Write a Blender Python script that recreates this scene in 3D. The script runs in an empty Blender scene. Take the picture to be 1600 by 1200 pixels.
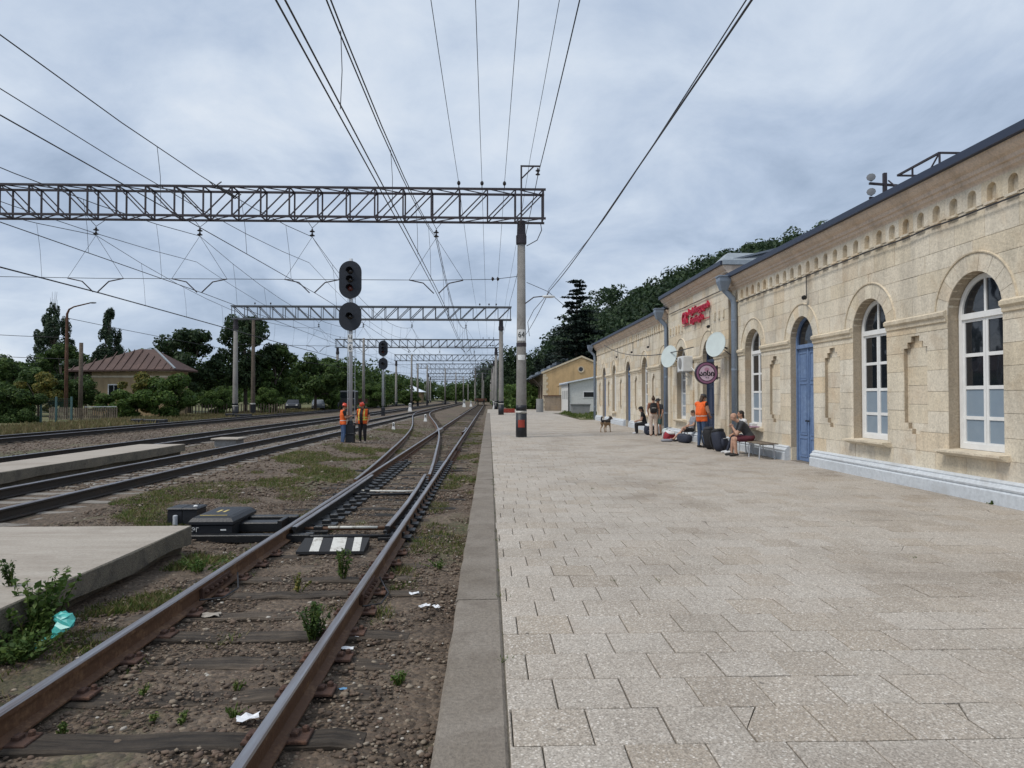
import bpy, math, random
import numpy as np
from mathutils import Matrix, Vector
R = math.radians
rnd = random.Random(7)
nr = np.random.default_rng(11)
SC = bpy.context.scene
COL = SC.collection

# ------------------------------------------------------------------ camera
cam = bpy.data.cameras.new('camera')
cam.sensor_width = 36.0
cam.lens = 24.41
cam.clip_start = 0.05
cam.clip_end = 4000
co = bpy.data.objects.new('camera', cam)
COL.objects.link(co)
co.location = (0, 0, 1.69)
co.rotation_euler = (R(90 + 1.11), 0, R(-1.90))
SC.camera = co

# ------------------------------------------------------------------ world, sun, exposure
SUN_EL, SUN_AZ = 55, 245          # azimuth measured from +Y clockwise
W = bpy.data.worlds.new('World')
SC.world = W
W.use_nodes = True
nt = W.node_tree
nt.nodes.clear()
def N(t, **k):
    n = nt.nodes.new(t)
    for a, b in k.items():
        setattr(n, a, b)
    return n
out = N('ShaderNodeOutputWorld')
bg = N('ShaderNodeBackground')
sky = N('ShaderNodeTexSky', sky_type='NISHITA')
sky.sun_disc = False
sky.sun_elevation = R(SUN_EL)
sky.sun_rotation = R(SUN_AZ)
tc = N('ShaderNodeTexCoord')
sep = N('ShaderNodeSeparateXYZ')
nt.links.new(tc.outputs['Generated'], sep.inputs[0])
def M_(op, a, b=None, c=None):
    n = N('ShaderNodeMath', operation=op)
    for i, v in enumerate((a, b, c)):
        if v is None: continue
        if isinstance(v, (int, float)): n.inputs[i].default_value = v
        else: nt.links.new(v, n.inputs[i])
    return n.outputs[0]
zc = M_('ADD', M_('MAXIMUM', sep.outputs[2], 0.0), 0.32)
cx = M_('DIVIDE', sep.outputs[0], zc)
cy = M_('DIVIDE', sep.outputs[1], zc)
cmb = N('ShaderNodeCombineXYZ')
nt.links.new(cx, cmb.inputs[0]); nt.links.new(cy, cmb.inputs[1])
def noise(scale, detail, rough, dist, off):
    mp = N('ShaderNodeMapping')
    mp.inputs['Location'].default_value = off
    nt.links.new(cmb.outputs[0], mp.inputs[0])
    n = N('ShaderNodeTexNoise')
    n.inputs['Scale'].default_value = scale
    n.inputs['Detail'].default_value = detail
    n.inputs['Roughness'].default_value = rough
    n.inputs['Distortion'].default_value = dist
    nt.links.new(mp.outputs[0], n.inputs['Vector'])
    return n.outputs[0]
big = noise(0.95, 5, 0.5, 0.2, (3.4, 1.1, 0))
fin = noise(2.4, 9, 0.6, 0.35, (0.4, 5.2, 0))
dens = M_('ADD', M_('MULTIPLY', big, 0.55), M_('MULTIPLY', fin, 0.45))
ramp = N('ShaderNodeValToRGB')
nt.links.new(dens, ramp.inputs[0])
el = ramp.color_ramp.elements
el[0].position = 0.37; el[0].color = (0.225, 0.283, 0.375, 1)
el[1].position = 0.635; el[1].color = (0.515, 0.555, 0.605, 1)
for ps, c in ((0.455, (0.312, 0.375, 0.475, 1)), (0.545, (0.415, 0.472, 0.553, 1))):
    e = el.new(ps); e.color = c
sc_ = N('ShaderNodeVectorMath', operation='SCALE')
nt.links.new(sky.outputs[0], sc_.inputs[0]); sc_.inputs['Scale'].default_value = 0.08
mix = N('ShaderNodeMix', data_type='RGBA')
mix.inputs[0].default_value = 0.94
nt.links.new(sc_.outputs[0], mix.inputs[6]); nt.links.new(ramp.outputs[0], mix.inputs[7])
nt.links.new(mix.outputs[2], bg.inputs[0])
bg.inputs[1].default_value = 1.0
nt.links.new(bg.outputs[0], out.inputs[0])

sl = bpy.data.lights.new('sun', 'SUN')
sl.energy = 1.5
sl.angle = R(18)
sl.color = (1.0, 0.955, 0.89)
so = bpy.data.objects.new('sun', sl)
COL.objects.link(so)
so.rotation_euler = (R(90 - SUN_EL), 0, R(-SUN_AZ + 180))
so.location = (-30, -30, 60)
VS = SC.view_settings
VS.view_transform = 'Standard'
VS.look = 'None'
VS.exposure = 0.62
VS.gamma = 1.0
SC.cycles.max_bounces = 6
SC.cycles.use_denoising = True

# ------------------------------------------------------------------ materials
MATS = {}
class NT:
    """small helper around a material's node tree"""
    def __init__(s, name):
        s.m = bpy.data.materials.new(name); s.m.use_nodes = True
        s.t = s.m.node_tree; s.b = s.t.nodes['Principled BSDF']
        MATS[name] = s.m
        s.oc = None
    def n(s, t, **k):
        n = s.t.nodes.new(t)
        for a, b in k.items(): setattr(n, a, b)
        return n
    def l(s, a, b): s.t.links.new(a, b)
    def vec(s, scale=(1, 1, 1), kind='Object', rot=(0, 0, 0)):
        if kind == 'World':
            g = s.n('ShaderNodeNewGeometry'); o = g.outputs['Position']
        else:
            g = s.n('ShaderNodeTexCoord'); o = g.outputs[kind]
        mp = s.n('ShaderNodeMapping'); mp.inputs['Scale'].default_value = scale; mp.inputs['Rotation'].default_value = rot
        s.l(o, mp.inputs[0]); return mp.outputs[0]
    def noise(s, v, scale, detail=4, rough=0.55, dist=0.0):
        n = s.n('ShaderNodeTexNoise'); s.l(v, n.inputs['Vector'])
        n.inputs['Scale'].default_value = scale; n.inputs['Detail'].default_value = detail
        n.inputs['Roughness'].default_value = rough; n.inputs['Distortion'].default_value = dist
        return n.outputs[0]
    def voro(s, v, scale, feat='F1', out='Distance'):
        n = s.n('ShaderNodeTexVoronoi', feature=feat); s.l(v, n.inputs['Vector']); n.inputs['Scale'].default_value = scale
        return n.outputs[out]
    def ramp(s, f, stops):
        n = s.n('ShaderNodeValToRGB'); s.l(f, n.inputs[0]); e = n.color_ramp.elements
        while len(e) < len(stops): e.new(0.5)
        for i, (p, c) in enumerate(stops):
            e[i].position = p
            e[i].color = (c, c, c, 1) if isinstance(c, (int, float)) else (*c, 1)
        return n.outputs[0]
    def mix(s, f, a, b, mode='MIX'):
        n = s.n('ShaderNodeMix', data_type='RGBA', blend_type=mode)
        for i, v in ((0, f), (6, a), (7, b)):
            if isinstance(v, (int, float)): n.inputs[i].default_value = v
            elif isinstance(v, tuple): n.inputs[i].default_value = (*v, 1)
            else: s.l(v, n.inputs[i])
        return n.outputs[2]
    def math(s, op, a, b=0.0):
        n = s.n('ShaderNodeMath', operation=op)
        for i, v in enumerate((a, b)):
            if isinstance(v, (int, float)): n.inputs[i].default_value = v
            else: s.l(v, n.inputs[i])
        return n.outputs[0]
    def rand(s):
        g = s.n('ShaderNodeNewGeometry'); o = s.n('ShaderNodeObjectInfo')
        return s.math('FRACT', s.math('ADD', g.outputs['Random Per Island'], o.outputs['Random']))
    def bump(s, h, dist=0.01, strength=1.0):
        n = s.n('ShaderNodeBump'); n.inputs['Distance'].default_value = dist; n.inputs['Strength'].default_value = strength
        s.l(h, n.inputs['Height']); s.l(n.outputs[0], s.b.inputs['Normal'])
    def set(s, col=None, rough=None, metal=None, spec=None):
        for k, v in (('Base Color', col), ('Roughness', rough), ('Metallic', metal), ('Specular IOR Level', spec)):
            if v is None: continue
            if isinstance(v, (int, float)): s.b.inputs[k].default_value = v
            elif isinstance(v, tuple): s.b.inputs[k].default_value = (*v, 1)
            else: s.l(v, s.b.inputs[k])
        return s.m

def simple(name, col, rough=0.6, metal=0.0, var=0.25, scale=6.0, bump=0.0, kind='World'):
    """paint or cloth: base colour with slight procedural unevenness"""
    s = NT(name); v = s.vec(kind=kind)
    n = s.noise(v, scale, 5, 0.6)
    c = s.mix(s.ramp(n, [(0.3, 0.0), (0.7, 1.0)]), tuple(x * (1 - var) for x in col), tuple(min(1, x * (1 + var)) for x in col))
    s.set(c, rough, metal)
    if bump: s.bump(s.noise(v, scale * 6, 4), bump)
    return s.m

def worn(name, col, wearcol, amount=0.5, rough=0.7, scale=3.0, metal=0.0, bump=0.004):
    s = NT(name); v = s.vec(kind='World')
    a = s.noise(v, scale, 8, 0.65, 0.4); b = s.noise(v, scale * 9, 4, 0.6)
    m = s.ramp(s.math('ADD', s.math('MULTIPLY', a, 0.7), s.math('MULTIPLY', b, 0.3)), [(amount, 0.0), (amount + 0.12, 1.0)])
    c = s.mix(m, col, wearcol)
    c = s.mix(0.35, c, s.ramp(b, [(0.3, 0.35), (0.7, 1.0)]), 'MULTIPLY')
    s.set(c, rough, metal); s.bump(b, bump)
    return s.m

# paving tiles: cement with pale stone chips
s = NT('tile'); v = s.vec(kind='World'); r = s.rand()
base = s.ramp(r, [(0.0, (0.36, 0.312, 0.256)), (0.3, (0.392, 0.35, 0.301)), (0.6, (0.407, 0.37, 0.325)), (0.9, (0.376, 0.338, 0.291)), (1.0, (0.33, 0.286, 0.236))])
chips = s.voro(v, 56, 'F1')
chipc = s.voro(v, 56, 'F1', 'Color')
wearn = s.noise(v, 1.6, 5, 0.6)
cm = s.math('MULTIPLY', s.ramp(chips, [(0.33, 1.0), (0.47, 0.0)]), s.ramp(wearn, [(0.3, 0.45), (0.65, 1.0)]))
chipcol = s.ramp(s.math('MULTIPLY', chipc, 1.0), [(0.2, (0.24, 0.21, 0.18)), (0.45, (0.46, 0.42, 0.37)), (0.6, (0.62, 0.58, 0.52)), (0.9, (0.80, 0.77, 0.72))])
c = s.mix(s.math('MULTIPLY', cm, 0.72), base, chipcol)
ch2 = s.voro(v, 118, 'F1', 'Color')
c = s.mix(0.75, c, s.ramp(ch2, [(0.15, (0.60, 0.58, 0.55)), (0.5, (0.98, 0.96, 0.93)), (0.85, (1.35, 1.32, 1.28))]), 'MULTIPLY')
stain = s.ramp(s.noise(v, 0.55, 7, 0.62, 0.3), [(0.32, (0.66, 0.63, 0.60)), (0.44, (0.88, 0.87, 0.86)), (0.56, (1.0, 1.0, 1.0))])
c = s.mix(0.75, c, stain, 'MULTIPLY')
brown = s.ramp(s.noise(v, 1.1, 5, 0.55), [(0.56, 0.0), (0.72, 1.0)])
c = s.mix(s.math('MULTIPLY', brown, 0.3), c, (0.31, 0.24, 0.175))
spots = s.ramp(s.voro(v, 3.1, 'F1'), [(0.035, 0.35), (0.06, 1.0)])
c = s.mix(0.8, c, spots, 'MULTIPLY')
s.set(c, 0.86); s.bump(s.math('ADD', s.math('MULTIPLY', chips, -0.5), s.noise(v, 30, 4)), 0.004, 0.7)

# kerb and platform concrete
def concrete(name, a, b, dark, sc=1.0, bump=0.006):
    s = NT(name); v = s.vec(kind='World'); r = s.rand()
    n1 = s.noise(v, 1.3 * sc, 8, 0.65); n2 = s.noise(v, 38 * sc, 4, 0.7)
    c = s.mix(s.ramp(n1, [(0.32, 0.0), (0.68, 1.0)]), a, b)
    c = s.mix(0.55, c, s.ramp(n2, [(0.32, 0.45), (0.62, 1.1)]), 'MULTIPLY')
    c = s.mix(s.math('MULTIPLY', s.ramp(s.noise(v, 2.7 * sc, 6, 0.7, 0.6), [(0.5, 0.0), (0.68, 1.0)]), 0.6), c, dark)
    c = s.mix(0.5, c, s.ramp(r, [(0.0, 0.78), (1.0, 1.0)]), 'MULTIPLY')
    s.set(c, 0.92); s.bump(s.math('ADD', n2, s.math('MULTIPLY', n1, 0.5)), bump)
    return s.m
concrete('kerb', (0.20, 0.168, 0.132), (0.275, 0.24, 0.20), (0.125, 0.10, 0.078), 1.0, 0.012)
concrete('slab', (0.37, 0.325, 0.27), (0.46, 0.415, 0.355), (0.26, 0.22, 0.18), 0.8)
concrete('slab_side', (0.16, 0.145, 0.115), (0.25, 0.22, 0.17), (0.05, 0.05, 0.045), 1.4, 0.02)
concrete('mast_concrete', (0.22, 0.208, 0.192), (0.29, 0.276, 0.257), (0.14, 0.13, 0.118), 1.0)
concrete('grey_block', (0.25, 0.25, 0.25), (0.34, 0.34, 0.33), (0.14, 0.14, 0.13), 0.6)

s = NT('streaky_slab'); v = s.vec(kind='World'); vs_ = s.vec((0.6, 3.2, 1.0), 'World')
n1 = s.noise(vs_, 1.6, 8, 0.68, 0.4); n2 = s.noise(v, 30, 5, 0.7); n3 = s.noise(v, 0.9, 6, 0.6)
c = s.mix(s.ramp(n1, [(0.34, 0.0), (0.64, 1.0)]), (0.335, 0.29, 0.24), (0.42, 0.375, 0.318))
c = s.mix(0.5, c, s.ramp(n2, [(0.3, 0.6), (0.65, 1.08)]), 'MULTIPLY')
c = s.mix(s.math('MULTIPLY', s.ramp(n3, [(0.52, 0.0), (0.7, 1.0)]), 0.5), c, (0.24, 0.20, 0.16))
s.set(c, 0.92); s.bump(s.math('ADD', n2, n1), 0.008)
# limestone ashlar
def stone(name, tones, dark=0.5):
    s = NT(name); v = s.vec(kind='World'); r = s.rand()
    c = s.ramp(r, tones)
    n1 = s.noise(v, 1.7, 8, 0.62, 0.3); n2 = s.noise(v, 26, 5, 0.65)
    c = s.mix(0.6, c, s.ramp(n2, [(0.3, 0.62), (0.6, 1.08)]), 'MULTIPLY')
    c = s.mix(s.math('MULTIPLY', s.ramp(n1, [(0.52, 0.0), (0.74, 1.0)]), 0.42), c, (0.42, 0.28, 0.15))
    vs = s.vec((1.0, 1.3, 0.28), 'World')
    c = s.mix(dark, c, s.ramp(s.noise(vs, 1.5, 7, 0.7), [(0.34, 0.52), (0.55, 1.0)]), 'MULTIPLY')
    s.set(c, 0.9); s.bump(s.math('ADD', n2, s.noise(v, 7, 5, 0.6)), 0.012, 0.8)
    return s.m
stone('limestone', [(0.0, (0.68, 0.58, 0.425)), (0.25, (0.72, 0.64, 0.50)), (0.5, (0.70, 0.625, 0.50)), (0.75, (0.75, 0.68, 0.555)), (0.9, (0.72, 0.585, 0.405)), (1.0, (0.64, 0.575, 0.47))], 0.5)
stone('trim_stone', [(0.0, (0.68, 0.585, 0.435)), (1.0, (0.72, 0.63, 0.485))], 0.5)
stone('cornice_plaster', [(0.0, (0.68, 0.55, 0.44)), (1.0, (0.70, 0.57, 0.46))], 0.5)
stone('mortar', [(0.0, (0.42, 0.35, 0.26)), (1.0, (0.42, 0.35, 0.26))], 0.4)
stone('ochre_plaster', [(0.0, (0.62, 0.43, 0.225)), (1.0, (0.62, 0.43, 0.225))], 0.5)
stone('ochre_trim', [(0.0, (0.66, 0.56, 0.40)), (1.0, (0.66, 0.56, 0.40))], 0.4)
stone('brick_tan', [(0.0, (0.42, 0.31, 0.18)), (1.0, (0.42, 0.31, 0.18))], 0.5)
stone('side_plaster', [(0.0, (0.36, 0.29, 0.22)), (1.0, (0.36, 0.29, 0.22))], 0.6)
worn('plinth_paint', (0.60, 0.635, 0.665), (0.44, 0.45, 0.45), 0.535, 0.75, 1.6)
worn('white_wall', (0.68, 0.68, 0.65), (0.55, 0.53, 0.48), 0.56, 0.8, 1.2)

# timber
def wood(name, a, b, dark=0.45, rot=0):
    s = NT(name); v = s.vec((2.2, 30, 30), 'World', (0, 0, rot)); r = s.rand()
    n1 = s.noise(v, 1.0, 8, 0.7, 0.3); v2 = s.vec(kind='World'); n2 = s.noise(v2, 3.0, 6, 0.65)
    c = s.mix(s.ramp(n1, [(0.35, 0.0), (0.65, 1.0)]), a, b)
    c = s.mix(0.7, c, s.ramp(n2, [(0.35, dark), (0.62, 1.15)]), 'MULTIPLY')
    c = s.mix(0.8, c, s.ramp(r, [(0.0, 0.55), (1.0, 1.25)]), 'MULTIPLY')
    s.set(c, 0.9); s.bump(n1, 0.03)
    return s.m
wood('sleeper_wood', (0.030, 0.022, 0.016), (0.14, 0.108, 0.078), 0.35)
wood('oily_wood', (0.014, 0.013, 0.012), (0.05, 0.043, 0.036))
wood('grey_wood', (0.14, 0.11, 0.08), (0.26, 0.21, 0.155))
wood('pole_wood', (0.10, 0.075, 0.055), (0.17, 0.135, 0.10), 0.5, R(90))
concrete('sleeper_concrete', (0.20, 0.18, 0.155), (0.29, 0.265, 0.235), (0.08, 0.07, 0.06), 1.5)

# steel
worn('rail_side', (0.115, 0.056, 0.028), (0.20, 0.112, 0.058), 0.51, 0.75, 3.5)
worn('rail_far', (0.028, 0.022, 0.018), (0.065, 0.043, 0.03), 0.54, 0.7, 2.5)
s = NT('rail_top'); v = s.vec((9, 0.35, 9), 'World')
n = s.noise(v, 3.0, 5, 0.6)
s.set(s.mix(s.ramp(n, [(0.35, 0.0), (0.68, 1.0)]), (0.22, 0.19, 0.185), (0.36, 0.355, 0.37)), s.ramp(n, [(0.3, 0.46), (0.7, 0.3)]), 0.85)
worn('plate_rust', (0.075, 0.038, 0.026), (0.15, 0.075, 0.045), 0.52, 0.85, 9.0)
worn('rust', (0.11, 0.05, 0.03), (0.19, 0.10, 0.06), 0.5, 0.85, 3.0)
worn('oily_black', (0.010, 0.011, 0.013), (0.03, 0.028, 0.027), 0.55, 0.42, 5.0)
worn('black_paint', (0.012, 0.014, 0.019), (0.04, 0.04, 0.043), 0.6, 0.5, 4.0)
worn('gantry_steel', (0.040, 0.032, 0.040), (0.075, 0.048, 0.045), 0.56, 0.65, 3.0)  # near gantry's backlit darkness is put into this steel colour
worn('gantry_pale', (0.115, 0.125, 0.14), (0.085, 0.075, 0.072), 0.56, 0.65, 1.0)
simple('wire', (0.022, 0.022, 0.026), 0.6)
simple('insulator', (0.02, 0.014, 0.014), 0.3)
worn('silver_paint', (0.52, 0.545, 0.575), (0.40, 0.41, 0.43), 0.6, 0.45, 4.0)
worn('galvanised', (0.36, 0.40, 0.43), (0.28, 0.31, 0.33), 0.56, 0.5, 1.5, 0.3)
simple('signal_black', (0.011, 0.015, 0.024), 0.55)
simple('lens_dark', (0.015, 0.012, 0.012), 0.12)
simple('lens_red', (0.085, 0.014, 0.012), 0.12)
simple('white_paint', (0.74, 0.74, 0.72), 0.6, 0, 0.08)
worn('chipped_white', (0.66, 0.65, 0.60), (0.20, 0.17, 0.13), 0.51, 0.7, 7.0)
worn('chipped_black', (0.022, 0.022, 0.023), (0.10, 0.09, 0.08), 0.60, 0.75, 9.0)
worn('red_mark', (0.36, 0.05, 0.03), (0.20, 0.04, 0.03), 0.55, 0.7, 7.0)
simple('yellow_mark', (0.55, 0.42, 0.14), 0.6)
# paint and glass of the station
worn('door_blue', (0.155, 0.235, 0.40), (0.20, 0.285, 0.44), 0.5, 0.5, 1.4, 0, 0.001)
worn('door_pale', (0.22, 0.315, 0.47), (0.27, 0.36, 0.51), 0.5, 0.5, 1.4, 0, 0.001)
worn('door_navy', (0.035, 0.055, 0.105), (0.05, 0.07, 0.125), 0.5, 0.4, 1.4, 0, 0.001)
worn('pipe_paint', (0.235, 0.29, 0.365), (0.19, 0.225, 0.275), 0.55, 0.5, 2.0)
simple('frame_white', (0.76, 0.76, 0.74), 0.5, 0, 0.06)
s = NT('glass'); v = s.vec(kind='World'); s.set((0.012, 0.015, 0.02), 0.04, 0.0, 0.7); s.bump(s.noise(v, 1.7, 2), 0.012, 0.5)
s = NT('film'); v = s.vec(kind='World'); n = s.noise(v, 4, 5)
s.set(s.mix(n, (0.185, 0.245, 0.31), (0.275, 0.335, 0.39)), 0.28)
s = NT('roof_edge'); s.set((0.022, 0.032, 0.062), 0.45)
worn('roof_metal', (0.17, 0.20, 0.24), (0.22, 0.25, 0.28), 0.5, 0.55, 0.8)
worn('roof_brown', (0.075, 0.038, 0.030), (0.105, 0.056, 0.043), 0.5, 0.7, 0.8)
simple('roof_white', (0.66, 0.70, 0.74), 0.5, 0, 0.08)
simple('sign_red', (0.46, 0.012, 0.045), 0.4, 0, 0.06)
simple('sign_dark', (0.022, 0.012, 0.022), 0.4)
simple('sign_pink', (0.66, 0.50, 0.60), 0.5, 0, 0.06)
simple('sign_rose', (0.52, 0.27, 0.38), 0.5, 0, 0.06)
simple('sign_mauve', (0.27, 0.12, 0.21), 0.5, 0, 0.1)
simple('dish_white', (0.56, 0.63, 0.62), 0.5, 0, 0.07, 3)
simple('plastic_white', (0.66, 0.67, 0.66), 0.5, 0, 0.07)
simple('teal_plastic', (0.07, 0.40, 0.36), 0.35, 0, 0.35, 14)
simple('paper', (0.72, 0.73, 0.75), 0.8, 0, 0.12, 20)
simple('blue_litter', (0.10, 0.25, 0.42), 0.5)
# earth, gravel, foliage
s = NT('ground'); v = s.vec(kind='World')
n1 = s.noise(v, 0.8, 8, 0.65, 0.4); n2 = s.noise(v, 14, 6, 0.7); n3 = s.voro(v, 24, 'F1', 'Color')
c = s.mix(s.ramp(n1, [(0.35, 0.0), (0.65, 1.0)]), (0.105, 0.075, 0.052), (0.19, 0.145, 0.105))
c = s.mix(0.7, c, s.ramp(n2, [(0.3, 0.42), (0.66, 1.25)]), 'MULTIPLY')
c = s.mix(0.7, c, s.ramp(n3, [(0.1, 0.5), (0.85, 1.35)]), 'MULTIPLY')
gm = s.noise(s.vec((1.0, 0.45, 1), 'World'), 0.42, 7, 0.7, 0.5)
c = s.mix(s.math('MULTIPLY', s.ramp(gm, [(0.53, 0.0), (0.64, 1.0)]), 0.8), c, s.mix(s.ramp(n2, [(0.35, 0), (0.7, 1)]), (0.05, 0.075, 0.022), (0.125, 0.13, 0.05)))
s.set(c, 0.95); s.bump(s.math('ADD', n2, s.math('MULTIPLY', s.voro(v, 24), -0.8)), 0.05, 0.8)
s = NT('meadow'); v = s.vec(kind='World')
n1 = s.noise(v, 0.35, 8, 0.65); n2 = s.noise(v, 9, 5, 0.7)
c = s.mix(s.ramp(n1, [(0.35, 0), (0.65, 1)]), (0.075, 0.095, 0.03), (0.20, 0.175, 0.085))
c = s.mix(0.6, c, s.ramp(n2, [(0.3, 0.5), (0.7, 1.2)]), 'MULTIPLY')
s.set(c, 0.95); s.bump(n2, 0.06)
s = NT('pebble'); r = s.rand(); v = s.vec(kind='World')
c = s.ramp(r, [(0.0, (0.05, 0.035, 0.025)), (0.25, (0.11, 0.078, 0.055)), (0.5, (0.16, 0.117, 0.083)), (0.7, (0.13, 0.086, 0.062)), (0.88, (0.23, 0.185, 0.135)), (0.975, (0.30, 0.25, 0.19)), (1.0, (0.50, 0.47, 0.42))])
c = s.mix(0.5, c, s.ramp(s.noise(v, 40, 4), [(0.3, 0.55), (0.7, 1.1)]), 'MULTIPLY')
s.set(c, 0.9)
def leafmat(name, stops, trans=0.25):
    s = NT(name); r = s.rand(); v = s.vec(kind='World')
    c = s.ramp(r, stops)
    c = s.mix(0.45, c, s.ramp(s.noise(v, 0.9, 4), [(0.3, 0.55), (0.7, 1.25)]), 'MULTIPLY')
    s.set(c, 0.62, 0, 0.25)
    tr = s.n('ShaderNodeBsdfTranslucent'); s.l(c, tr.inputs[0])
    mx = s.n('ShaderNodeMixShader'); mx.inputs[0].default_value = trans
    s.l(s.b.outputs[0], mx.inputs[1]); s.l(tr.outputs[0], mx.inputs[2])
    s.l(mx.outputs[0], s.t.nodes['Material Output'].inputs[0])
    return s.m
leafmat('leaf_mid', [(0.0, (0.028, 0.055, 0.016)), (0.5, (0.055, 0.10, 0.026)), (1.0, (0.11, 0.16, 0.042))], 0.35)
leafmat('leaf_dark', [(0.0, (0.016, 0.033, 0.015)), (0.5, (0.032, 0.060, 0.024)), (1.0, (0.065, 0.098, 0.036))], 0.35)
leafmat('leaf_hill', [(0.0, (0.018, 0.036, 0.018)), (0.5, (0.034, 0.062, 0.028)), (1.0, (0.06, 0.092, 0.038))], 0.3)
leafmat('leaf_bright', [(0.0, (0.035, 0.07, 0.015)), (0.5, (0.072, 0.13, 0.028)), (1.0, (0.14, 0.20, 0.05))], 0.35)
leafmat('leaf_yellow', [(0.0, (0.06, 0.08, 0.02)), (0.5, (0.14, 0.14, 0.03)), (1.0, (0.25, 0.20, 0.05))])
leafmat('leaf_orange', [(0.0, (0.13, 0.09, 0.03)), (1.0, (0.28, 0.14, 0.05))])
leafmat('leaf_poplar', [(0.0, (0.024, 0.045, 0.026)), (0.5, (0.045, 0.075, 0.042)), (1.0, (0.08, 0.115, 0.062))], 0.35)
leafmat('leaf_needle', [(0.0, (0.010, 0.020, 0.017)), (0.5, (0.020, 0.034, 0.026)), (1.0, (0.038, 0.055, 0.040))])
leafmat('grass', [(0.0, (0.045, 0.075, 0.014)), (0.6, (0.095, 0.145, 0.03)), (1.0, (0.19, 0.195, 0.055))])
leafmat('dry_grass', [(0.0, (0.16, 0.125, 0.06)), (0.6, (0.23, 0.19, 0.095)), (1.0, (0.13, 0.14, 0.05))])
simple('bark', (0.075, 0.06, 0.048), 0.9, 0, 0.35, 9, 0.02)
# clothing and people
for nm, c_ in dict(skin=(0.46, 0.27, 0.19), skin_tan=(0.40, 0.22, 0.145), hair_dark=(0.018, 0.013, 0.011), hair_brown=(0.06, 0.034, 0.02),
                   cloth_black=(0.012, 0.012, 0.014), cloth_navy=(0.022, 0.027, 0.045), jeans=(0.055, 0.10, 0.20), jeans_dark=(0.045, 0.075, 0.14),
                   orange_vest=(0.75, 0.12, 0.015), hivis_yellow=(0.62, 0.60, 0.12), reflective=(0.62, 0.60, 0.56), helmet=(0.62, 0.06, 0.025),
                   cloth_grey=(0.24, 0.25, 0.28), cloth_rust=(0.30, 0.13, 0.075), cloth_cream=(0.52, 0.42, 0.35), cloth_teal=(0.06, 0.12, 0.12),
                   cloth_maroon=(0.085, 0.012, 0.022), cloth_red=(0.30, 0.022, 0.035), cloth_white=(0.66, 0.66, 0.66), cloth_charcoal=(0.035, 0.037, 0.042),
                   boots=(0.02, 0.018, 0.017), shoe_pale=(0.36, 0.31, 0.25), fur_tan=(0.30, 0.20, 0.115), fur_black=(0.025, 0.02, 0.018),
                   car_grey=(0.17, 0.19, 0.21), car_dark=(0.03, 0.033, 0.04), tyre=(0.014, 0.014, 0.014)).items():
    simple(nm, c_, 0.75 if not nm.startswith(('car', 'helmet')) else 0.3, 0, 0.18, 18, 0, 'Object')

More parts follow.
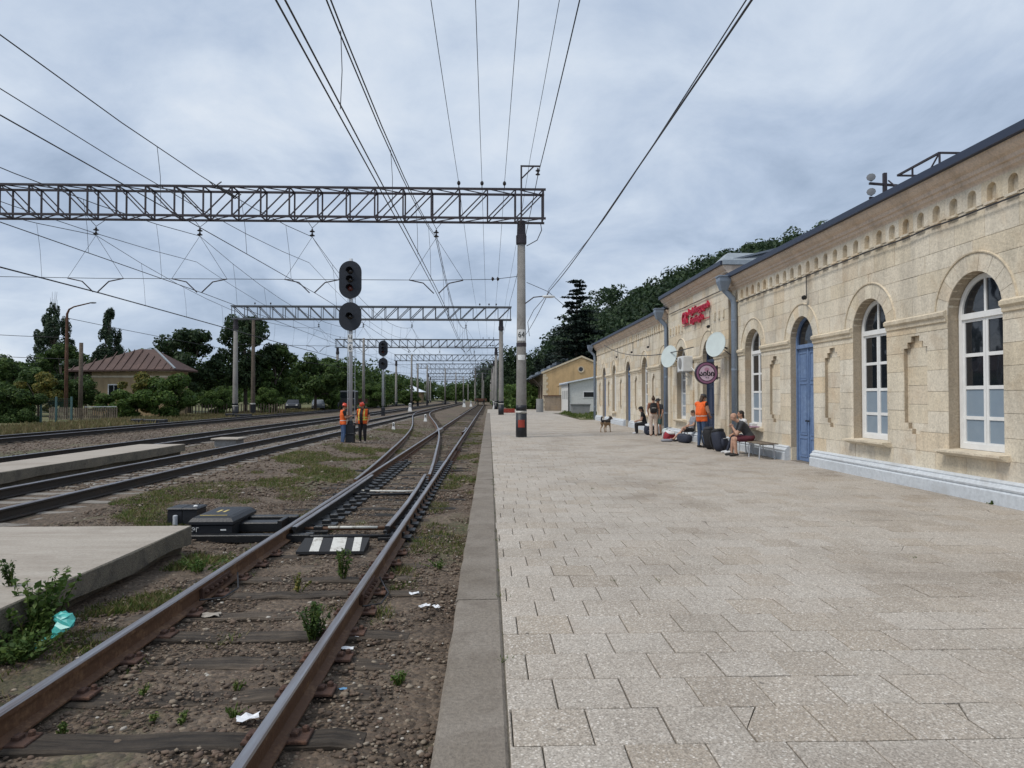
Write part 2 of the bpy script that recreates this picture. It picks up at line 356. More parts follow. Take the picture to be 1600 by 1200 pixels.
# ------------------------------------------------------------------ mesh building
class MB:
    def __init__(s): s.v = []; s.f = []; s.m = []
    def add(s, vs, fs, mi=0):
        o = len(s.v); s.v.extend([tuple(p) for p in vs])
        for f in fs: s.f.append(tuple(i + o for i in f)); s.m.append(mi)
        return s
    def box(s, x0, x1, y0, y1, z0, z1, mi=0):
        return s.add([(x0, y0, z0), (x1, y0, z0), (x1, y1, z0), (x0, y1, z0), (x0, y0, z1), (x1, y0, z1), (x1, y1, z1), (x0, y1, z1)],
                     [(0, 3, 2, 1), (4, 5, 6, 7), (0, 1, 5, 4), (1, 2, 6, 5), (2, 3, 7, 6), (3, 0, 4, 7)], mi)
    def bbox(s, x0, x1, y0, y1, z0, z1, b=0.01, mi=0):
        """box with a bevelled top rim and vertical edges"""
        prof = [(b, z0), (0, z0 + 0.0), (0, z1 - b), (b, z1)]
        rings = []
        for ins, z in ((0, z0), (0, z1 - b), (b, z1)):
            rings.append([(x0 + ins, y0 + ins, z), (x1 - ins, y0 + ins, z), (x1 - ins, y1 - ins, z), (x0 + ins, y1 - ins, z)])
        return s.loft(rings, mi)
    def loft(s, rings, mi=0, caps=True, closed=True):
        n = len(rings[0]); vs = [p for r in rings for p in r]; fs = []
        for k in range(len(rings) - 1):
            for i in range(n if closed else n - 1):
                j = (i + 1) % n
                fs.append((k * n + i, k * n + j, (k + 1) * n + j, (k + 1) * n + i))
        if caps:
            fs.append(tuple(range(n))[::-1]); fs.append(tuple((len(rings) - 1) * n + i for i in range(n)))
        return s.add(vs, fs, mi)
    def prism(s, poly, fn, a, b, mi=0):
        """2-D polygon carried by fn(u, v, w) from depth a to b"""
        n = len(poly)
        vs = [fn(u, v, a) for u, v in poly] + [fn(u, v, b) for u, v in poly]
        fs = [tuple(range(n))[::-1], tuple(range(n, 2 * n))] + [(i, (i + 1) % n, n + (i + 1) % n, n + i) for i in range(n)]
        return s.add(vs, fs, mi)
    def tube(s, pts, r, n=6, mi=0, caps=True):
        P = [Vector(p) for p in pts]; rs = r if isinstance(r, (list, tuple)) else [r] * len(P); rings = []
        up = Vector((0, 0, 1))
        d0 = (P[-1] - P[0]).normalized()
        if abs(d0.z) > 0.9: up = Vector((1, 0, 0))
        for i, p in enumerate(P):
            d = (P[min(i + 1, len(P) - 1)] - P[max(i - 1, 0)])
            if d.length < 1e-9: d = Vector((0, 0, 1))
            d.normalize()
            a = d.cross(up)
            if a.length < 1e-5: a = d.cross(Vector((0, 1, 0.01)))
            a.normalize(); b = a.cross(d)
            rings.append([tuple(p + (a * math.cos(t) + b * math.sin(t)) * rs[i]) for t in [2 * math.pi * k / n for k in range(n)]])
        return s.loft(rings, mi, caps)
    def bar(s, p0, p1, w, h, mi=0):
        """rectangular bar between two points"""
        p0 = Vector(p0); p1 = Vector(p1); d = (p1 - p0).normalized(); up = Vector((0, 0, 1)) if abs(d.z) < 0.95 else Vector((1, 0, 0))
        a = d.cross(up).normalized() * w / 2; b = a.cross(d).normalized() * h / 2
        return s.loft([[tuple(p + a * i + b * j) for i, j in ((-1, -1), (1, -1), (1, 1), (-1, 1))] for p in (p0, p1)], mi)
    def lathe(s, prof, c=(0, 0, 0), ax=(0, 0, 1), n=12, mi=0):
        ax = Vector(ax).normalized(); q = ax.to_track_quat('Z', 'Y'); c = Vector(c)
        rings = [[tuple(c + q @ Vector((r * math.cos(t), r * math.sin(t), z))) for t in [2 * math.pi * k / n for k in range(n)]] for r, z in prof]
        return s.loft(rings, mi)
    def ball(s, c, r, nu=10, nv=7, mi=0, e=1.0, rot=None):
        """ellipsoid; e < 1 makes it boxier"""
        c = Vector(c); r = r if isinstance(r, (list, tuple)) else (r, r, r); rings = []
        sg = lambda x: math.copysign(abs(x) ** e, x)
        for j in range(nv + 1):
            ph = -math.pi / 2 + math.pi * (0.02 + 0.96 * j / nv)
            ring = []
            for k in range(nu):
                t = 2 * math.pi * k / nu
                p = Vector((r[0] * sg(math.cos(ph)) * sg(math.cos(t)), r[1] * sg(math.cos(ph)) * sg(math.sin(t)), r[2] * sg(math.sin(ph))))
                if rot: p = rot @ p
                ring.append(tuple(c + p))
            rings.append(ring)
        return s.loft(rings, mi)
    def mesh(s, name, mats, smooth=False):
        me = bpy.data.meshes.new(name); me.from_pydata(s.v, [], s.f)
        for m in (mats if isinstance(mats, (list, tuple)) else [mats]): me.materials.append(MATS[m])
        if any(s.m): me.polygons.foreach_set('material_index', s.m)
        if smooth: me.polygons.foreach_set('use_smooth', [True] * len(s.f))
        me.update(); return me
    def build(s, name, mats, parent=None, smooth=False, local=False):
        return link(name, s.mesh(name, mats, smooth), parent, local)

def link(name, data, parent=None, local=False):
    o = bpy.data.objects.new(name, data); COL.objects.link(o)
    if parent is not None:
        o.parent = parent
        if not local:
            off = Vector((0, 0, 0)); q = parent
            while q is not None: off += q.location if q.parent is None else Vector((0, 0, 0)); q = q.parent
            o.matrix_parent_inverse = Matrix.Translation(-off) if parent.parent is None else Matrix()
    return o
def tag(o, label=None, cat=None, group=None, kind=None):
    for k, v in (('label', label), ('category', cat), ('group', group), ('kind', kind)):
        if v: o[k] = v
    return o
def empty(name, loc, label=None, cat=None, group=None, rz=0.0, kind=None):
    o = bpy.data.objects.new(name, None); COL.objects.link(o); o.location = loc; o.rotation_euler = (0, 0, rz); o.empty_display_size = 0.2
    return tag(o, label, cat, group, kind)
def fastmesh(name, V, F, mats, k):
    """numpy mesh of equal k-gons"""
    me = bpy.data.meshes.new(name); V = np.asarray(V, np.float32); F = np.asarray(F, np.int32)
    me.vertices.add(len(V)); me.vertices.foreach_set('co', V.ravel())
    me.loops.add(F.size); me.loops.foreach_set('vertex_index', F.ravel())
    me.polygons.add(len(F)); me.polygons.foreach_set('loop_start', np.arange(0, F.size, k, dtype=np.int32))
    for m in (mats if isinstance(mats, (list, tuple)) else [mats]): me.materials.append(MATS[m])
    me.update(calc_edges=True); me.validate(); return me
def text(name, body, size, M, mat, parent=None, extrude=0.01, align='CENTER', sx=1.0, bold=0.0):
    c = bpy.data.curves.new(name, 'FONT'); c.body = body; c.size = size; c.extrude = extrude; c.align_x = align; c.align_y = 'CENTER'
    c.resolution_u = 3; c.offset = bold
    t_ = bpy.data.objects.new(name, c); COL.objects.link(t_); dg = bpy.context.evaluated_depsgraph_get(); dg.update()
    me = bpy.data.meshes.new_from_object(t_.evaluated_get(dg)); bpy.data.objects.remove(t_); me.materials.clear(); me.materials.append(MATS[mat]); me.name = name
    o = bpy.data.objects.new(name, me); COL.objects.link(o)
    if parent is not None:
        o.parent = parent
        if parent.parent is None: M = Matrix.Translation(-parent.location) @ M
    o.matrix_local = M @ Matrix.Diagonal((sx, 1, 1, 1))
    return o
def frame(pos, xa, ya):
    xa = Vector(xa).normalized(); ya = Vector(ya).normalized(); za = xa.cross(ya)
    return Matrix(((xa.x, ya.x, za.x, pos[0]), (xa.y, ya.y, za.y, pos[1]), (xa.z, ya.z, za.z, pos[2]), (0, 0, 0, 1)))

# ------------------------------------------------------------------ the ground
def gz(x, y=10.0):
    """height of the ground: the siding lies lower than the running lines; the hill climbs on the right behind the station"""
    if x > -3.5: z = -0.335
    elif x > -6.3: z = -0.335 + (-3.5 - x) / 2.8 * 0.185
    else: z = -0.15
    if x < -24: z += min(0.25, (-24 - x) * 0.03)
    if x > 15:
        z += float(np.interp(x, (15, 24, 38, 53, 66, 90, 160, 400, 1500), (0, 8.2, 19.2, 25, 27.5, 30, 33, 35, 35))) * min(1.0, max(0, y - 12) / 150) ** 0.75
    return z
xs = sorted(set([-1500, -700, -300, -150, -90, -60, -45, -35, -30, -27, -24, -20, -16] + [round(-12 + 0.5 * i, 3) for i in range(34)] +
                [5.2, 6, 7, 8, 10, 12, 15, 18, 22, 26, 30, 35, 40, 46, 54, 64, 80, 110, 160, 300, 700, 1500]))
ys = [-60, -20, -8, -3, 0] + [1.5 + 0.45 * i for i in range(40)] + [20.5 + 1.5 * i for i in range(24)] + [60, 70, 85, 100, 120, 140, 165, 200, 240, 300, 380, 500, 800, 1500, 2500]
V = []; F = []
for j, y in enumerate(ys):
    for i, x in enumerate(xs):
        dz = 0
        if -7 < x < -0.4 and 1 < y < 20.4: dz = rnd.uniform(-0.022, 0.018)
        V.append((x, y, gz(x, y) + dz))
n = len(xs)
for j in range(len(ys) - 1):
    for i in range(n - 1): F.append((j * n + i, j * n + i + 1, (j + 1) * n + i + 1, (j + 1) * n + i))
g = link('ground', fastmesh('ground', V, F, ['ground', 'meadow'], 4)); tag(g, 'brown gravelly earth between and beside the tracks', kind='structure')
mi = [1 if (V[f[0]][0] < -24 or V[f[0]][0] > 9 or V[f[0]][1] > 240) else 0 for f in F]
g.data.polygons.foreach_set('material_index', mi); g.data.polygons.foreach_set('use_smooth', [True] * len(F))

# ------------------------------------------------------------------ tracks
PROF = [(-0.072, 0), (-0.072, 0.012), (-0.012, 0.030), (-0.010, 0.125), (-0.036, 0.138), (-0.037, 0.168), (-0.029, 0.180),
        (0.029, 0.180), (0.037, 0.168), (0.036, 0.138), (0.010, 0.125), (0.012, 0.030), (0.072, 0.012), (0.072, 0)]
def rail_mesh(pts, z, mats):
    """pts: list of (x, y) along the head centre; z rail-top height"""
    m = MB(); k = len(PROF); rings = []
    for i, (x, y) in enumerate(pts):
        a = pts[max(i - 1, 0)]; b = pts[min(i + 1, len(pts) - 1)]
        dx, dy = b[0] - a[0], b[1] - a[1]; L = math.hypot(dx, dy); nx, ny = dy / L, -dx / L
        zz = z(y) if callable(z) else z
        rings.append([(x + nx * u, y + ny * u, zz - 0.18 + w) for u, w in PROF])
    vs = [p for r_ in rings for p in r_]; m.v = vs
    for q in range(len(rings) - 1):
        for i in range(k):
            j = (i + 1) % k
            m.f.append((q * k + i, q * k + j, (q + 1) * k + j, (q + 1) * k + i)); m.m.append(1 if 5 <= i <= 7 else 0)
    m.f.append(tuple(range(k))[::-1]); m.m.append(0); m.f.append(tuple((len(rings) - 1) * k + i for i in range(k))); m.m.append(0)
    return m.mesh('rail', mats)
def bend(y): return 0 if y < 180 else -((y - 180) ** 2) * 0.0006
def sleeper_mesh(w, h, L, mat, seed):
    q = random.Random(seed); m = MB(); rings = []
    for i in range(14):
        x = -L / 2 + L * i / 13 + (q.uniform(-0.03, 0.03) if 0 < i < 13 else q.uniform(-0.06, 0.06)); a = w / 2 * q.uniform(0.84, 1.08); t = q.uniform(-0.022, 0.005)
        if i in (0, 13): a *= 0.86; t -= 0.012
        rings.append([(x, -a, -h), (x, -a, t - 0.012), (x, -a * 0.8, t), (x, a * q.uniform(0.7, 0.85), t + q.uniform(-0.008, 0.003)), (x, a, t - 0.012), (x, a, -h)])
    m.loft(rings); return m.mesh('sleeper', mat)
SL_W = [sleeper_mesh(0.235, 0.16, 2.68, 'sleeper_wood', i) for i in range(6)]
SL_G = [sleeper_mesh(0.225, 0.16, 2.68, 'grey_wood', i + 20) for i in range(3)]
SL_O = [sleeper_mesh(0.235, 0.16, 3.3, 'oily_wood', i + 40) for i in range(3)]
SL_C = [sleeper_mesh(0.24, 0.2, 2.7, 'sleeper_concrete', i + 60) for i in range(4)]
def plate_mesh():
    m = MB(); m.bbox(-0.19, 0.19, -0.085, 0.085, 0, 0.018, 0.005)
    for sx in (-1, 1):
        m.bbox(sx * 0.10 - 0.022, sx * 0.10 + 0.022, -0.03, 0.03, 0.018, 0.045, 0.008)
        m.lathe([(0.022, 0.018), (0.022, 0.042), (0.012, 0.05)], (sx * 0.15, 0.045 * sx, 0), (0, 0, 1), 6)
    return m.mesh('tie_plate', 'plate_rust')
PLATE = plate_mesh()
def put(name, data, parent, loc, rz=0.0):
    o = bpy.data.objects.new(name, data); COL.objects.link(o); o.parent = parent
    o.location = Vector(loc) - (parent.location if parent.parent is None else Vector((0, 0, 0))); o.rotation_euler = (0, 0, rz)
    return o
def far_sleepers(parent, xf, y0, y1, st, zt, mat, L=2.7):
    m = MB(); y = y0
    while y < y1:
        x = xf(y); m.box(x - L / 2, x + L / 2, y - 0.12, y + 0.12, zt - 0.12, zt); y += st
    tag(m.build('distant_sleepers', mat, parent), kind='stuff')

# divergence of the turnout from the platform siding towards the next line
DV = [(9.6, 0), (12, -0.02), (14.5, -0.085), (17, -0.19), (20, -0.34), (24, -0.58), (28, -0.80), (32, -1.05), (36, -1.34), (40, -1.66), (44, -2.02), (48, -2.42),
      (52, -2.86), (56, -3.30), (60, -3.75), (64, -4.18), (68, -4.56), (72, -4.90), (77, -5.24), (82, -5.52), (88, -5.74), (95, -5.90), (105, -5.97)]
dvY = [a for a, b in DV]; dvX = [b for a, b in DV]
def dv(y): return float(np.interp(y, dvY, dvX))
T1 = -2.03; G = 0.795; ZR1 = -0.12; ZR2 = 0.05
# smooth table of the curve
def smooth_curve(ya, yb, off, step=1.0):
    ys_ = list(np.arange(ya, yb, step)) + [yb]
    return [(T1 + off + 0.25 * dv(y - 2.5) + 0.5 * dv(y) + 0.25 * dv(y + 2.5), y) for y in ys_]
FROG = 39.6
def zdiv(y):
    t = min(1, max(0, (y - 40) / 36)); return ZR1 + (ZR2 - ZR1) * t * t * (3 - 2 * t)

t1 = empty('railway_track', (T1, 10, -0.30), 'rusty siding track with worn timber sleepers running along the stone platform edge', 'railway track', 'tracks of the station')
for sx in (-1, 1):
    ys_ = [-4, 3, 6, 10, 14, 20, 30, 38.6] + ([40.8] if sx < 0 else [40.8]) + [50, 70, 100, 150, 192]
    link('rail', rail_mesh([(T1 + sx * G, y) for y in ys_], ZR1, ['rail_side', 'rail_top']), t1)
y = 0.6; k = 0
while y < 80:
    oily = 9.6 < y < 21
    L = (SL_O if oily and k % 3 else (SL_G if rnd.random() < 0.22 else SL_W))
    o = put('sleeper', L[k % len(L)], t1, (T1 + rnd.uniform(-0.05, 0.05) - (0.12 if oily else 0), y, -0.312 + rnd.uniform(-0.014, 0.010)), R(rnd.uniform(-1.8, 1.8)) + (math.pi if k % 2 else 0))
    if y < 27:
        for sx in (-1, 1):
            if not oily: put('tie_plate', PLATE, t1, (T1 + sx * G, y, -0.306))
    y += 0.6 + rnd.uniform(-0.05, 0.05); k += 1
far_sleepers(t1, lambda y: T1, 80.4, 190, 0.6, -0.29, 'sleeper_wood')

for sx, yj in ((-1, 7.25), (1, 7.0), (1, 26.0)):
    for dx in (-0.031, 0.031):
        m = MB(); m.bbox(T1 + sx * G + dx - 0.016, T1 + sx * G + dx + 0.016, yj - 0.36, yj + 0.36, -0.268, -0.165, 0.012)
        for k in range(6): m.lathe([(0.021, 0), (0.021, 0.022), (0.012, 0.034)], (T1 + sx * G + dx * 1.5, yj - 0.3 + k * 0.12, -0.215), (1 if dx > 0 else -1, 0, 0), 6)
        m.build('fishplate', 'plate_rust', t1)
    m = MB(); m.tube([(T1 + sx * G + 0.07, yj - 0.5, -0.24), (T1 + sx * G + 0.2, yj - 0.25, -0.29), (T1 + sx * G + 0.22, yj + 0.1, -0.29), (T1 + sx * G + 0.07, yj + 0.5, -0.23)], 0.009, 5); m.build('bond_wire', 'wire', t1)
tx = empty('turnout_track', (-3.6, 30, -0.30), 'diverging turnout rails curving left from the platform siding to the next line', 'turnout track', 'tracks of the station')
# outer curved rail and inner closure rail with its switch blade, guard rails
link('rail', rail_mesh([(x - 0.0, y) for x, y in smooth_curve(15.5, 104, -G)], lambda y: zdiv(y) + 0.002, ['rail_side', 'rail_top']), tx)
link('rail', rail_mesh([(x, y) for x, y in smooth_curve(16.5, 38.9, G)], ZR1 - 0.002, ['rail_side', 'rail_top']), tx)
link('rail', rail_mesh([(x, y) for x, y in smooth_curve(40.4, 104, G)], lambda y: zdiv(y) - 0.002, ['rail_side', 'rail_top']), tx)
bl = [(T1 + G - 0.20, 9.9), (T1 + G - 0.185, 12.0), (T1 + G - 0.215, 14.2), (T1 + G - 0.275, 16.6)]
link('switch_blade', rail_mesh(bl, ZR1 - 0.006, ['oily_black', 'rail_top']), tx)
bl = [(T1 - G + 0.085, 9.9), (T1 - G + 0.10, 13), (T1 - G + 0.02, 16.5), (T1 - G - 0.10, 19.5)]
link('switch_blade', rail_mesh(bl[:2] + [(T1 - G + 0.078, 16.5)], ZR1 - 0.008, ['oily_black', 'rail_top']), tx)
for px, ya, yb in ((T1 + G - 0.10, 36.4, 42), (T1 - G + 0.02, 0, 0)):
    if yb: link('guard_rail', rail_mesh([(px - 0.09, ya), (px, ya + 0.8), (px, yb - 0.8), (px - 0.09, yb)], ZR1 + 0.006, ['rail_side', 'rail_top']), tx)
m = MB(); fx = T1 - G
m.loft([[(fx - 0.10, 38.4, -0.30), (fx + 0.10, 38.4, -0.30), (fx + 0.09, 38.4, ZR1 + 0.004), (fx - 0.09, 38.4, ZR1 + 0.004)], [(fx - 0.16, 41.2, -0.30), (fx + 0.16, 41.2, -0.30), (fx + 0.13, 41.2, ZR1 + 0.004), (fx - 0.13, 41.2, ZR1 + 0.004)]])
m.build('crossing_frog', 'rail_top', tx)
pl = MB(); pl.bbox(-0.30, 0.16, -0.11, 0.11, 0, 0.045, 0.006); pl.bbox(-0.06, 0.06, -0.05, 0.05, 0.045, 0.10, 0.01); SLP = pl.mesh('slide_plate', 'oily_black')
y = 9.9
while y < 21.5:
    put('slide_plate', SLP, tx, (T1 + G - 0.02, y, -0.312)); put('slide_plate', SLP, tx, (T1 - G + 0.30, y, -0.312)); y += 0.52
for yy, mt in ((9.85, 'oily_black'), (10.45, 'rail_side'), (14.1, 'oily_black')):
    m = MB(); m.tube([(T1 - G - (1.2 if yy < 10.3 else 0.3), yy, -0.262), (T1 - 0.3, yy - 0.02, -0.255), (T1 + G - 0.16, yy + 0.02, -0.262)], 0.028, 8)
    m.build('stretcher_rod', mt, tx, True)
m = MB(); m.tube([(T1 - 0.62, 14.6, -0.25), (T1 - 0.2, 14.48, -0.245), (T1 + 0.25, 14.42, -0.245), (T1 + 0.6, 14.5, -0.25)], 0.02, 8); m.build('stretcher_rod', 'chipped_white', tx, True)
m = MB(); m.tube([(T1 - 0.35, 10.42, -0.235), (T1 + 0.38, 10.40, -0.235)], 0.02, 8); m.build('stretcher_rod', 'chipped_white', tx, True)
y = 42.0; k = 0
while y < 92:
    if y > 45.5: put('sleeper', SL_W[k % 6], tx, (T1 + dv(y), y + 0.07, zdiv(y) - 0.192), -math.atan(dv(y + 1) - dv(y)) )
    y += 0.62; k += 1

def line(name_label, xc, ya, yb, yfar, sl, zr, step=0.6, y0=6.0):
    t = empty('railway_track', (xc, 20, zr - 0.18), name_label, 'railway track', 'tracks of the station')
    for sx in (-1, 1):
        ys_ = [ya, 5, 15, 30, 60, 100, 140, 180] + [200 + 15 * i for i in range(15)]
        link('rail', rail_mesh([(xc + sx * G + bend(y), y) for y in ys_], zr, ['rail_far', 'rail_top']), t)
    y = y0; k = 0
    while y < yb:
        put('sleeper', sl[k % len(sl)], t, (xc + rnd.uniform(-0.03, 0.03), y, zr - 0.178 + rnd.uniform(-0.01, 0.004)), R(rnd.uniform(-0.6, 0.6)) + (math.pi if k % 2 else 0)); y += step; k += 1
    far_sleepers(t, lambda y: xc + bend(y), yb, yfar, step, zr - 0.17, 'sleeper_wood')
    return t
line('running line with pale concrete sleepers just beyond the slab and the tall signal', -8.0, -4, 75, 260, SL_C, ZR2, 0.55, 7.5)
line('running line beyond the second concrete island, third track from the platform', -12.5, -4, 75, 260, SL_C + SL_W[:1], ZR2 + 0.01, 0.55, 12)
line('farthest track, dark rails beside the grassy strip', -20.0, -4, 80, 260, SL_W, ZR2 + 0.03, 0.6, 22)

# ------------------------------------------------------------------ ballast, pebbles and grass
ICO_V = []; ph = (1 + 5 ** 0.5) / 2
for a in (-1, 1):
    for b in (-ph, ph): ICO_V += [(a, b, 0), (0, a, b), (b, 0, a)]
ICO_V = np.array(ICO_V) / 1.902
def ico_faces():
    out_ = []
    d = np.linalg.norm(ICO_V[:, None] - ICO_V[None], axis=2); e = d.copy(); lim = np.sort(d[d > 0.01])[0] * 1.05
    for i in range(12):
        for j in range(i + 1, 12):
            for k_ in range(j + 1, 12):
                if d[i, j] < lim and d[j, k_] < lim and d[i, k_] < lim:
                    a, b, c_ = ICO_V[i], ICO_V[j], ICO_V[k_]
                    out_.append((i, j, k_) if np.dot(np.cross(b - a, c_ - a), a + b + c_) > 0 else (i, k_, j))
    return np.array(out_)
ICO_F = ico_faces()
def scatter_pebbles(x, y, z, size, name, parent=None):
    n_ = len(x)
    S = size[:, None] * np.stack([nr.uniform(0.7, 1.3, n_), nr.uniform(0.7, 1.3, n_), nr.uniform(0.35, 0.65, n_)], 1)
    a = nr.uniform(0, 6.28, n_); ca, sa = np.cos(a), np.sin(a)
    P = ICO_V[None] * S[:, None, :] * nr.uniform(0.78, 1.15, (n_, 12, 1))
    Q = P.copy(); Q[..., 0] = P[..., 0] * ca[:, None] - P[..., 1] * sa[:, None]; Q[..., 1] = P[..., 0] * sa[:, None] + P[..., 1] * ca[:, None]
    Q += np.stack([x, y, z], 1)[:, None]
    Fp = (ICO_F[None] + (np.arange(n_) * 12)[:, None, None]).reshape(-1, 3)
    o = link(name, fastmesh(name, Q.reshape(-1, 3), Fp, 'pebble', 3), parent)
    return o
def gzv(x):
    return np.where(x > -3.5, -0.335, np.where(x > -6.3, -0.335 + (-3.5 - x) / 2.8 * 0.185, -0.15))
n_ = 49000
y = 2.7 + 12.5 * nr.random(n_) ** 1.35; x = nr.uniform(-6.4, -0.29, n_)
keep = ~((x < -3.78) & (y < 9.2))
x, y = x[keep], y[keep]
sz = np.exp(nr.normal(math.log(0.0108), 0.45, len(x))).clip(0.005, 0.032)
on = (np.abs(x - T1) < 1.3) & (np.abs(((y - 0.6) / 0.6) % 1.0 - 0.0) < 0.2)
tag(scatter_pebbles(x, y, gzv(x) + 0.006 + 0.018 * np.sin(x * 5.1 + np.sin(y * 3.3)) * np.sin(y * 4.2 + 1.1) + sz * 0.1, sz, 'gravel'), 'loose brown gravel and pebbles around the near track', 'gravel', kind='stuff')
n_ = 17000
y = 14 + 40 * nr.random(n_) ** 1.6; x = nr.uniform(-19, -0.3, n_)
keep = ~((x < -9.5) & (x > -11.4) & (y < 23.2))
x, y = x[keep], y[keep]
sz = np.exp(nr.normal(math.log(0.028), 0.35, len(x))).clip(0.015, 0.07)
tag(scatter_pebbles(x, y, gzv(x) + 0.01, sz, 'gravel'), 'coarser ballast stones farther back between the tracks', 'gravel', kind='stuff')

def blades(x, y, z, h, name, mat, parent=None, w=0.006, nb=7, spread=0.05, lean=0.6):
    """grass tufts: nb narrow triangles each"""
    n_ = len(x); X = np.repeat(x, nb) + nr.normal(0, spread, n_ * nb); Y = np.repeat(y, nb) + nr.normal(0, spread, n_ * nb); Z = np.repeat(z, nb) - 0.01
    Hh = np.repeat(h, nb) * nr.uniform(0.5, 1.15, n_ * nb); a = nr.uniform(0, 6.28, n_ * nb); l = nr.uniform(0.1, lean, n_ * nb) * Hh
    ww = w * (0.6 + Hh / 0.12)
    P = np.zeros((n_ * nb, 3, 3)); b = nr.uniform(0, 6.28, n_ * nb)
    P[:, 0] = np.stack([X - ww * np.cos(b), Y - ww * np.sin(b), Z], 1); P[:, 1] = np.stack([X + ww * np.cos(b), Y + ww * np.sin(b), Z], 1)
    P[:, 2] = np.stack([X + l * np.cos(a), Y + l * np.sin(a), Z + Hh], 1)
    Ft = np.arange(n_ * nb * 3).reshape(-1, 3)
    return link(name, fastmesh(name, P.reshape(-1, 3), Ft, mat, 3), parent)
def patchy(n_, x0, x1, y0, y1, thr, sc, pw=1.0, seed=0):
    q = np.random.default_rng(seed); x = q.uniform(x0, x1, n_); y = y0 + (y1 - y0) * q.random(n_) ** pw
    ph_ = q.uniform(0, 6.28, 8); f = 0
    for i in range(4): f = f + np.sin(x * sc * (1 + 0.7 * i) + ph_[i] + 1.3 * np.sin(y * sc * 0.6 + ph_[i + 4])) * np.cos(y * sc * (0.6 + 0.5 * i) + ph_[7 - i]) / (1 + 0.5 * i)
    k_ = f > thr
    return x[k_], y[k_]
# green and dry growth: along the slab, beside the machine, in the space before the signal, by the kerb
sets = [patchy(5200, -3.75, -2.95, 6.0, 9.6, 0.0, 3.0, 1, 1), patchy(15000, -6.6, -3.0, 10.6, 27, 0.2, 1.3, 1.4, 2), patchy(4200, -3.2, -0.8, 4.5, 14, 0.7, 2.2, 1, 3),
        patchy(5200, -1.05, -0.3, 6.2, 40, 0.25, 1.6, 1.5, 4), patchy(2600, -3.0, -0.6, 24, 60, 0.2, 0.8, 1, 5), patchy(3800, -6.6, -3.4, 27, 48, 0.6, 0.7, 1, 6),
        patchy(900, -3.6, -3.0, 3.6, 6.2, 0.3, 3.0, 1, 7)]
x = np.concatenate([a for a, b in sets]); y = np.concatenate([b for a, b in sets])
keep = (np.abs(x - T1 - G) > 0.1) & (np.abs(x - T1 + G) > 0.1) & ~((x < -3.77) & (y < 9.15))
x, y = x[keep], y[keep]; h = nr.uniform(0.025, 0.075, len(x)) * (1 + 0.25 * (y > 15))
d = nr.random(len(x)) < 0.42
tag(blades(x[~d], y[~d], gzv(x[~d]), h[~d], 'grass', 'grass', w=0.008, lean=1.2, spread=0.04), 'short green grass and moss growing in patches between the tracks', 'grass', kind='stuff')
tag(blades(x[d], y[d], gzv(x[d]), h[d], 'dry_grass', 'dry_grass', w=0.008, lean=1.4, spread=0.05), 'dry straw coloured grass among the gravel', 'dry grass', kind='stuff')
x = nr.uniform(-27.5, -22.2, 9000); y = 26 + 80 * nr.random(9000) ** 1.3
tag(blades(x, y, np.array([gz(a) for a in x]), nr.uniform(0.12, 0.4, 9000), 'grass_strip', 'dry_grass', w=0.02, nb=5, spread=0.12), 'tall pale grass strip along the far edge of the tracks', 'grass', kind='stuff')

# ------------------------------------------------------------------ platform
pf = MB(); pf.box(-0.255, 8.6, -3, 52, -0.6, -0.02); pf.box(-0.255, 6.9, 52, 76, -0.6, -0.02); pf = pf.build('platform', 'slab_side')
tag(pf, 'long station platform paved with square stone-chip tiles', kind='structure')
m = MB(); y = -3.0; ks = []
while y < 75.9:
    L = rnd.uniform(2.6, 3.3); ks.append((y, min(76, y + L))); y += L
for a, b in ks:
    m = MB(); j = rnd.uniform(-0.006, 0.006); tz = rnd.uniform(-0.004, 0.004); rings = []
    ny = 8
    for i in range(ny + 1):
        yy = a + 0.006 + (b - a - 0.012) * i / ny; e = rnd.uniform(-0.007, 0.007)
        rings.append([(-0.27 + j + e, yy, -0.6), (-0.27 + j + e, yy, -0.025 + tz), (-0.250 + j + e, yy, tz + rnd.uniform(-0.003, 0.002)), (0.075 + j, yy, tz), (0.092 + j, yy, tz - 0.015), (0.092 + j, yy, -0.3)])
    m.loft(rings); m.build('kerb_stone', 'kerb', pf)
TW = 0.40
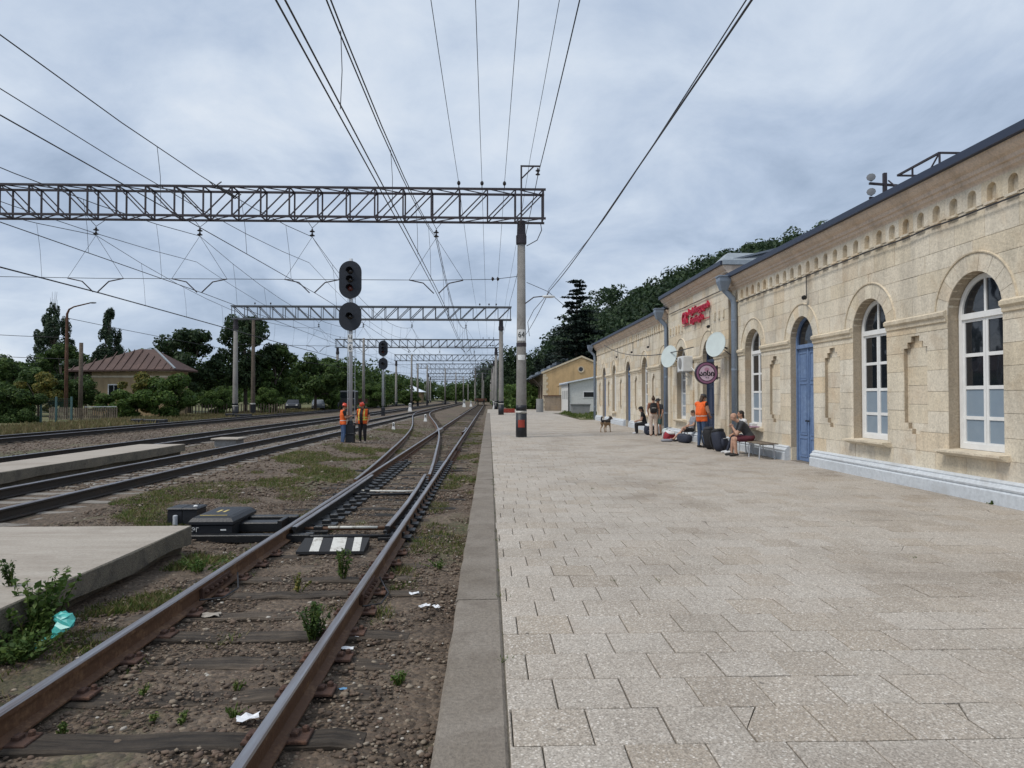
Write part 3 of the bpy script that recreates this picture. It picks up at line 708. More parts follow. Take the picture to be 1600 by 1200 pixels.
def tile_geo(m, x, y, w, d, q):
    t = [q.uniform(-0.0035, 0.0035) for _ in range(4)]; g_ = 0.004; b = 0.006
    x0, x1, y0, y1 = x + g_, x + w - g_, y + g_, y + d - g_
    if w > 0.3 and q.random() < 0.07:
        cx_, cy_ = q.uniform(0.05, 0.2), q.uniform(0.05, 0.25); k = q.choice((0, 1)); z = q.uniform(-0.003, 0.001)
        if k: pa = [(x0, y0), (x1, y0), (x1, y1 - cy_), (x1 - cx_, y1), (x0, y1)]; pb = [(x1, y1 - cy_ + 0.012), (x1, y1), (x1 - cx_ + 0.012, y1)]
        else: pa = [(x0, y0), (x1, y0), (x1, y1), (x0 + cx_, y1), (x0, y1 - cy_)]; pb = [(x0, y1 - cy_ + 0.012), (x0 + cx_ - 0.012, y1), (x0, y1)]
        m.prism(pa, lambda u, v, w_: (u, v, w_), -0.018, z); m.prism(pb, lambda u, v, w_: (u, v, w_), -0.018, z - q.uniform(0.0, 0.006)); return
    c = [(x0, y0), (x1, y0), (x1, y1), (x0, y1)]; i_ = [(x0 + b, y0 + b), (x1 - b, y0 + b), (x1 - b, y1 - b), (x0 + b, y1 - b)]
    V_ = [(*p, -0.018) for p in c] + [(*p, t[k] - 0.005) for k, p in enumerate(c)] + [(*p, t[k]) for k, p in enumerate(i_)]
    F_ = [(8, 9, 10, 11)] + [(k, (k + 1) % 4, 4 + (k + 1) % 4, 4 + k) for k in range(4)] + [(4 + k, 4 + (k + 1) % 4, 8 + (k + 1) % 4, 8 + k) for k in range(4)]
    m.add(V_, F_)
tq = random.Random(3); tiles = []; y = -1.0; off = 0.0
while y < 75.6:
    off = (off + tq.choice((0.14, 0.19, 0.2, 0.23))) % TW; x = 0.10; d = 0.4 + tq.uniform(-0.004, 0.004)
    xmax = 8.15 if y < 52 else 6.9
    xx = x; first = TW - off if off > 0.05 else TW
    while xx < xmax - 0.03:
        w = min(first if xx == x else TW, xmax - xx); tiles.append((xx, y, w, d)); xx += w
    y += d
def vis(t): return t[1] > 2.9 and t[0] < 0.74 * (t[1] + 0.4) + 0.3
order = sorted(range(len(tiles)), key=lambda i: (not vis(tiles[i]), tiles[i][1] + 0.25 * tiles[i][0]))
near = set(order[:300]); rest = MB()
for i, t in enumerate(tiles):
    if i in near:
        m = MB(); tile_geo(m, *t, tq); m.build('paving_tile', 'tile', pf)
    else: tile_geo(rest, *t, tq)
tag(rest.build('paving_tiles', 'tile', pf), kind='stuff')
x = np.concatenate([np.full(26, 0.097) + nr.normal(0, 0.006, 26), nr.uniform(0.3, 5, 16)]); y = np.concatenate([nr.uniform(4, 28, 26), np.round(nr.uniform(4, 16, 16) / 0.4) * 0.4 - 1.0 + 1.0])
tag(blades(x, y, np.zeros(len(x)), nr.uniform(0.012, 0.04, len(x)), 'joint_weeds', 'grass', w=0.006, nb=12, spread=0.028, lean=1.4), 'tiny weeds growing in the joints of the platform paving', 'weeds', kind='stuff')
# dead-end pavement beyond the platform, grass verge by the far corner of the station
m = MB(); m.box(-0.2, 9.5, 76.01, 100, -0.6, -0.012); tag(m.build('pavement', 'slab'), kind='structure')
m = MB(); m.prism([(6.92, 52.1), (9.2, 51.9), (16, 58), (17, 92), (9.8, 90), (8.2, 70)], lambda u, v, w: (u, v, w), -0.4, 0.03)
tag(m.build('grass_verge', 'meadow'), kind='structure')
x = nr.uniform(7, 15, 2500); y = nr.uniform(53, 90, 2500); keep = x > 7.2 + np.maximum(0, (y - 70) * 0.14)
tag(blades(x[keep], y[keep], np.full(keep.sum(), 0.03), nr.uniform(0.06, 0.2, keep.sum()), 'verge_grass', 'grass', w=0.02, nb=5, spread=0.1), 'grass on the verge past the end of the station', 'grass', kind='stuff')

# concrete islands between the tracks
def island(name, label, x0, x1, y0, y1, zt, zb):
    m = MB(); nx = 1; rings = []; ny = 26
    for i in range(ny + 1):
        yy = y0 + (y1 - y0) * i / ny; e = rnd.uniform(-0.05, 0.03); e2 = rnd.uniform(-0.03, 0.03)
        rings.append([(x1 - 0.16 + rnd.uniform(-0.05, 0.03), yy, zb), (x1 - 0.13 + rnd.uniform(-0.03, 0.03), yy, zt - 0.24 + e2), (x1 + e * 0.4, yy, zt - 0.215 + e2), (x1 + e * 0.3, yy, zt - 0.012 + e2 * .2), (x1 - 0.015 + e * .2, yy, zt), (x0 + 0.015, yy, zt), (x0, yy, zt - 0.012), (x0, yy, zb)])
    o = len(m.v); m.loft(rings)
    k = 0
    for q in range(ny):
        for i in range(8): m.m[k] = 0 if i == 4 else 1; k += 1
    m.m[-2:] = [1, 1]
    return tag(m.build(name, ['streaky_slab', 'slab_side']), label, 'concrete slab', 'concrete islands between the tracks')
island('concrete_slab', 'wide weathered concrete slab at the left, beside the near track', -6.75, -3.83, -4, 9.15, 0.03, -0.4)
island('concrete_slab', 'narrow concrete island with crumbling dark side between two tracks', -11.15, -9.72, -4, 22.6, 0.2, -0.4)

# ------------------------------------------------------------------ station building
FX = 8.10            # facade plane of the wings
st = empty('station_building', (8.4, 27, 0), 'long pale limestone railway station with arched windows and blue doors', 'station building')
HW = 0.66; SPR = 3.14; RO = 0.97
OPEN = [(4.9, 'W'), (8.1, 'W'), (11.33, 'W'), (14.53, 'W'), (17.74, 'D'), (21.05, 'W'), (24.9, 'N'), (28.45, 'C'), (31.87, 'P'), (35.9, 'W'), (40.2, 'D'), (44.7, 'B'), (48.6, 'D')]
C0, C1 = 22.75, 30.45       # central bay
Y0, Y1 = 2.6, 51.9
def steps_door(z, c): return HW
class Void:
    def __init__(s, c, hw, zb, zt, arch=False, steps=None):
        s.c = c; s.hw = hw; s.zb = zb; s.zt = zt; s.arch = arch; s.steps = steps
    def prof(s, z0, z1):
        """list of (z, halfwidth) from z0 to z1"""
        eps = 1e-4; zs = [z0, z1]
        if s.steps:
            for a, b, h in s.steps: zs += [a - eps, a + eps, b - eps, b + eps]
        else: zs += [s.zb - eps, s.zb + eps, SPR - eps, SPR + eps] if s.arch else []
        if s.arch: zs += list(np.linspace(max(z0, SPR), min(z1, SPR + RO), 7)) if z1 > SPR and z0 < SPR + RO else []
        zs = sorted(z for z in set(zs) if z0 - 1e-9 <= z <= z1 + 1e-9)
        return [(z, s.h(z)) for z in zs]
    def h(s, z):
        if s.steps:
            return max([h for a, b, h in s.steps if a <= z <= b] + [0])
        if z < s.zb: return 0
        if s.arch and z > SPR: return math.sqrt(max(0, RO * RO - (z - SPR) ** 2))
        return s.hw
panels = [6.5, 9.72, 12.93, 16.13, 19.42, 33.9, 38.0, 42.4, 46.7, 50.4]
CROSS = [(0.99, 2.86, 0.125), (1.09, 2.75, 0.24), (1.20, 2.64, 0.36)]
voids = [Void(c, HW, 0.78 if k in 'WCB' else -1, 0, True) for c, k in OPEN] + [Void(c, 0.3, 0, 0, False, CROSS) for c in panels]
voids.sort(key=lambda v: v.c)
FR = lambda x: (lambda u, v, w: (x + w, u, v))
stones_near = []; stones_far = MB(); backing = MB()
def wall_span(x, ya, yb, zlo, zhi, q, course=0.36):
    zs = [zlo]
    while zs[-1] < zhi - 0.2: zs.append(min(zhi, zs[-1] + course * q.choice((0.92, 1.0, 1.08))))
    zs[-1] = zhi
    for z0, z1 in zip(zs[:-1], zs[1:]):
        vv = [v for v in voids if ya < v.c < yb and (v.h(z0 + .001) > 0 or v.h(z1 - .001) > 0 or v.h((z0 + z1) / 2) > 0)]
        edges = [('flat', ya)] + [e for v in vv for e in (('L', v), ('R', v))] + [('flat', yb)]
        def side(e, za, zb_, ins):
            if e[0] == 'flat': return [(e[1], za), (e[1], zb_)]
            sg = -1 if e[0] == 'L' else 1
            return [(e[1].c + sg * (h + 0.0), z) for z, h in e[1].prof(za, zb_)]
        for k in range(0, len(edges), 2):
            ea, eb = edges[k], edges[k + 1]
            la = side(ea, z0, z1, 0); lb = side(eb, z0, z1, 0)
            backing.prism(la + lb[::-1], FR(x), 0.010, 0.25)
            mn = max(p[0] for p in la); mx = min(p[0] for p in lb); cuts = []
            span = mx - mn
            if span > 0.95:
                nn = max(2, round(span / q.uniform(0.56, 0.78)))
                cuts = [mn + span * (i + q.uniform(-0.18, 0.18)) / nn for i in range(1, nn)]
            ends = [la] + [[(c, z0), (c, z1)] for c in cuts] + [lb]
            g_ = 0.0035
            for a, b in zip(ends[:-1], ends[1:]):
                za, zb_ = z0 + g_, z1 - g_
                A = [(p[0] + g_, min(max(p[1], za), zb_)) for p in a]; B = [(p[0] - g_, min(max(p[1], za), zb_)) for p in b]
                poly = A + B[::-1]; pr = q.uniform(-0.004, 0.004)
                stones_near.append((poly, x, pr))
q = random.Random(21)
CX = FX - 0.16
wall_span(FX, Y0, C0, 0.36, 4.80, q); wall_span(FX, C1, Y1, 0.36, 4.80, q)
wall_span(CX, C0, C1, 0.36, 5.35, q)
# voussoirs round every arch
for c, k in OPEN:
    x = CX if C0 < c < C1 else FX; nv_ = 9
    for i in range(nv_):
        a0, a1 = math.pi * i / nv_ + 0.005, math.pi * (i + 1) / nv_ - 0.005
        ro = RO - 0.004
        poly = [(c + HW * math.cos(a0), SPR + HW * math.sin(a0)), (c + HW * math.cos((a0 + a1) / 2), SPR + HW * math.sin((a0 + a1) / 2)), (c + HW * math.cos(a1), SPR + HW * math.sin(a1)),
                (c + ro * math.cos(a1), SPR + ro * math.sin(a1)), (c + ro * math.cos((a0 + a1) / 2), SPR + ro * math.sin((a0 + a1) / 2)), (c + ro * math.cos(a0), SPR + ro * math.sin(a0))]
        stones_near.append((poly, x, -0.006))
        pass
    ring = [(c + HW * math.cos(t), SPR + HW * math.sin(t)) for t in np.linspace(0, math.pi, 15)] + [(c + RO * math.cos(t), SPR + RO * math.sin(t)) for t in np.linspace(math.pi, 0, 15)]
    backing.prism(ring, FR(x), 0.012, 0.25)
# blind stepped panels: recessed back with its own courses
for c in panels:
    for a, b, h in CROSS[2:]:
        zz = [a, 1.56, 1.92, 2.28, b]
        for z0, z1 in zip(zz[:-1], zz[1:]):
            stones_near.append(([(c - h, z0 + .003), (c + h, z0 + .003), (c + h, z1 - .003), (c - h, z1 - .003)], FX, 0.075))
    for a, b, h in ((0.99, 1.20, 0.24), (2.64, 2.86, 0.24)):
        stones_near.append(([(c - h, a), (c + h, a), (c + h, b), (c - h, b)], FX, 0.078))
def sdist(sn): return abs(sum(p[0] for p in sn[0]) / len(sn[0]) - 10)
stones_near.sort(key=lambda sn: (sum(p[0] for p in sn[0]) / len(sn[0]) < 9.9, sdist(sn)))
for i, (poly, x, pr) in enumerate(stones_near):
    dep = 0.09 if pr < 0.05 else 0.16
    if i < 300:
        m = MB(); m.prism(poly, FR(x), pr, dep); m.build('stone_block', 'limestone', st)
    else: stones_far.prism(poly, FR(x), pr, dep)
tag(stones_far.build('stone_blocks', 'limestone', st), kind='stuff')
backing.build('masonry', 'mortar', st)
# core walls: back, ends, lining behind the frieze
m = MB(); m.box(FX + 0.55, FX + 0.75, Y0 + 0.3, Y1 - 0.3, 0, 5.3); m.box(17.7, 18, Y0, Y1, 0, 5.3); m.box(FX + 0.012, 18, Y0, Y0 + 0.29, 0, 5.3); m.box(FX + 0.012, 18, Y1 - 0.29, Y1 - 0.002, 0, 5.3)
m.box(FX + 0.06, FX + 0.5, Y0 + 0.3, Y1 - 0.3, 4.81, 5.3)
m.box(CX + 0.06, FX + 0.05, C0 + 0.004, C1 - 0.004, 4.3, 5.67); m.box(CX + 0.02, CX + 0.30, C0 + 0.003, C0 + 0.3, 0.36, 5.65); m.box(CX + 0.02, CX + 0.30, C1 - 0.3, C1 - 0.003, 0.36, 5.65)
m.build('inner_wall', 'limestone', st)
# reveals of the openings
for c, k in OPEN:
    x = CX if C0 < c < C1 else FX; zb = 0.78 if k in 'WCB' else 0.0; d = 0.40 if k in 'WCB' else 0.34
    dd = x + 0.02; de = FX + 0.62
    m = MB(); T = 0.12
    for sg in (-1, 1): m.prism([(c + sg * (HW + 0.001), zb), (c + sg * (HW + T), zb), (c + sg * (HW + T), SPR), (c + sg * (HW + 0.001), SPR)], FR(0), dd, de)
    ring = [(c + (HW + 0.001) * math.cos(t), SPR + (HW + 0.001) * math.sin(t)) for t in np.linspace(0, math.pi, 19)] + [(c + (HW + T) * math.cos(t), SPR + (HW + T) * math.sin(t)) for t in np.linspace(math.pi, 0, 19)]
    m.prism(ring, FR(0), dd, de); m.build('reveal', 'trim_stone', st)
    # hood moulding
    rings = []
    for t in np.linspace(0, math.pi, 21):
        cs, sn = math.cos(t), math.sin(t)
        rings.append([(x + 0.01, c + (RO - 0.005) * cs, SPR + 0.1 * (t < .01 or t > 3.13) * 0 + (RO - 0.005) * sn), (x - 0.026, c + (RO - 0.002) * cs, SPR + (RO - 0.002) * sn), (x - 0.030, c + (RO + 0.02) * cs, SPR + (RO + 0.02) * sn), (x + 0.01, c + (RO + 0.032) * cs, SPR + (RO + 0.032) * sn)])
    m = MB(); m.loft(rings); m.build('hood_moulding', 'trim_stone', st)
# impost string course between the openings
def extr(prof, x, ya, yb, name, mat, parent=st):
    """prof: (out, z) pairs; out is metres in front of plane x"""
    m = MB(); m.loft([[(x - o, yy, z) for o, z in prof] for yy in (ya, yb)]); return m.build(name, mat, parent)
BAND = [(-0.01, 3.02), (0.03, 3.04), (0.035, 3.10), (0.075, 3.14), (0.08, 3.20), (0.03, 3.235), (-0.01, 3.24)]
def gaps(ya, yb, cs, hw):
    a = ya
    for c in cs:
        if ya < c < yb: yield a, c - hw; a = c + hw
    yield a, yb
for (ya, yb, x) in ((Y0, C0, FX), (C0 - .05, C1 + .05, CX), (C1, Y1, FX)):
    for a, b in gaps(ya, yb, [c for c, k in OPEN], HW + 0.012): extr(BAND, x, a, b, 'string_course', 'trim_stone')
# painted plinth, broken by the doors
PL = [(-0.05, 0.0), (0.15, 0.0), (0.15, 0.20), (0.13, 0.215), (0.115, 0.225), (0.135, 0.245), (0.14, 0.27), (0.10, 0.31), (0.08, 0.325), (0.085, 0.35), (0.02, 0.385), (-0.05, 0.39)]
for (ya, yb, x) in ((Y0, C0, FX), (C0 - .16, C1 + .16, CX), (C1, Y1, FX)):
    for a, b in gaps(ya, yb, [c for c, k in OPEN if k in 'DNP'], HW + 0.06): extr(PL, x, a, b, 'plinth', 'plinth_paint')
# pilasters of the central bay
for yc in (23.15, 26.15, 26.75, 30.1):
    m = MB(); m.bbox(0, 0, 0, 0, 0, 0); m = MB()
    z = 0.40
    while z < 3.0:
        z2 = min(3.015, z + rnd.uniform(0.5, 0.62)); mm = MB(); mm.box(CX - 0.075, CX - 0.002, yc - 0.19, yc + 0.19, z + 0.003, z2 - 0.003); mm.build('pilaster_block', 'limestone', st); z = z2
# frieze of little blind arches
FZ0, FZ1 = 4.80, 5.20; MW = 0.46
def frieze_mesh():
    m = MB(); r_ = 0.105; zc_ = 5.045; zb = 4.845; w = MW / 2 - 0.002; h = 0.0
    arc = [(r_ * math.cos(t), zc_ + r_ * math.sin(t)) for t in np.linspace(0, math.pi, 9)]
    m.prism([(w, FZ0 + 0.05), (w, FZ1), (-w, FZ1), (-w, FZ0 + 0.05), (-r_, FZ0 + 0.05)] + arc[::-1] + [(r_, FZ0 + 0.05)], FR(0), -0.03, 0.059)
    m.prism([(w, FZ0 + 0.003), (w, FZ0 + 0.05), (-w, FZ0 + 0.05), (-w, FZ0 + 0.003)], FR(0), -0.015, 0.058)
    m.prism([(r_ + 0.05, FZ0 + 0.012), (r_ + 0.05, FZ0 + 0.052), (-r_ - 0.0, FZ0 + 0.052), (-r_ - 0.0, FZ0 + 0.012)], FR(0), -0.055, -0.016)
    return m.mesh('frieze_arch', 'limestone')
FM = frieze_mesh()
for a, b in ((Y0, C0), (C1, Y1)):
    n_ = int((b - a) / MW); off = (b - a - n_ * MW) / 2
    for i in range(n_): put('frieze_arch', FM, st, (FX, a + off + (i + 0.5) * MW, 0))
    for e0, e1 in ((a, a + off), (b - off, b)):
        mm = MB(); mm.box(FX - 0.028, FX + 0.059, e0, e1, FZ0 + 0.003, FZ1); mm.build('frieze_end', 'limestone', st)
for i in range(22):
    yy = C0 + 0.45 + i * 0.458
    if (yy < 24.4 or yy > 28.2) and yy < C1 - 0.2:
        mm = MB(); mm.prism([(yy - 0.06, 4.40), (yy + 0.06, 4.40), (yy + 0.06, 4.66), (yy + 0.035, 4.72), (yy - 0.035, 4.72), (yy - 0.06, 4.66)], FR(CX), -0.05, -0.006); mm.build('corbel', 'limestone', st)
# cornices
CO = [(-0.06, 5.20), (0.03, 5.20), (0.045, 5.235), (0.09, 5.27), (0.10, 5.33), (0.14, 5.345), (0.15, 5.41), (0.21, 5.45), (0.26, 5.51), (0.285, 5.58), (-0.06, 5.58)]
for a, b in ((Y0 - 0.3, C0), (C1, Y1 + 0.3)): extr(CO, FX, a, b, 'cornice', 'cornice_plaster')
CC = [(o, z + 0.46) for o, z in CO]
extr(CC, CX, C0 - 0.28, C1 + 0.28, 'cornice', 'cornice_plaster')
m = MB(); m.box(CX + 0.01, CX + 0.4, C0, C1, 5.355, 5.70)
for i in range(19): m.box(CX - 0.02, CX + 0.012, C0 + 0.02 + i * 0.392, C0 + 0.40 + i * 0.392, 5.36, 5.655)
m.build('attic_course', 'limestone', st)
# roofs: wings, central bay, gutters' dark edge
def roof(ya, yb, x0, z0, name, mat='roof_metal'):
    m = MB(); xr = 13.4; zr = z0 + 1.45
    m.prism([(x0, z0), (xr, zr), (18.5, z0), (18.5, z0 + 0.06), (xr, zr + 0.06), (x0, z0 + 0.06)], lambda u, v, w: (u, w, v), ya, yb); r_ = m.build(name, mat, st)
    m = MB(); m.box(x0 - 0.05, x0 + 0.03, ya, yb, z0 - 0.05, z0 + 0.085); m.build('roof_edge', 'roof_edge', r_)
    return r_
roof(Y0 - 0.35, C0, FX - 0.32, 5.635, 'roof'); roof(C1, Y1 + 0.35, FX - 0.32, 5.635, 'roof'); roof(C0 - 0.30, C1 + 0.30, CX - 0.32, 6.095, 'roof')
m = MB(); m.box(CX + 0.06, 12, C0 - 0.25, C1 + 0.25, 5.66, 6.08); m.build('attic_wall', 'cornice_plaster', st)
m = MB(); a = (CX - 0.30, C0 - 0.35); rings = []
for ins, z in ((0, 6.05), (0, 6.20), (0.28, 6.48)): rings.append([(a[0] + ins, a[1] + ins, z), (a[0] + 2.4 - ins, a[1] + ins, z), (a[0] + 2.4 - ins, a[1] + 1.0 - ins, z), (a[0] + ins, a[1] + 1.0 - ins, z)])
m.loft(rings); m.build('parapet_cap', 'galvanised', st)
# windows
def window(c, x, kind):
    fx = x + 0.19
    w = MB(); hw, zb = HW - 0.02, 0.80
    ring = [(c + hw * math.cos(t), SPR + hw * math.sin(t)) for t in np.linspace(0, math.pi, 17)]; ri = hw - 0.085
    ringi = [(c + ri * math.cos(t), SPR + ri * math.sin(t)) for t in np.linspace(math.pi, 0, 17)]
    w.prism([(c + hw, zb)] + ring + [(c - hw, zb), (c - ri, zb)] + ringi + [(c + ri, zb)], FR(fx), 0, 0.09)
    w.box(fx - 0.0, fx + 0.085, c - ri, c + ri, zb, zb + 0.10)
    wo = w.build('window', 'frame_white', st)
    zt = SPR - 0.10
    m = MB(); m.box(fx - 0.018, fx + 0.08, c - ri, c + ri, zt, zt + 0.10); m.box(fx + 0.01, fx + 0.08, c - 0.022, c + 0.022, zt + 0.1, SPR + ri); m.build('transom', 'frame_white', wo)
    rows = [zb + 0.10, 1.34, 1.86, 2.42, zt]
    for sg in (-1, 1):
        y0_, y1_ = (c - ri, c - 0.004) if sg < 0 else (c + 0.004, c + ri)
        m = MB(); t = 0.055
        m.box(fx + 0.012, fx + 0.07, y0_, y0_ + t, rows[0], rows[-1]); m.box(fx + 0.012, fx + 0.07, y1_ - t, y1_, rows[0], rows[-1])
        for i, z in enumerate(rows):
            a = 0.03 if 0 < i < 4 else 0.0
            m.box(fx + 0.014, fx + 0.068, y0_ + t, y1_ - t, (z - a) if i else z, z + (0.03 if i < 4 else 0) if i < 4 else z) if i < 4 else m.box(fx + 0.014, fx + 0.068, y0_ + t, y1_ - t, z - 0.05, z)
        m.build('casement', 'frame_white', wo)
        for i in range(4):
            m = MB(); m.box(fx + 0.03, fx + 0.036, y0_ + t, y1_ - t, rows[i] + 0.03, rows[i + 1] - 0.02)
            m.build('pane', 'film' if i < 2 else 'glass', wo)
        m = MB(); arc = [(c + sg * 0.022, zt + 0.1)] + [(c + sg * ri * math.cos(t_), SPR + ri * math.sin(t_)) for t_ in np.linspace(0.0, math.pi / 2 - 0.03, 9)]
        m.prism(arc if sg > 0 else arc[::-1], FR(fx), 0.035, 0.041); m.build('pane', 'glass', wo)
    m = MB(); m.loft([[(x - o, yy, z) for o, z in ((-0.33, 0.70), (0.06, 0.68), (0.10, 0.70), (0.16, 0.735), (0.19, 0.74), (0.19, 0.775), (-0.33, 0.80))] for yy in (c - HW - 0.13, c + HW + 0.13)])
    m.build('sill', 'trim_stone', wo)
    if kind == 'C':
        m = MB()
        for i in range(7): m.tube([(fx - 0.03, c - 0.52 + i * 0.173, 0.9), (fx - 0.03, c - 0.52 + i * 0.173, 3.0)], 0.009, 5)
        for z in (1.1, 1.55, 2.0, 2.5, 2.9): m.tube([(fx - 0.04, c - 0.56, z), (fx - 0.04, c + 0.56, z)], 0.008, 5)
        m.build('window_grille', 'silver_paint', wo)
    return wo
def door(c, x, kind):
    mt = {'D': 'door_blue', 'N': 'door_navy', 'P': 'door_pale'}[kind]; fx = x + 0.15
    m = MB(); hw = HW - 0.004; ri = hw - 0.06
    ring = [(c + hw * math.cos(t), SPR + hw * math.sin(t)) for t in np.linspace(0, math.pi, 17)]; ringi = [(c + ri * math.cos(t), SPR + ri * math.sin(t)) for t in np.linspace(math.pi, 0, 17)]
    m.prism([(c + hw, 0.0)] + ring + [(c - hw, 0.0), (c - ri, 0.0)] + ringi + [(c + ri, 0.0)], FR(fx), 0, 0.10)
    m.box(fx - 0.02, fx + 0.095, c - ri, c + ri, 2.98, 3.08); do = m.build('door', mt, st)
    for sg in (-1, 1):
        y0_, y1_ = (c - ri, c - 0.003) if sg < 0 else (c + 0.003, c + ri)
        m = MB(); m.box(fx + 0.045, fx + 0.085, y0_, y1_, 0.02, 2.978)
        for z0, z1 in ((0.14, 0.62), (0.72, 2.05), (2.15, 2.86)):
            a, b = y0_ + 0.09, y1_ - 0.09
            for zz in (z0, z1): m.box(fx + 0.028, fx + 0.046, a, b, zz - 0.014, zz + 0.014)
            for yy in (a, b): m.box(fx + 0.0285, fx + 0.046, yy - 0.014, yy + 0.014, z0 + 0.014, z1 - 0.014)
            m.box(fx + 0.036, fx + 0.046, a + 0.05, b - 0.05, z0 + 0.05, z1 - 0.05)
        m.build('door_leaf', mt, do)
        m = MB(); m.lathe([(0.03, 0.0), (0.03, 0.008), (0.012, 0.012), (0.012, 0.04), (0.026, 0.05), (0.026, 0.065), (0.01, 0.074)], (fx + 0.046, c + sg * 0.07, 1.08), (-1, 0, 0), 10); m.build('door_knob', 'oily_black', do, True)
    if kind == 'D': m = MB(); m.box(fx + 0.02, fx + 0.05, c - 0.03, c + 0.03, 0.03, 2.97); m.build('cover_strip', mt, do)
    m = MB(); arc = [(c + (ri - 0.0) * math.cos(t), SPR + ri * math.sin(t)) for t in np.linspace(0, math.pi, 15)]
    m.prism([(c + ri, 3.08)] + arc + [(c - ri, 3.08)], FR(fx), 0.05, 0.056); m.build('fanlight', 'glass', do)
    m = MB(); m.box(fx - 0.16, fx + 0.1, c - HW, c + HW, 0.0, 0.012); m.build('threshold', 'kerb', do)
for c, k in OPEN:
    x = CX if C0 < c < C1 else FX
    if k in 'WC': window(c, x, k)
    elif k == 'B':
        m = MB(); arc = [(c + HW * math.cos(t), SPR + HW * math.sin(t)) for t in np.linspace(0, math.pi, 15)]
        m.prism([(c + HW, 0.79)] + arc + [(c - HW, 0.79)], FR(x), 0.16, 0.3); b_ = m.build('window', 'white_wall', st); tag(b_, 'walled-up arched window painted pale')
        m = MB(); m.box(x - 0.15, x + 0.16, c - HW - 0.1, c + HW + 0.1, 0.68, 0.785); m.build('sill', 'trim_stone', b_)
    else: door(c, x, k)
# rainwater pipes with hoppers
def downpipe(y, x, ztop, dx, parent=st):
    m = MB(); m.tube([(x + 0.02, y, 0.05), (x + 0.02, y, ztop - 0.9), (x - 0.02, y + dx * .2, ztop - 0.72), (x - 0.30, y + dx, ztop - 0.42), (x - 0.32, y + dx, ztop - 0.25)], 0.095, 10); o = m.build('downpipe', 'pipe_paint', parent, True)
    m = MB(); rings = []
    for a, z in ((0.10, ztop - 0.46), (0.19, ztop - 0.16), (0.19, ztop - 0.02), (0.215, ztop - 0.018), (0.215, ztop + 0.02)): rings.append([(x - 0.32 - a, y + dx - a, z), (x - 0.32 + a, y + dx - a, z), (x - 0.32 + a, y + dx + a, z), (x - 0.32 - a, y + dx + a, z)])
    m.loft(rings); m.build('hopper', 'pipe_paint', o)
    for z in (1.0, 2.6, 4.2):
        m = MB(); m.lathe([(0.105, -0.03), (0.105, 0.03)], (x + 0.02, y, z), (0, 0, 1), 10); m.build('pipe_bracket', 'pipe_paint', o)
downpipe(C0 - 0.40, FX - 0.13, 5.63, 0.0); downpipe(C1 + 0.2, FX - 0.22, 5.63, 0.0); downpipe(Y1 + 0.12, FX - 0.16, 5.6, 0.0)
# cables on the facade
def cable(pts, r=0.014): m = MB(); m.tube(pts, r, 5); m.build('cable', 'wire', st)
pts = []
y = Y0
while y < C0 - 0.3: pts.append((FX - 0.075, y, 4.775 + rnd.uniform(-0.02, 0.012))); y += 0.75
cable(pts)
pts = []; y = C0 + 0.1
while y < C1: pts.append((CX - 0.05, y, 5.33 + rnd.uniform(-0.02, 0.01))); y += 0.8
cable(pts)
for yy, x in ((17.3, FX), (24.5, CX), (34.6, FX), (38.6, FX), (43.2, FX)):
    cable([(x - 0.06, yy, 4.78), (x - 0.05, yy + 0.02, 4.5), (x - 0.06, yy - 0.01, 4.25)], 0.012)
    m = MB(); m.lathe([(0.02, 0), (0.06, 0.05), (0.05, 0.12)], (x - 0.05, yy, 4.24), (-1, -0.2, -0.3), 8); m.build('facade_lamp', 'oily_black', st)
cable([(CX - 0.05, C1 - 0.05, 5.2), (CX - 0.06, C1 - 0.02, 4.4), (CX - 0.05, C1 - 0.08, 3.9), (CX - 0.06, C1 - 0.25, 3.6)], 0.014)
# sagging cable strung from the far wing to the dish by the navy door
m = MB(); P0 = Vector((7.85, 47.0, 5.25)); P1 = Vector((7.55, 25.4, 3.55)); m.tube([tuple(P0.lerp(P1, t) + Vector((-0.3 * 4 * t * (1 - t) * .3, 0, -0.9 * 4 * t * (1 - t) * 0.55))) for t in np.linspace(0, 1, 20)], 0.02, 5)
tag(m.build('sagging_cable', 'wire'), 'black cable sagging along the station wall to the near satellite dish', 'cable')
# red lettering
XA, YA = (0, -1, 0), (0, 0, 1)
sg_ = empty('station_sign', (CX - 0.06, 26.2, 4.9), 'raised red lettering of the railway company on the central bay', 'sign')
text('lettering', 'საქართველოს', 0.32, frame((CX - 0.09, 25.75, 5.02), XA, YA), 'sign_red', sg_, 0.035, 'CENTER', 1.05, 0.004)
text('lettering', 'რკინიგზა', 0.32, frame((CX - 0.09, 25.95, 4.66), XA, YA), 'sign_red', sg_, 0.035, 'CENTER', 1.05, 0.004)
text('emblem_letters', 'GR', 0.66, frame((CX - 0.09, 27.55, 4.84), XA, YA), 'sign_red', sg_, 0.04, 'CENTER', 0.8, 0.01)
m = MB()
for z in (4.58, 4.95): m.box(CX - 0.05, CX - 0.03, 24.6, 28.0, z - 0.015, z + 0.015)
m.build('sign_rail', 'sign_red', sg_)

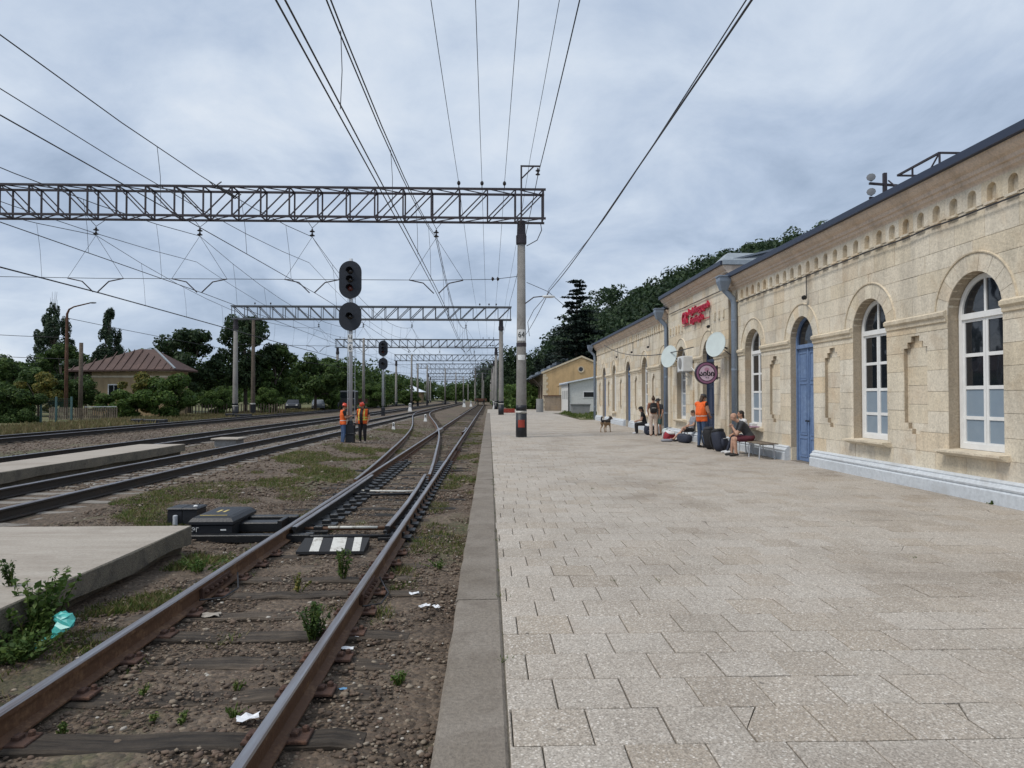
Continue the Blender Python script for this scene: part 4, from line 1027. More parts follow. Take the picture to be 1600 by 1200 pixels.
# ------------------------------------------------------------------ overhead line gantries
GY = [29.6, 67.8, 106, 144, 182, 220, 258, 296, 334]
GL = [-27.4, -24.8, -23.3, -19.5, -19.0, -19.5, -22, -26, -31]
GRD = [2.4, 2.2, 2.1, 2.0, 2.0, 1.6, -1, -5, -9]
def ring_insulators(m, x, y, z, n=2, r=0.11, dz=0.17):
    m.lathe([(0.02, dz * n), (0.02, dz * n - 0.01)] , (x, y, z), (0, 0, 1), 8)
    for i in range(n): m.lathe([(0.03, 0.0), (r, 0.025), (r, 0.05), (0.05, 0.08), (0.035, 0.13), (0.02, 0.16)], (x, y, z + i * dz), (0, 0, 1), 10)
GLAB = ['dark steel lattice gantry spanning the tracks, carried by the concrete mast numbered 64', 'second steel lattice gantry along the line, seen just behind the tall signal heads',
        'third lattice gantry down the line, crossing behind the shorter two-head signal', 'fourth lattice gantry away, small, left mast beside green trees', 'fifth lattice gantry away, above the white hipped roof',
        'sixth lattice gantry away down the line', 'seventh lattice gantry away, tiny in the distance', 'eighth lattice gantry away, tiny in the distance', 'farthest tiny lattice gantry at the end of the line']
CATX = [-2.25, -7.5, -12.2, -16.5]
for gi, gy in enumerate(GY):
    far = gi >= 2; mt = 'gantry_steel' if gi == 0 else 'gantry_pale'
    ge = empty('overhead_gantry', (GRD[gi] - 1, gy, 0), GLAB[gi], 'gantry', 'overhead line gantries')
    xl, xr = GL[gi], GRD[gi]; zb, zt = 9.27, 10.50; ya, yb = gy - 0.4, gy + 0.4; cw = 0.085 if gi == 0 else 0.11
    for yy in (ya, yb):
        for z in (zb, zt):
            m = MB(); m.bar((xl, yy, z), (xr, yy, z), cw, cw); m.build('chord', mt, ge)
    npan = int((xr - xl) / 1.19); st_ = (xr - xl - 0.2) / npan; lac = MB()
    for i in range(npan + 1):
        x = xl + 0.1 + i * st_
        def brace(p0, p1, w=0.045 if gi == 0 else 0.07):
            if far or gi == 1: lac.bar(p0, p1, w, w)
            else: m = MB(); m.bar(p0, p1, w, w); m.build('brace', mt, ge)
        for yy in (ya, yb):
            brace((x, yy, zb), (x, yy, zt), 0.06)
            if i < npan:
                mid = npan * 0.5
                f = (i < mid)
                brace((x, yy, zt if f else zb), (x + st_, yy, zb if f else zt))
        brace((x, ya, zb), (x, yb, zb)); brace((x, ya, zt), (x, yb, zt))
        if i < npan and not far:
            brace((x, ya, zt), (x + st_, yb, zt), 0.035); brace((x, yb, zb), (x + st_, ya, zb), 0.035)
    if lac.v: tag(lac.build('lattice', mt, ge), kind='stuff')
    for side, x in (('r', xr - 1.02 if gi else 1.38), ('l', xl + 0.35)):
        if gi == 0 and side == 'l': zg = -0.2
        else: zg = 0.0 if (side == 'r' and gy < 76) else -0.2
        sc = 1.0 if gi == 0 else 1.15
        m = MB(); m.lathe([(0.225 * sc, zg - 0.3), (0.222 * sc, zg + 1.30), (0.165 * sc, 8.35)], (x, gy, 0), (0, 0, 1), 18); ms = m.build('mast', 'mast_concrete', ge, True)
        m = MB(); m.lathe([(0.215 * sc, 8.25), (0.225 * sc, 8.3), (0.225 * sc, 8.62), (0.19 * sc, 8.66), (0.17 * sc, 9.25)], (x, gy, 0), (0, 0, 1), 14); m.build('mast_collar', 'gantry_steel', ms)
        m = MB(); m.lathe([(0.235 * sc, zg - 0.2), (0.232 * sc, zg + 1.02)], (x, gy, 0), (0, 0, 1), 18); m.build('painted_base', 'black_paint', ms, True)
        m = MB(); m.lathe([(0.237 * sc, zg + 1.02), (0.236 * sc, zg + 1.12)], (x, gy, 0), (0, 0, 1), 18); m.build('white_band', 'chipped_white', ms, True)
        if gi < 3:
            m = MB(); m.lathe([(0.23 * sc, zg + 1.12), (0.229 * sc, zg + 1.36)], (x, gy, 0), (0, 0, 1), 18); m.build('painted_collar', 'black_paint', ms, True)
    if gi < 3:
        for x in (-1.28, -0.3, 0.65) if gi == 0 else (-0.9, 0, 0.7, -22.5, -21):
            m = MB(); m.tube([(x, ya, zt), (x, ya, zt + 0.18)], 0.02, 6); m.ball((x, ya, zt + 0.24), (0.075, 0.075, 0.10), 10, 7); m.build('pin_insulator', 'insulator', ge)
    for cxx in CATX[:4 if gi < 3 else 2]:
        m = MB(); ring_insulators(m, cxx, gy, 8.52, 2 if gi < 3 else 3, 0.11 if gi < 3 else 0.13)
        m.tube([(cxx - 0.22, gy - 0.38, zb), (cxx, gy, 8.88)], 0.012, 5); m.tube([(cxx + 0.22, gy + 0.38, zb), (cxx, gy, 8.88)], 0.012, 5); m.build('string_insulator', 'insulator', ge)
    # cross-span wire with steady arms
    if gi < 4:
        zs_ = 6.72; m = MB(); m.tube([(1.2, gy, zs_ + 0.15), (0.2, gy, zs_ + 0.02)] + [(x, gy, zs_ - 0.03) for x in CATX] + [(xl + 0.4, gy, zs_ + 0.1)], 0.013 if gi == 0 else 0.02, 5); m.build('cross_span', 'wire', ge)
        if gi < 2:
            for dx in (0, 0.22): m = MB(); m.lathe([(0.02, 0), (0.09, 0.03), (0.09, 0.06), (0.03, 0.12)], (0.1 + dx, gy, zs_ + 0.03), (1, 0, 0.1), 10); m.build('strain_insulator', 'insulator', ge)
            for cxx in CATX:
                for sg in (-1, 1):
                    m = MB(); m.tube([(cxx + sg * 1.15, gy, zs_ - 0.03), (cxx + sg * 0.55, gy, zs_ - 0.16), (cxx + sg * 0.10, gy, 6.12)], 0.026, 6); m.build('steady_arm', 'gantry_steel', ge)
                    m = MB(); m.tube([(cxx, gy, 8.5), (cxx + sg * 1.15, gy, zs_ - 0.03)], 0.008, 4); m.build('span_hanger', 'wire', ge)
    if gi == 0:
        m = MB(); x = 1.38
        m.bar((x - 0.02, gy - 0.46, 9.1), (x - 0.02, gy - 0.46, 11.5), 0.07, 0.07); m.bar((x - 0.05, gy - 0.46, 11.47), (2.15, gy - 0.46, 11.47), 0.06, 0.06); m.bar((x, gy - 0.46, 10.95), (x + 0.5, gy - 0.46, 11.45), 0.05, 0.05); m.build('feeder_bracket', mt, ge)
        m = MB(); ring_insulators(m, 2.06, gy - 0.46, 11.08, 2, 0.10, 0.16); m.build('feeder_insulator', 'insulator', ge)
        m = MB(); m.tube([(2.2, gy, 9.2), (2.25, gy - 0.1, 8.85), (2.05, gy - 0.15, 8.4), (1.6, gy - 0.15, 8.15)], 0.02, 6); m.build('jumper', 'wire', ge)
        for z in (8.3, 8.62):
            m = MB(); m.bar((1.0, gy - 0.46, z + 0.75), (1.0, gy - 0.46, z + 0.76), 0.02, 0.02)
        # number plate, notice, red stencil
        def onmast(z0, z1, half, r0, name, mat):
            m = MB(); a = R(-90 - 2); rings = []
            for t in np.linspace(-half, half, 9): rings.append([(1.38 + (r0 + 0.004) * math.cos(a + t), gy + (r0 + 0.004) * math.sin(a + t), z0), (1.38 + (r0 + 0.004) * math.cos(a + t), gy + (r0 + 0.004) * math.sin(a + t), z1), (1.38 + (r0 - 0.01) * math.cos(a + t), gy + (r0 - 0.01) * math.sin(a + t), z1), (1.38 + (r0 - 0.01) * math.cos(a + t), gy + (r0 - 0.01) * math.sin(a + t), z0)])
            m.loft(rings); return m.build(name, mat, ms0)
        ms0 = [o for o in ge.children if o.name.startswith('mast') and not o.name.startswith('mast_')][0]
        r_at = lambda z: 0.222 + (0.165 - 0.222) * (z - 1.3) / 7.05
        onmast(4.10, 4.58, 0.95, r_at(4.1) + 0.002, 'number_plate', 'white_paint')
        text('mast_number', '64', 0.36, frame((1.375, gy - r_at(4.1) - 0.012, 4.35), (1, 0, 0), (0, 0, 1)), 'oily_black', ms0, 0.004, 'CENTER', 0.85)
        onmast(3.86, 4.02, 1.5, r_at(3.9) + 0.008, 'steel_band', 'gantry_steel')
        onmast(3.28, 3.50, 0.8, r_at(3.3) + 0.002, 'notice', 'white_paint')
        onmast(0.42, 0.74, 0.62, 0.238, 'red_stencil', 'red_mark')
        m = MB()
        for k in range(9):
            a = k * 0.7; m.add([(1.38 + 0.23 * math.cos(a), gy + 0.23 * math.sin(a), 0.006), (1.38 + (0.3 + 0.06 * (k % 3)) * math.cos(a + 0.2), gy + (0.3 + 0.06 * (k % 3)) * math.sin(a + 0.2), 0.006), (1.38 + 0.3 * math.cos(a + 0.6), gy + 0.3 * math.sin(a + 0.6), 0.006), (1.38 + 0.23 * math.cos(a + 0.7), gy + 0.23 * math.sin(a + 0.7), 0.006)], [(0, 1, 2, 3)])
        m.build('spilled_paint', 'chipped_white', ge)

# ------------------------------------------------------------------ catenary wires
def sag(y, zt, zm):
    """parabolic sag between gantries"""
    k = (y - 29.6) / 38.2; f = k - math.floor(k)
    return zm + (zt - zm) * (2 * f - 1) ** 2
def span_wire(m, x, zt, zm, r, ya=-8.6, yb=300, zig=0.0, dx=0.0):
    y = ya; pts = []
    while y < yb:
        k = round((y - 29.6) / 38.2); z_ = zig * math.cos(math.pi * (y - 29.6) / 38.2)
        pts.append((x + dx + z_ + bend(y), y, sag(y, zt, zm))); y += 38.2 / 10
    m.tube(pts, r, 4)
CL = ['overhead catenary with double contact wires above the platform siding', 'overhead catenary above the line behind the tall signal', 'overhead catenary above the third track, crossing the upper left', 'leftmost overhead catenary, lowest wires at the left edge']
for i, x in enumerate(CATX):
    ce = empty('catenary', (x, 29.6, 6), CL[i], 'catenary', 'overhead catenaries'); rr = 0.013
    for dx in ((-0.05, 0.05) if i == 0 else (0.0,) if i < 3 else (-0.05, 0.05)):
        m = MB(); span_wire(m, x, 6.06, 6.02, rr, zig=0.22 if i else 0.1, dx=dx); m.build('contact_wire', 'wire', ce)
    for dx in ((-0.03, 0.03) if i == 0 else (0.0,)):
        m = MB(); span_wire(m, x, 8.5, 7.25, rr, dx=dx); m.build('messenger_wire', 'wire', ce)
    if i in (1, 2):
        m = MB(); span_wire(m, x, 7.4, 6.5, 0.010, dx=-0.12); m.build('auxiliary_wire', 'wire', ce)
    for g_ in range(-1, 5):
        for f in (0.1, 0.22, 0.36, 0.5, 0.64, 0.78, 0.9):
            y = 29.6 + 38.2 * (g_ + f)
            if y < 3: continue
            zt_ = sag(y, 8.5, 7.25); m = MB(); zg_ = (0.22 if i else 0.1) * math.cos(math.pi * (y - 29.6) / 38.2)
            m.tube([(x, y, zt_), (x + zg_ * .5 + 0.02, y + 0.02, (zt_ + 6.05) / 2), (x + zg_, y, 6.05)], 0.0065, 4); m.build('dropper', 'wire', ce)
# strain joint with hooks and short jumpers on the second and third catenaries
m = MB(); x = -7.5
y0_ = 19.2
for dx in (-0.04, 0.04): m.tube([(x + dx, y0_, sag(y0_, 8.5, 7.25)), (x + dx, y0_ + 1.5, sag(y0_ + 1.5, 8.5, 7.25))], 0.02, 5)
for yy in (y0_, y0_ + 1.5): m.tube([(x - 0.16, yy, sag(yy, 8.5, 7.25) + 0.1), (x, yy - 0.05, sag(yy, 8.5, 7.25) - 0.05), (x + 0.16, yy, sag(yy, 8.5, 7.25) + 0.1)], 0.018, 5)
tag(m.build('wire_splice', 'wire'), 'hooked splice clamp on the wire above the gantry at upper left', 'wire clamp')
# feeder wires above the gantries
FW = [(-1.28, 10.74, 'thin feeder wire on the leftmost of the three gantry-top insulators'), (-0.30, 10.74, 'thin feeder wire on the middle gantry-top insulator'), (0.65, 10.74, 'thin feeder wire on the right gantry-top insulator, nearest the mast'),
      (2.06, 11.06, 'thick feeder wire hanging from the bracket on top of mast 64'), (1.75, 11.9, 'faint thin wire passing just left of the bracket atop mast 64')]
for i, (x, z, lab) in enumerate(FW):
    m = MB(); m.tube([(x + bend(y), y - 0.4, sag(y, z, z - 0.35)) for y in np.arange(-8.6, 260, 3.82)], 0.016 if i == 3 else 0.009, 4)
    tag(m.build('feeder_wire', 'wire'), lab, 'wire', 'feeder wires')
for k, dz in ((0, 0), (1, 0.09)):
    m = MB(); pts = []
    for t in np.linspace(0, 1, 22):
        y = -4 + 33.2 * t; pts.append((3.05 - 0.5 * t + 0.02 * math.sin(9 * t + k * 3), y, 6.45 - 0.25 * t - 0.35 * 4 * t * (1 - t) + dz * abs(math.sin(5 * t))))
    for t in np.linspace(0.05, 1, 14): pts.append((2.55 - 0.65 * t, 29.2 + 38.2 * t, 6.2 + 0.2 * t - 0.7 * 4 * t * (1 - t)))
    m.tube(pts, 0.015 if k == 0 else 0.009, 5)
    tag(m.build('service_cable', 'wire'), ('thick black service cable' if k == 0 else 'thinner cable twisted round it') + ' crossing the sky at upper right to mast 64', 'cable', 'service cables')
lm = empty('platform_lamp', (1.6, 29.6, 5.9), 'small pale lamp on a bracket of mast 64 beside the crossing cables', 'lamp')
m = MB(); m.tube([(1.55, 29.5, 5.7), (1.9, 29.4, 5.95), (2.3, 29.3, 5.98)], 0.025, 6); m.build('lamp_arm', 'gantry_steel', lm)
m = MB(); m.ball((2.52, 29.25, 5.96), (0.28, 0.10, 0.06), 10, 6, 0, 0.8); m.build('lamp_head', 'plastic_white', lm, True)
m = MB(); m.tube([(1.6, 29.5, 6.6), (2.5, 29.4, 6.2), (3.6, 29.6, 5.3)], 0.012, 4); m.tube([(2.55, 29.3, 6.15), (1.9, 29.4, 5.4), (1.65, 29.5, 4.9), (1.72, 29.5, 4.3)], 0.012, 4); m.build('lamp_cable', 'wire', lm)

# ------------------------------------------------------------------ light signals
def signal(loc, label, heads, mast_top, plate):
    x, y, z0 = loc; e = empty('railway_signal', loc, label, 'railway signal', 'two-head colour light signals')
    m = MB(); m.lathe([(0.085, z0 + 0.95), (0.08, mast_top)], (x, y, 0), (0, 0, 1), 12); m.build('mast', 'silver_paint', e, True)
    m = MB(); m.bbox(x - 0.17, x + 0.17, y - 0.17, y + 0.17, z0 - 0.1, z0 + 0.42, 0.03); m.bbox(x - 0.20, x + 0.20, y - 0.20, y + 0.20, z0 + 0.42, z0 + 0.47, 0.02); m.bbox(x - 0.18, x + 0.18, y - 0.18, y + 0.18, z0 + 0.47, z0 + 0.85, 0.06)
    m.lathe([(0.13, z0 + 0.85), (0.10, z0 + 0.98)], (x, y, 0), (0, 0, 1), 10); m.build('base_box', 'black_paint', e)
    for zc_, hh, n_ in heads:
        hw = 0.465; m = MB(); r_ = hw
        arc = [(r_ * math.cos(t), hh - r_ + r_ * math.sin(t)) for t in np.linspace(0, math.pi, 17)]
        out_ = arc + [(-a, -b) for a, b in arc]
        m.prism([(x + u, zc_ + v) for u, v in out_], lambda u, v, w: (u, y - 0.13 + w, v), -0.015, 0.015)
        hd = m.build('background_plate', 'signal_black', e)
        m = MB(); m.bbox(x - 0.16, x + 0.16, y - 0.115, y + 0.14, zc_ - hh * 0.75, zc_ + hh * 0.75, 0.03); m.build('signal_case', 'signal_black', hd)
        for k in range(n_):
            zl = zc_ + (k - (n_ - 1) / 2) * -0.36; m = MB()
            # hood: upper half tube
            rings = [[(x + r0 * math.cos(t), yy, zl + r0 * math.sin(t)) for t in np.linspace(R(-15), R(195), 11)] for r0, yy in ((0.135, y - 0.145), (0.145, y - 0.40))]
            m.loft(rings, caps=False, closed=False); rings = [[(x + r0 * math.cos(t), yy, zl + r0 * math.sin(t)) for t in np.linspace(R(-15), R(195), 11)] for r0, yy in ((0.128, y - 0.145), (0.138, y - 0.40))]
            m.loft(rings, caps=False, closed=False); m.build('hood', 'signal_black', hd)
            m = MB(); m.lathe([(0.125, 0), (0.125, 0.02), (0.09, 0.045), (0.02, 0.055)], (x, y - 0.146, zl), (0, -1, 0), 14); m.build('lens', 'lens_red' if (k == n_ - 1 and n_ == 3) else 'lens_dark', hd, True)
        m = MB(); m.bar((x, y, zc_ - 0.2), (x, y - 0.02, zc_ + 0.2), 0.22, 0.2); m.build('bracket', 'signal_black', hd)
    if plate:
        m = MB(); m.box(x - 0.10, x + 0.10, y - 0.105, y - 0.09, 4.0, 4.32); m.box(x - 0.10, x + 0.10, y - 0.105, y - 0.09, 3.60, 3.92); p_ = m.build('letter_plate', 'white_paint', e)
        text('signal_letter', 'Ч', 0.28, frame((x, y - 0.112, 4.16), (1, 0, 0), (0, 0, 1)), 'oily_black', p_, 0.003); text('signal_letter', '6', 0.28, frame((x, y - 0.112, 3.76), (1, 0, 0), (0, 0, 1)), 'oily_black', p_, 0.003)
    m = MB()
    for sx in (-0.09, 0.09): m.bar((x + sx * 1.7, y + 0.16, z0 + 1), (x + sx * 1.7, y + 0.16, mast_top - 0.8), 0.02, 0.02)
    k = z0 + 1.2
    while k < mast_top - 0.9: m.bar((x - 0.15, y + 0.16, k), (x + 0.15, y + 0.16, k), 0.018, 0.018); k += 0.35
    m.build('ladder', 'silver_paint', e)
signal((-5.78, 29.2, -0.26), 'tall silver signal mast with two black light heads between the two workers', [(6.60, 0.79, 3), (5.06, 0.60, 1)], 7.5, True)
signal((-10.6, 70, -0.15), 'smaller distant silver signal with two black heads right of the tall signal', [(6.60, 0.79, 3), (5.06, 0.60, 1)], 7.4, False)
# dwarf signals
def dwarf(x, y, z, label, s_=1.0):
    e = empty('dwarf_signal', (x, y, z), label, 'dwarf signal', 'white dwarf signals')
    m = MB(); m.loft([[(x - a * s_, y - b * s_, z + zz * s_), (x + a * s_, y - b * s_, z + zz * s_), (x + a * s_, y + b * s_, z + zz * s_), (x - a * s_, y + b * s_, z + zz * s_)] for a, b, zz in ((0.22, 0.22, -0.1), (0.20, 0.20, 0.12), (0.13, 0.13, 0.5))]); m.build('foot', 'white_paint', e)
    m = MB(); m.bbox(x - 0.13 * s_, x + 0.13 * s_, y - 0.12 * s_, y + 0.14 * s_, z + 0.5 * s_, z + 0.95 * s_, 0.04); h_ = m.build('head', 'white_paint', e)
    for k in (0.63, 0.82):
        m = MB(); m.lathe([(0.075 * s_, 0), (0.07 * s_, 0.05), (0.02, 0.06)], (x, y - 0.125 * s_, z + k * s_), (0, -1, 0), 10); m.build('lens', 'lens_dark', h_)
dwarf(-5.1, 56, -0.25, 'white dwarf signal in the gravel inside the turnout curve', 0.62)
dwarf(-10.4, 92, -0.16, 'white dwarf signal beyond the small two-head signal', 1.15); dwarf(-5.0, 140, -0.3, 'left of three distant white dwarf signals near the wagon', 1.6)
dwarf(-3.9, 150, -0.3, 'middle of three distant white dwarf signals near the wagon', 1.3); dwarf(0.9, 118, -0.3, 'right-hand distant white dwarf signal beyond the platform end', 1.4)
dwarf(-5.6, 41, -0.25, 'small white post-like signal lamp right of the workers', 0.5)

# ------------------------------------------------------------------ point machine and trackside boxes
pm = empty('point_machine', (-3.9, 10.3, -0.3), 'black point machine with yellow-marked rounded lid beside the switch', 'point machine')
m = MB(); rings = []
X0, X1, YA_, YB = -4.20, -3.62, 9.95, 10.9
for a, z in ((0, -0.26), (0, -0.12), (0.02, -0.10)): rings.append([(X0 + a, YA_ + a, z), (X1 - a, YA_ + a, z), (X1 - a, YB - a, z), (X0 + a, YB - a, z)])
m.loft(rings); m.build('case', 'black_paint', pm)
m = MB(); rings = []
for a, z in ((-0.02, -0.098), (-0.02, -0.06), (0.02, -0.012), (0.06, 0.01), (0.13, 0.022), (0.2, 0.025)): rings.append([(X0 + a, YA_ + a, z), (X1 - a, YA_ + a, z), (X1 - a, YB - a, z), (X0 + a, YB - a, z)])
m.loft(rings); lid = m.build('lid', 'black_paint', pm)
m = MB(); m.box(X0 + 0.10, X1 - 0.10, YA_ + 0.075, YA_ + 0.10, 0.0145, 0.0175); m.box(X0 + 0.24, X0 + 0.28, YA_ + 0.30, YA_ + 0.5, 0.026, 0.028); m.box(X0 + 0.33, X0 + 0.37, YA_ + 0.30, YA_ + 0.5, 0.026, 0.028); m.build('yellow_marking', 'yellow_mark', lid)
m = MB(); m.box(X1 - 0.16, X1 - 0.08, YA_ - 0.004, YA_ - 0.001, -0.185, -0.165); m.build('name_label', 'white_paint', pm)
text('machine_letters', 'ЭГ', 0.085, frame((X0 + 0.07, YA_ - 0.006, -0.175), (1, 0, 0), (0, 0, 1)), 'white_paint', pm, 0.002)
m = MB(); m.bbox(-3.61, -3.06, 10.25, 10.5, -0.26, -0.13, 0.015); m.bbox(-3.06, -3.0, 10.2, 10.56, -0.28, -0.09, 0.01); m.bbox(-3.9, -2.9, 10.62, 10.78, -0.27, -0.10, 0.015); m.build('gear_case', 'oily_black', pm)
m = MB(); m.bbox(-4.4, -2.5, 9.78, 9.92, -0.32, -0.22, 0.01); m.build('mounting_bar', 'oily_black', pm)
m = MB(); m.bbox(-3.7, -2.98, 10.86, 10.98, -0.29, -0.2, 0.01); m.build('drive_rod', 'silver_paint', pm)
cb = empty('relay_box', (-4.66, 10.9, -0.3), 'upright black twin-lid cable box behind the corner of the slab', 'relay box')
for a, b in ((-4.88, -4.665), (-4.655, -4.44)):
    m = MB(); m.bbox(a, b, 10.75, 11.1, -0.26, -0.02, 0.012); m.build('case', 'black_paint', cb)
    m = MB(); m.bbox(a - 0.012, b + 0.008 if b < -4.6 else b + 0.012, 10.735, 11.115, -0.02, 0.012, 0.02); m.build('lid', 'black_paint', cb)
m = MB(); m.lathe([(0.035, -0.27), (0.035, -0.1), (0.02, -0.09)], (-4.74, 10.7, 0), (0, 0, 1), 10); m.build('cable_gland', 'silver_paint', cb)
m = MB(); m.ball((-4.5, 10.85, 0.022), (0.035, 0.03, 0.018), 8, 5); tag(m.build('white_stone', 'white_paint'), 'small white stone lying on the black cable box', 'stone')
# striped cover board between the rails
cv = empty('striped_board', (-2.0, 9.3, -0.27), 'black board with chipped white stripes lying between the rails at the switch', 'board')
m = MB(); m.loft([[(-2.46, yy, -0.31), (-1.60, yy, -0.31), (-1.60, yy, zz), (-2.46, yy, zz)] for yy, zz in ((8.97, -0.275), (9.42, -0.19))]); m.build('board', 'chipped_black', cv)
for k, (a, b) in enumerate(((-2.34, -2.22), (-2.08, -1.90), (-1.80, -1.70))):
    m = MB(); m.loft([[(a + s_, yy, zz + 0.001), (b + s_, yy, zz + 0.001), (b + s_, yy, zz + 0.005), (a + s_, yy, zz + 0.005)] for yy, zz, s_ in ((8.972, -0.2746, 0.05), (9.418, -0.1904, 0.0))]); m.build('stripe', 'chipped_white', cv)
tb = empty('trackside_box', (-9.6, 26.8, -0.2), 'low concrete lidded box past the end of the narrow island', 'trackside box')
m = MB(); m.bbox(-10.2, -9.4, 26.2, 27.0, -0.3, 0.12, 0.02); m.build('box', 'grey_block', tb); m = MB(); m.bbox(-10.3, -9.3, 26.1, 27.1, 0.12, 0.17, 0.015); m.build('lid', 'slab', tb)
for k, (x, y, lab) in enumerate(((-23.0, 47.5, 'low black cable box in the grass by the farthest track, at left'), (-22.6, 63, 'low black cable box by the farthest track near the second gantry mast'))):
    e = empty('cable_box', (x, y, -0.15), lab, 'cable box', 'cable boxes beside the farthest track')
    m = MB(); m.bbox(x - 0.9, x - 0.2, y - 0.3, y + 0.3, -0.2, 0.25, 0.03); m.build('case', 'black_paint', e); m = MB(); m.bbox(x - 0.1, x + 1.3, y - 0.25, y + 0.25, -0.2, 0.22, 0.03); m.build('trough', 'black_paint', e)

# ------------------------------------------------------------------ flat wagon at the end of the siding
wg = empty('flat_wagon', (T1, 178, 0), 'rust brown flat wagon standing far down the platform siding', 'wagon')
m = MB(); m.bbox(T1 - 1.45, T1 + 1.45, 172, 186, 0.95, 1.35, 0.04); m.box(T1 - 1.5, T1 + 1.5, 171.9, 172.0, 0.75, 1.45); m.build('deck', 'rust', wg)
m = MB(); m.box(T1 - 0.8, T1 + 0.8, 172.3, 185.7, 0.55, 0.95); m.build('underframe', 'oily_black', wg)
for y in (174, 184):
    for sx in (-1, 1):
        m = MB(); m.lathe([(0.2, -0.07), (0.47, -0.06), (0.47, 0.06), (0.2, 0.07)], (T1 + sx * G, y, 0.36), (1, 0, 0), 18); m.build('wheel', 'oily_black', wg)
for sx in (-1, 1):
    m = MB(); m.lathe([(0.07, 0), (0.07, 0.4), (0.24, 0.42), (0.24, 0.5)], (T1 + sx * 0.85, 171.95, 0.95), (0, -1, 0), 12); m.build('buffer', 'oily_black', wg)
# barrier beam and block stack at the platform end
m = MB(); m.bbox(1.6, 3.4, 77.0, 78.0, -0.02, 0.45, 0.05)
bk = empty('brick_stack', (2.5, 77.4, 0), 'small stack of red bricks at the far platform end beside a mast', 'bricks')
for j in range(4):
    for i in range(8): b_ = MB(); b_.bbox(1.2 + i * 0.21, 1.4 + i * 0.21, 77 + rnd.uniform(0, .05), 77.6, j * 0.11, j * 0.11 + 0.1, 0.01); b_.build('brick', 'red_mark', bk)

# ------------------------------------------------------------------ vegetation
def leaf_quads(P, Nrm, size, q):
    """one folded leaf-spray quad per point"""
    n_ = len(P); a = q.normal(0, 1, (n_, 3)); t = np.cross(Nrm, a); t /= np.linalg.norm(t, axis=1)[:, None] + 1e-9; b = np.cross(Nrm, t)
    s1 = size * q.uniform(0.6, 1.3, n_)[:, None]; s2 = s1 * q.uniform(0.4, 0.7, n_)[:, None]
    V_ = np.stack([P - t * s1, P - b * s2 + Nrm * s2 * 0.25, P + t * s1, P + b * s2 + Nrm * s2 * 0.25], 1)
    return V_.reshape(-1, 3)
def clump_points(cl, n_, q):
    """points near the surfaces of ellipsoid clumps: cl = [(c, r)]"""
    cs = np.array([c for c, r_ in cl]); rs = np.array([r_ for c, r_ in cl]); w = (rs[:, 0] * rs[:, 2]); w = w / w.sum()
    i = q.choice(len(cl), n_, p=w); d = q.normal(0, 1, (n_, 3)); d /= np.linalg.norm(d, axis=1)[:, None]
    rad = q.uniform(0.45, 1.08, n_) ** 0.6
    P = cs[i] + d * rs[i] * rad[:, None]
    nn = d * 0.9 + q.normal(0, 0.55, (n_, 3)) + np.array([0, 0, 0.35]); nn /= np.linalg.norm(nn, axis=1)[:, None]
    return P, nn
def crown(name, cl, n_, size, mat, seed):
    q_ = np.random.default_rng(seed); P, nn = clump_points(cl, n_, q_); V_ = leaf_quads(P, nn, size, q_)
    return fastmesh(name, V_, np.arange(len(V_)).reshape(-1, 4), mat, 4)
def round_clumps(w, h, z0, n_, seed, lop=0.35):
    """irregular round crown made of many unequal clumps"""
    q_ = random.Random(seed); cl = []
    for i in range(n_):
        a = q_.uniform(0, 6.28); u = q_.random() ** 0.6; zz = z0 + h * q_.random(); f = math.sqrt(max(0.08, 1 - ((zz - z0) / h * 2 - 0.85) ** 2 / 1.6))
        rr = w * q_.uniform(0.13, lop); cl.append(((w * u * f * math.cos(a) * 0.85, w * u * f * math.sin(a) * 0.85, zz), (rr, rr, rr * q_.uniform(0.6, 0.9))))
    return cl
def trunk_geo(h, r, cl, seed):
    m = MB(); q_ = random.Random(seed); m.tube([(0, 0, -0.4), (0.03, 0, h * 0.3), (q_.uniform(-.2, .2), q_.uniform(-.2, .2), h * 0.75), (q_.uniform(-.3, .3), 0, h)], [r * 1.25, r, r * 0.7, r * 0.25], 8)
    for c, rr in cl[:9]:
        z0 = h * q_.uniform(0.3, 0.6); m.tube([(0, 0, z0), (c[0] * 0.45, c[1] * 0.45, (z0 + c[2]) / 2 + 0.2), c], [r * 0.5, r * 0.32, r * 0.1], 5)
    return m.mesh('trunk', 'bark', True)
def tree(name, label, loc, cr, tr, cat='tree', group=None, s=(1, 1, 1), rz=0.0):
    e = empty(name, loc, label, cat, group, rz); e.scale = s
    if tr: link('trunk', tr, e, True)
    link('crown', cr, e, True); return e
c1 = round_clumps(3.6, 5.4, 2.6, 62, 1, 0.30); A = (crown('crown', c1, 11000, 0.17, 'leaf_dark', 1), trunk_geo(5.5, 0.2, c1, 1))
c2 = round_clumps(3.0, 3.7, 1.5, 50, 2, 0.30); B = (crown('crown', c2, 8000, 0.17, 'leaf_mid', 2), trunk_geo(4.0, 0.15, c2, 2))
c3 = round_clumps(2.1, 2.6, 0.35, 26, 3); Bs = (crown('crown', c3, 8500, 0.11, 'leaf_bright', 3), trunk_geo(2.2, 0.07, c3, 3))
c4 = round_clumps(3.3, 5.5, 2.0, 56, 4, 0.28); D = (crown('crown', c4, 8000, 0.2, 'leaf_mid', 4), trunk_geo(5.5, 0.2, c4, 4))
c5 = round_clumps(1.6, 1.7, 0.2, 22, 5); H = (crown('crown', c5, 7000, 0.085, 'leaf_mid', 5), None)
Yl = (crown('crown', round_clumps(1.7, 2.8, 0.4, 22, 6), 5000, 0.11, 'leaf_yellow', 6), Bs[1])
Or = (crown('crown', round_clumps(1.9, 2.0, 0.3, 18, 7), 4000, 0.15, 'leaf_orange', 7), Bs[1])
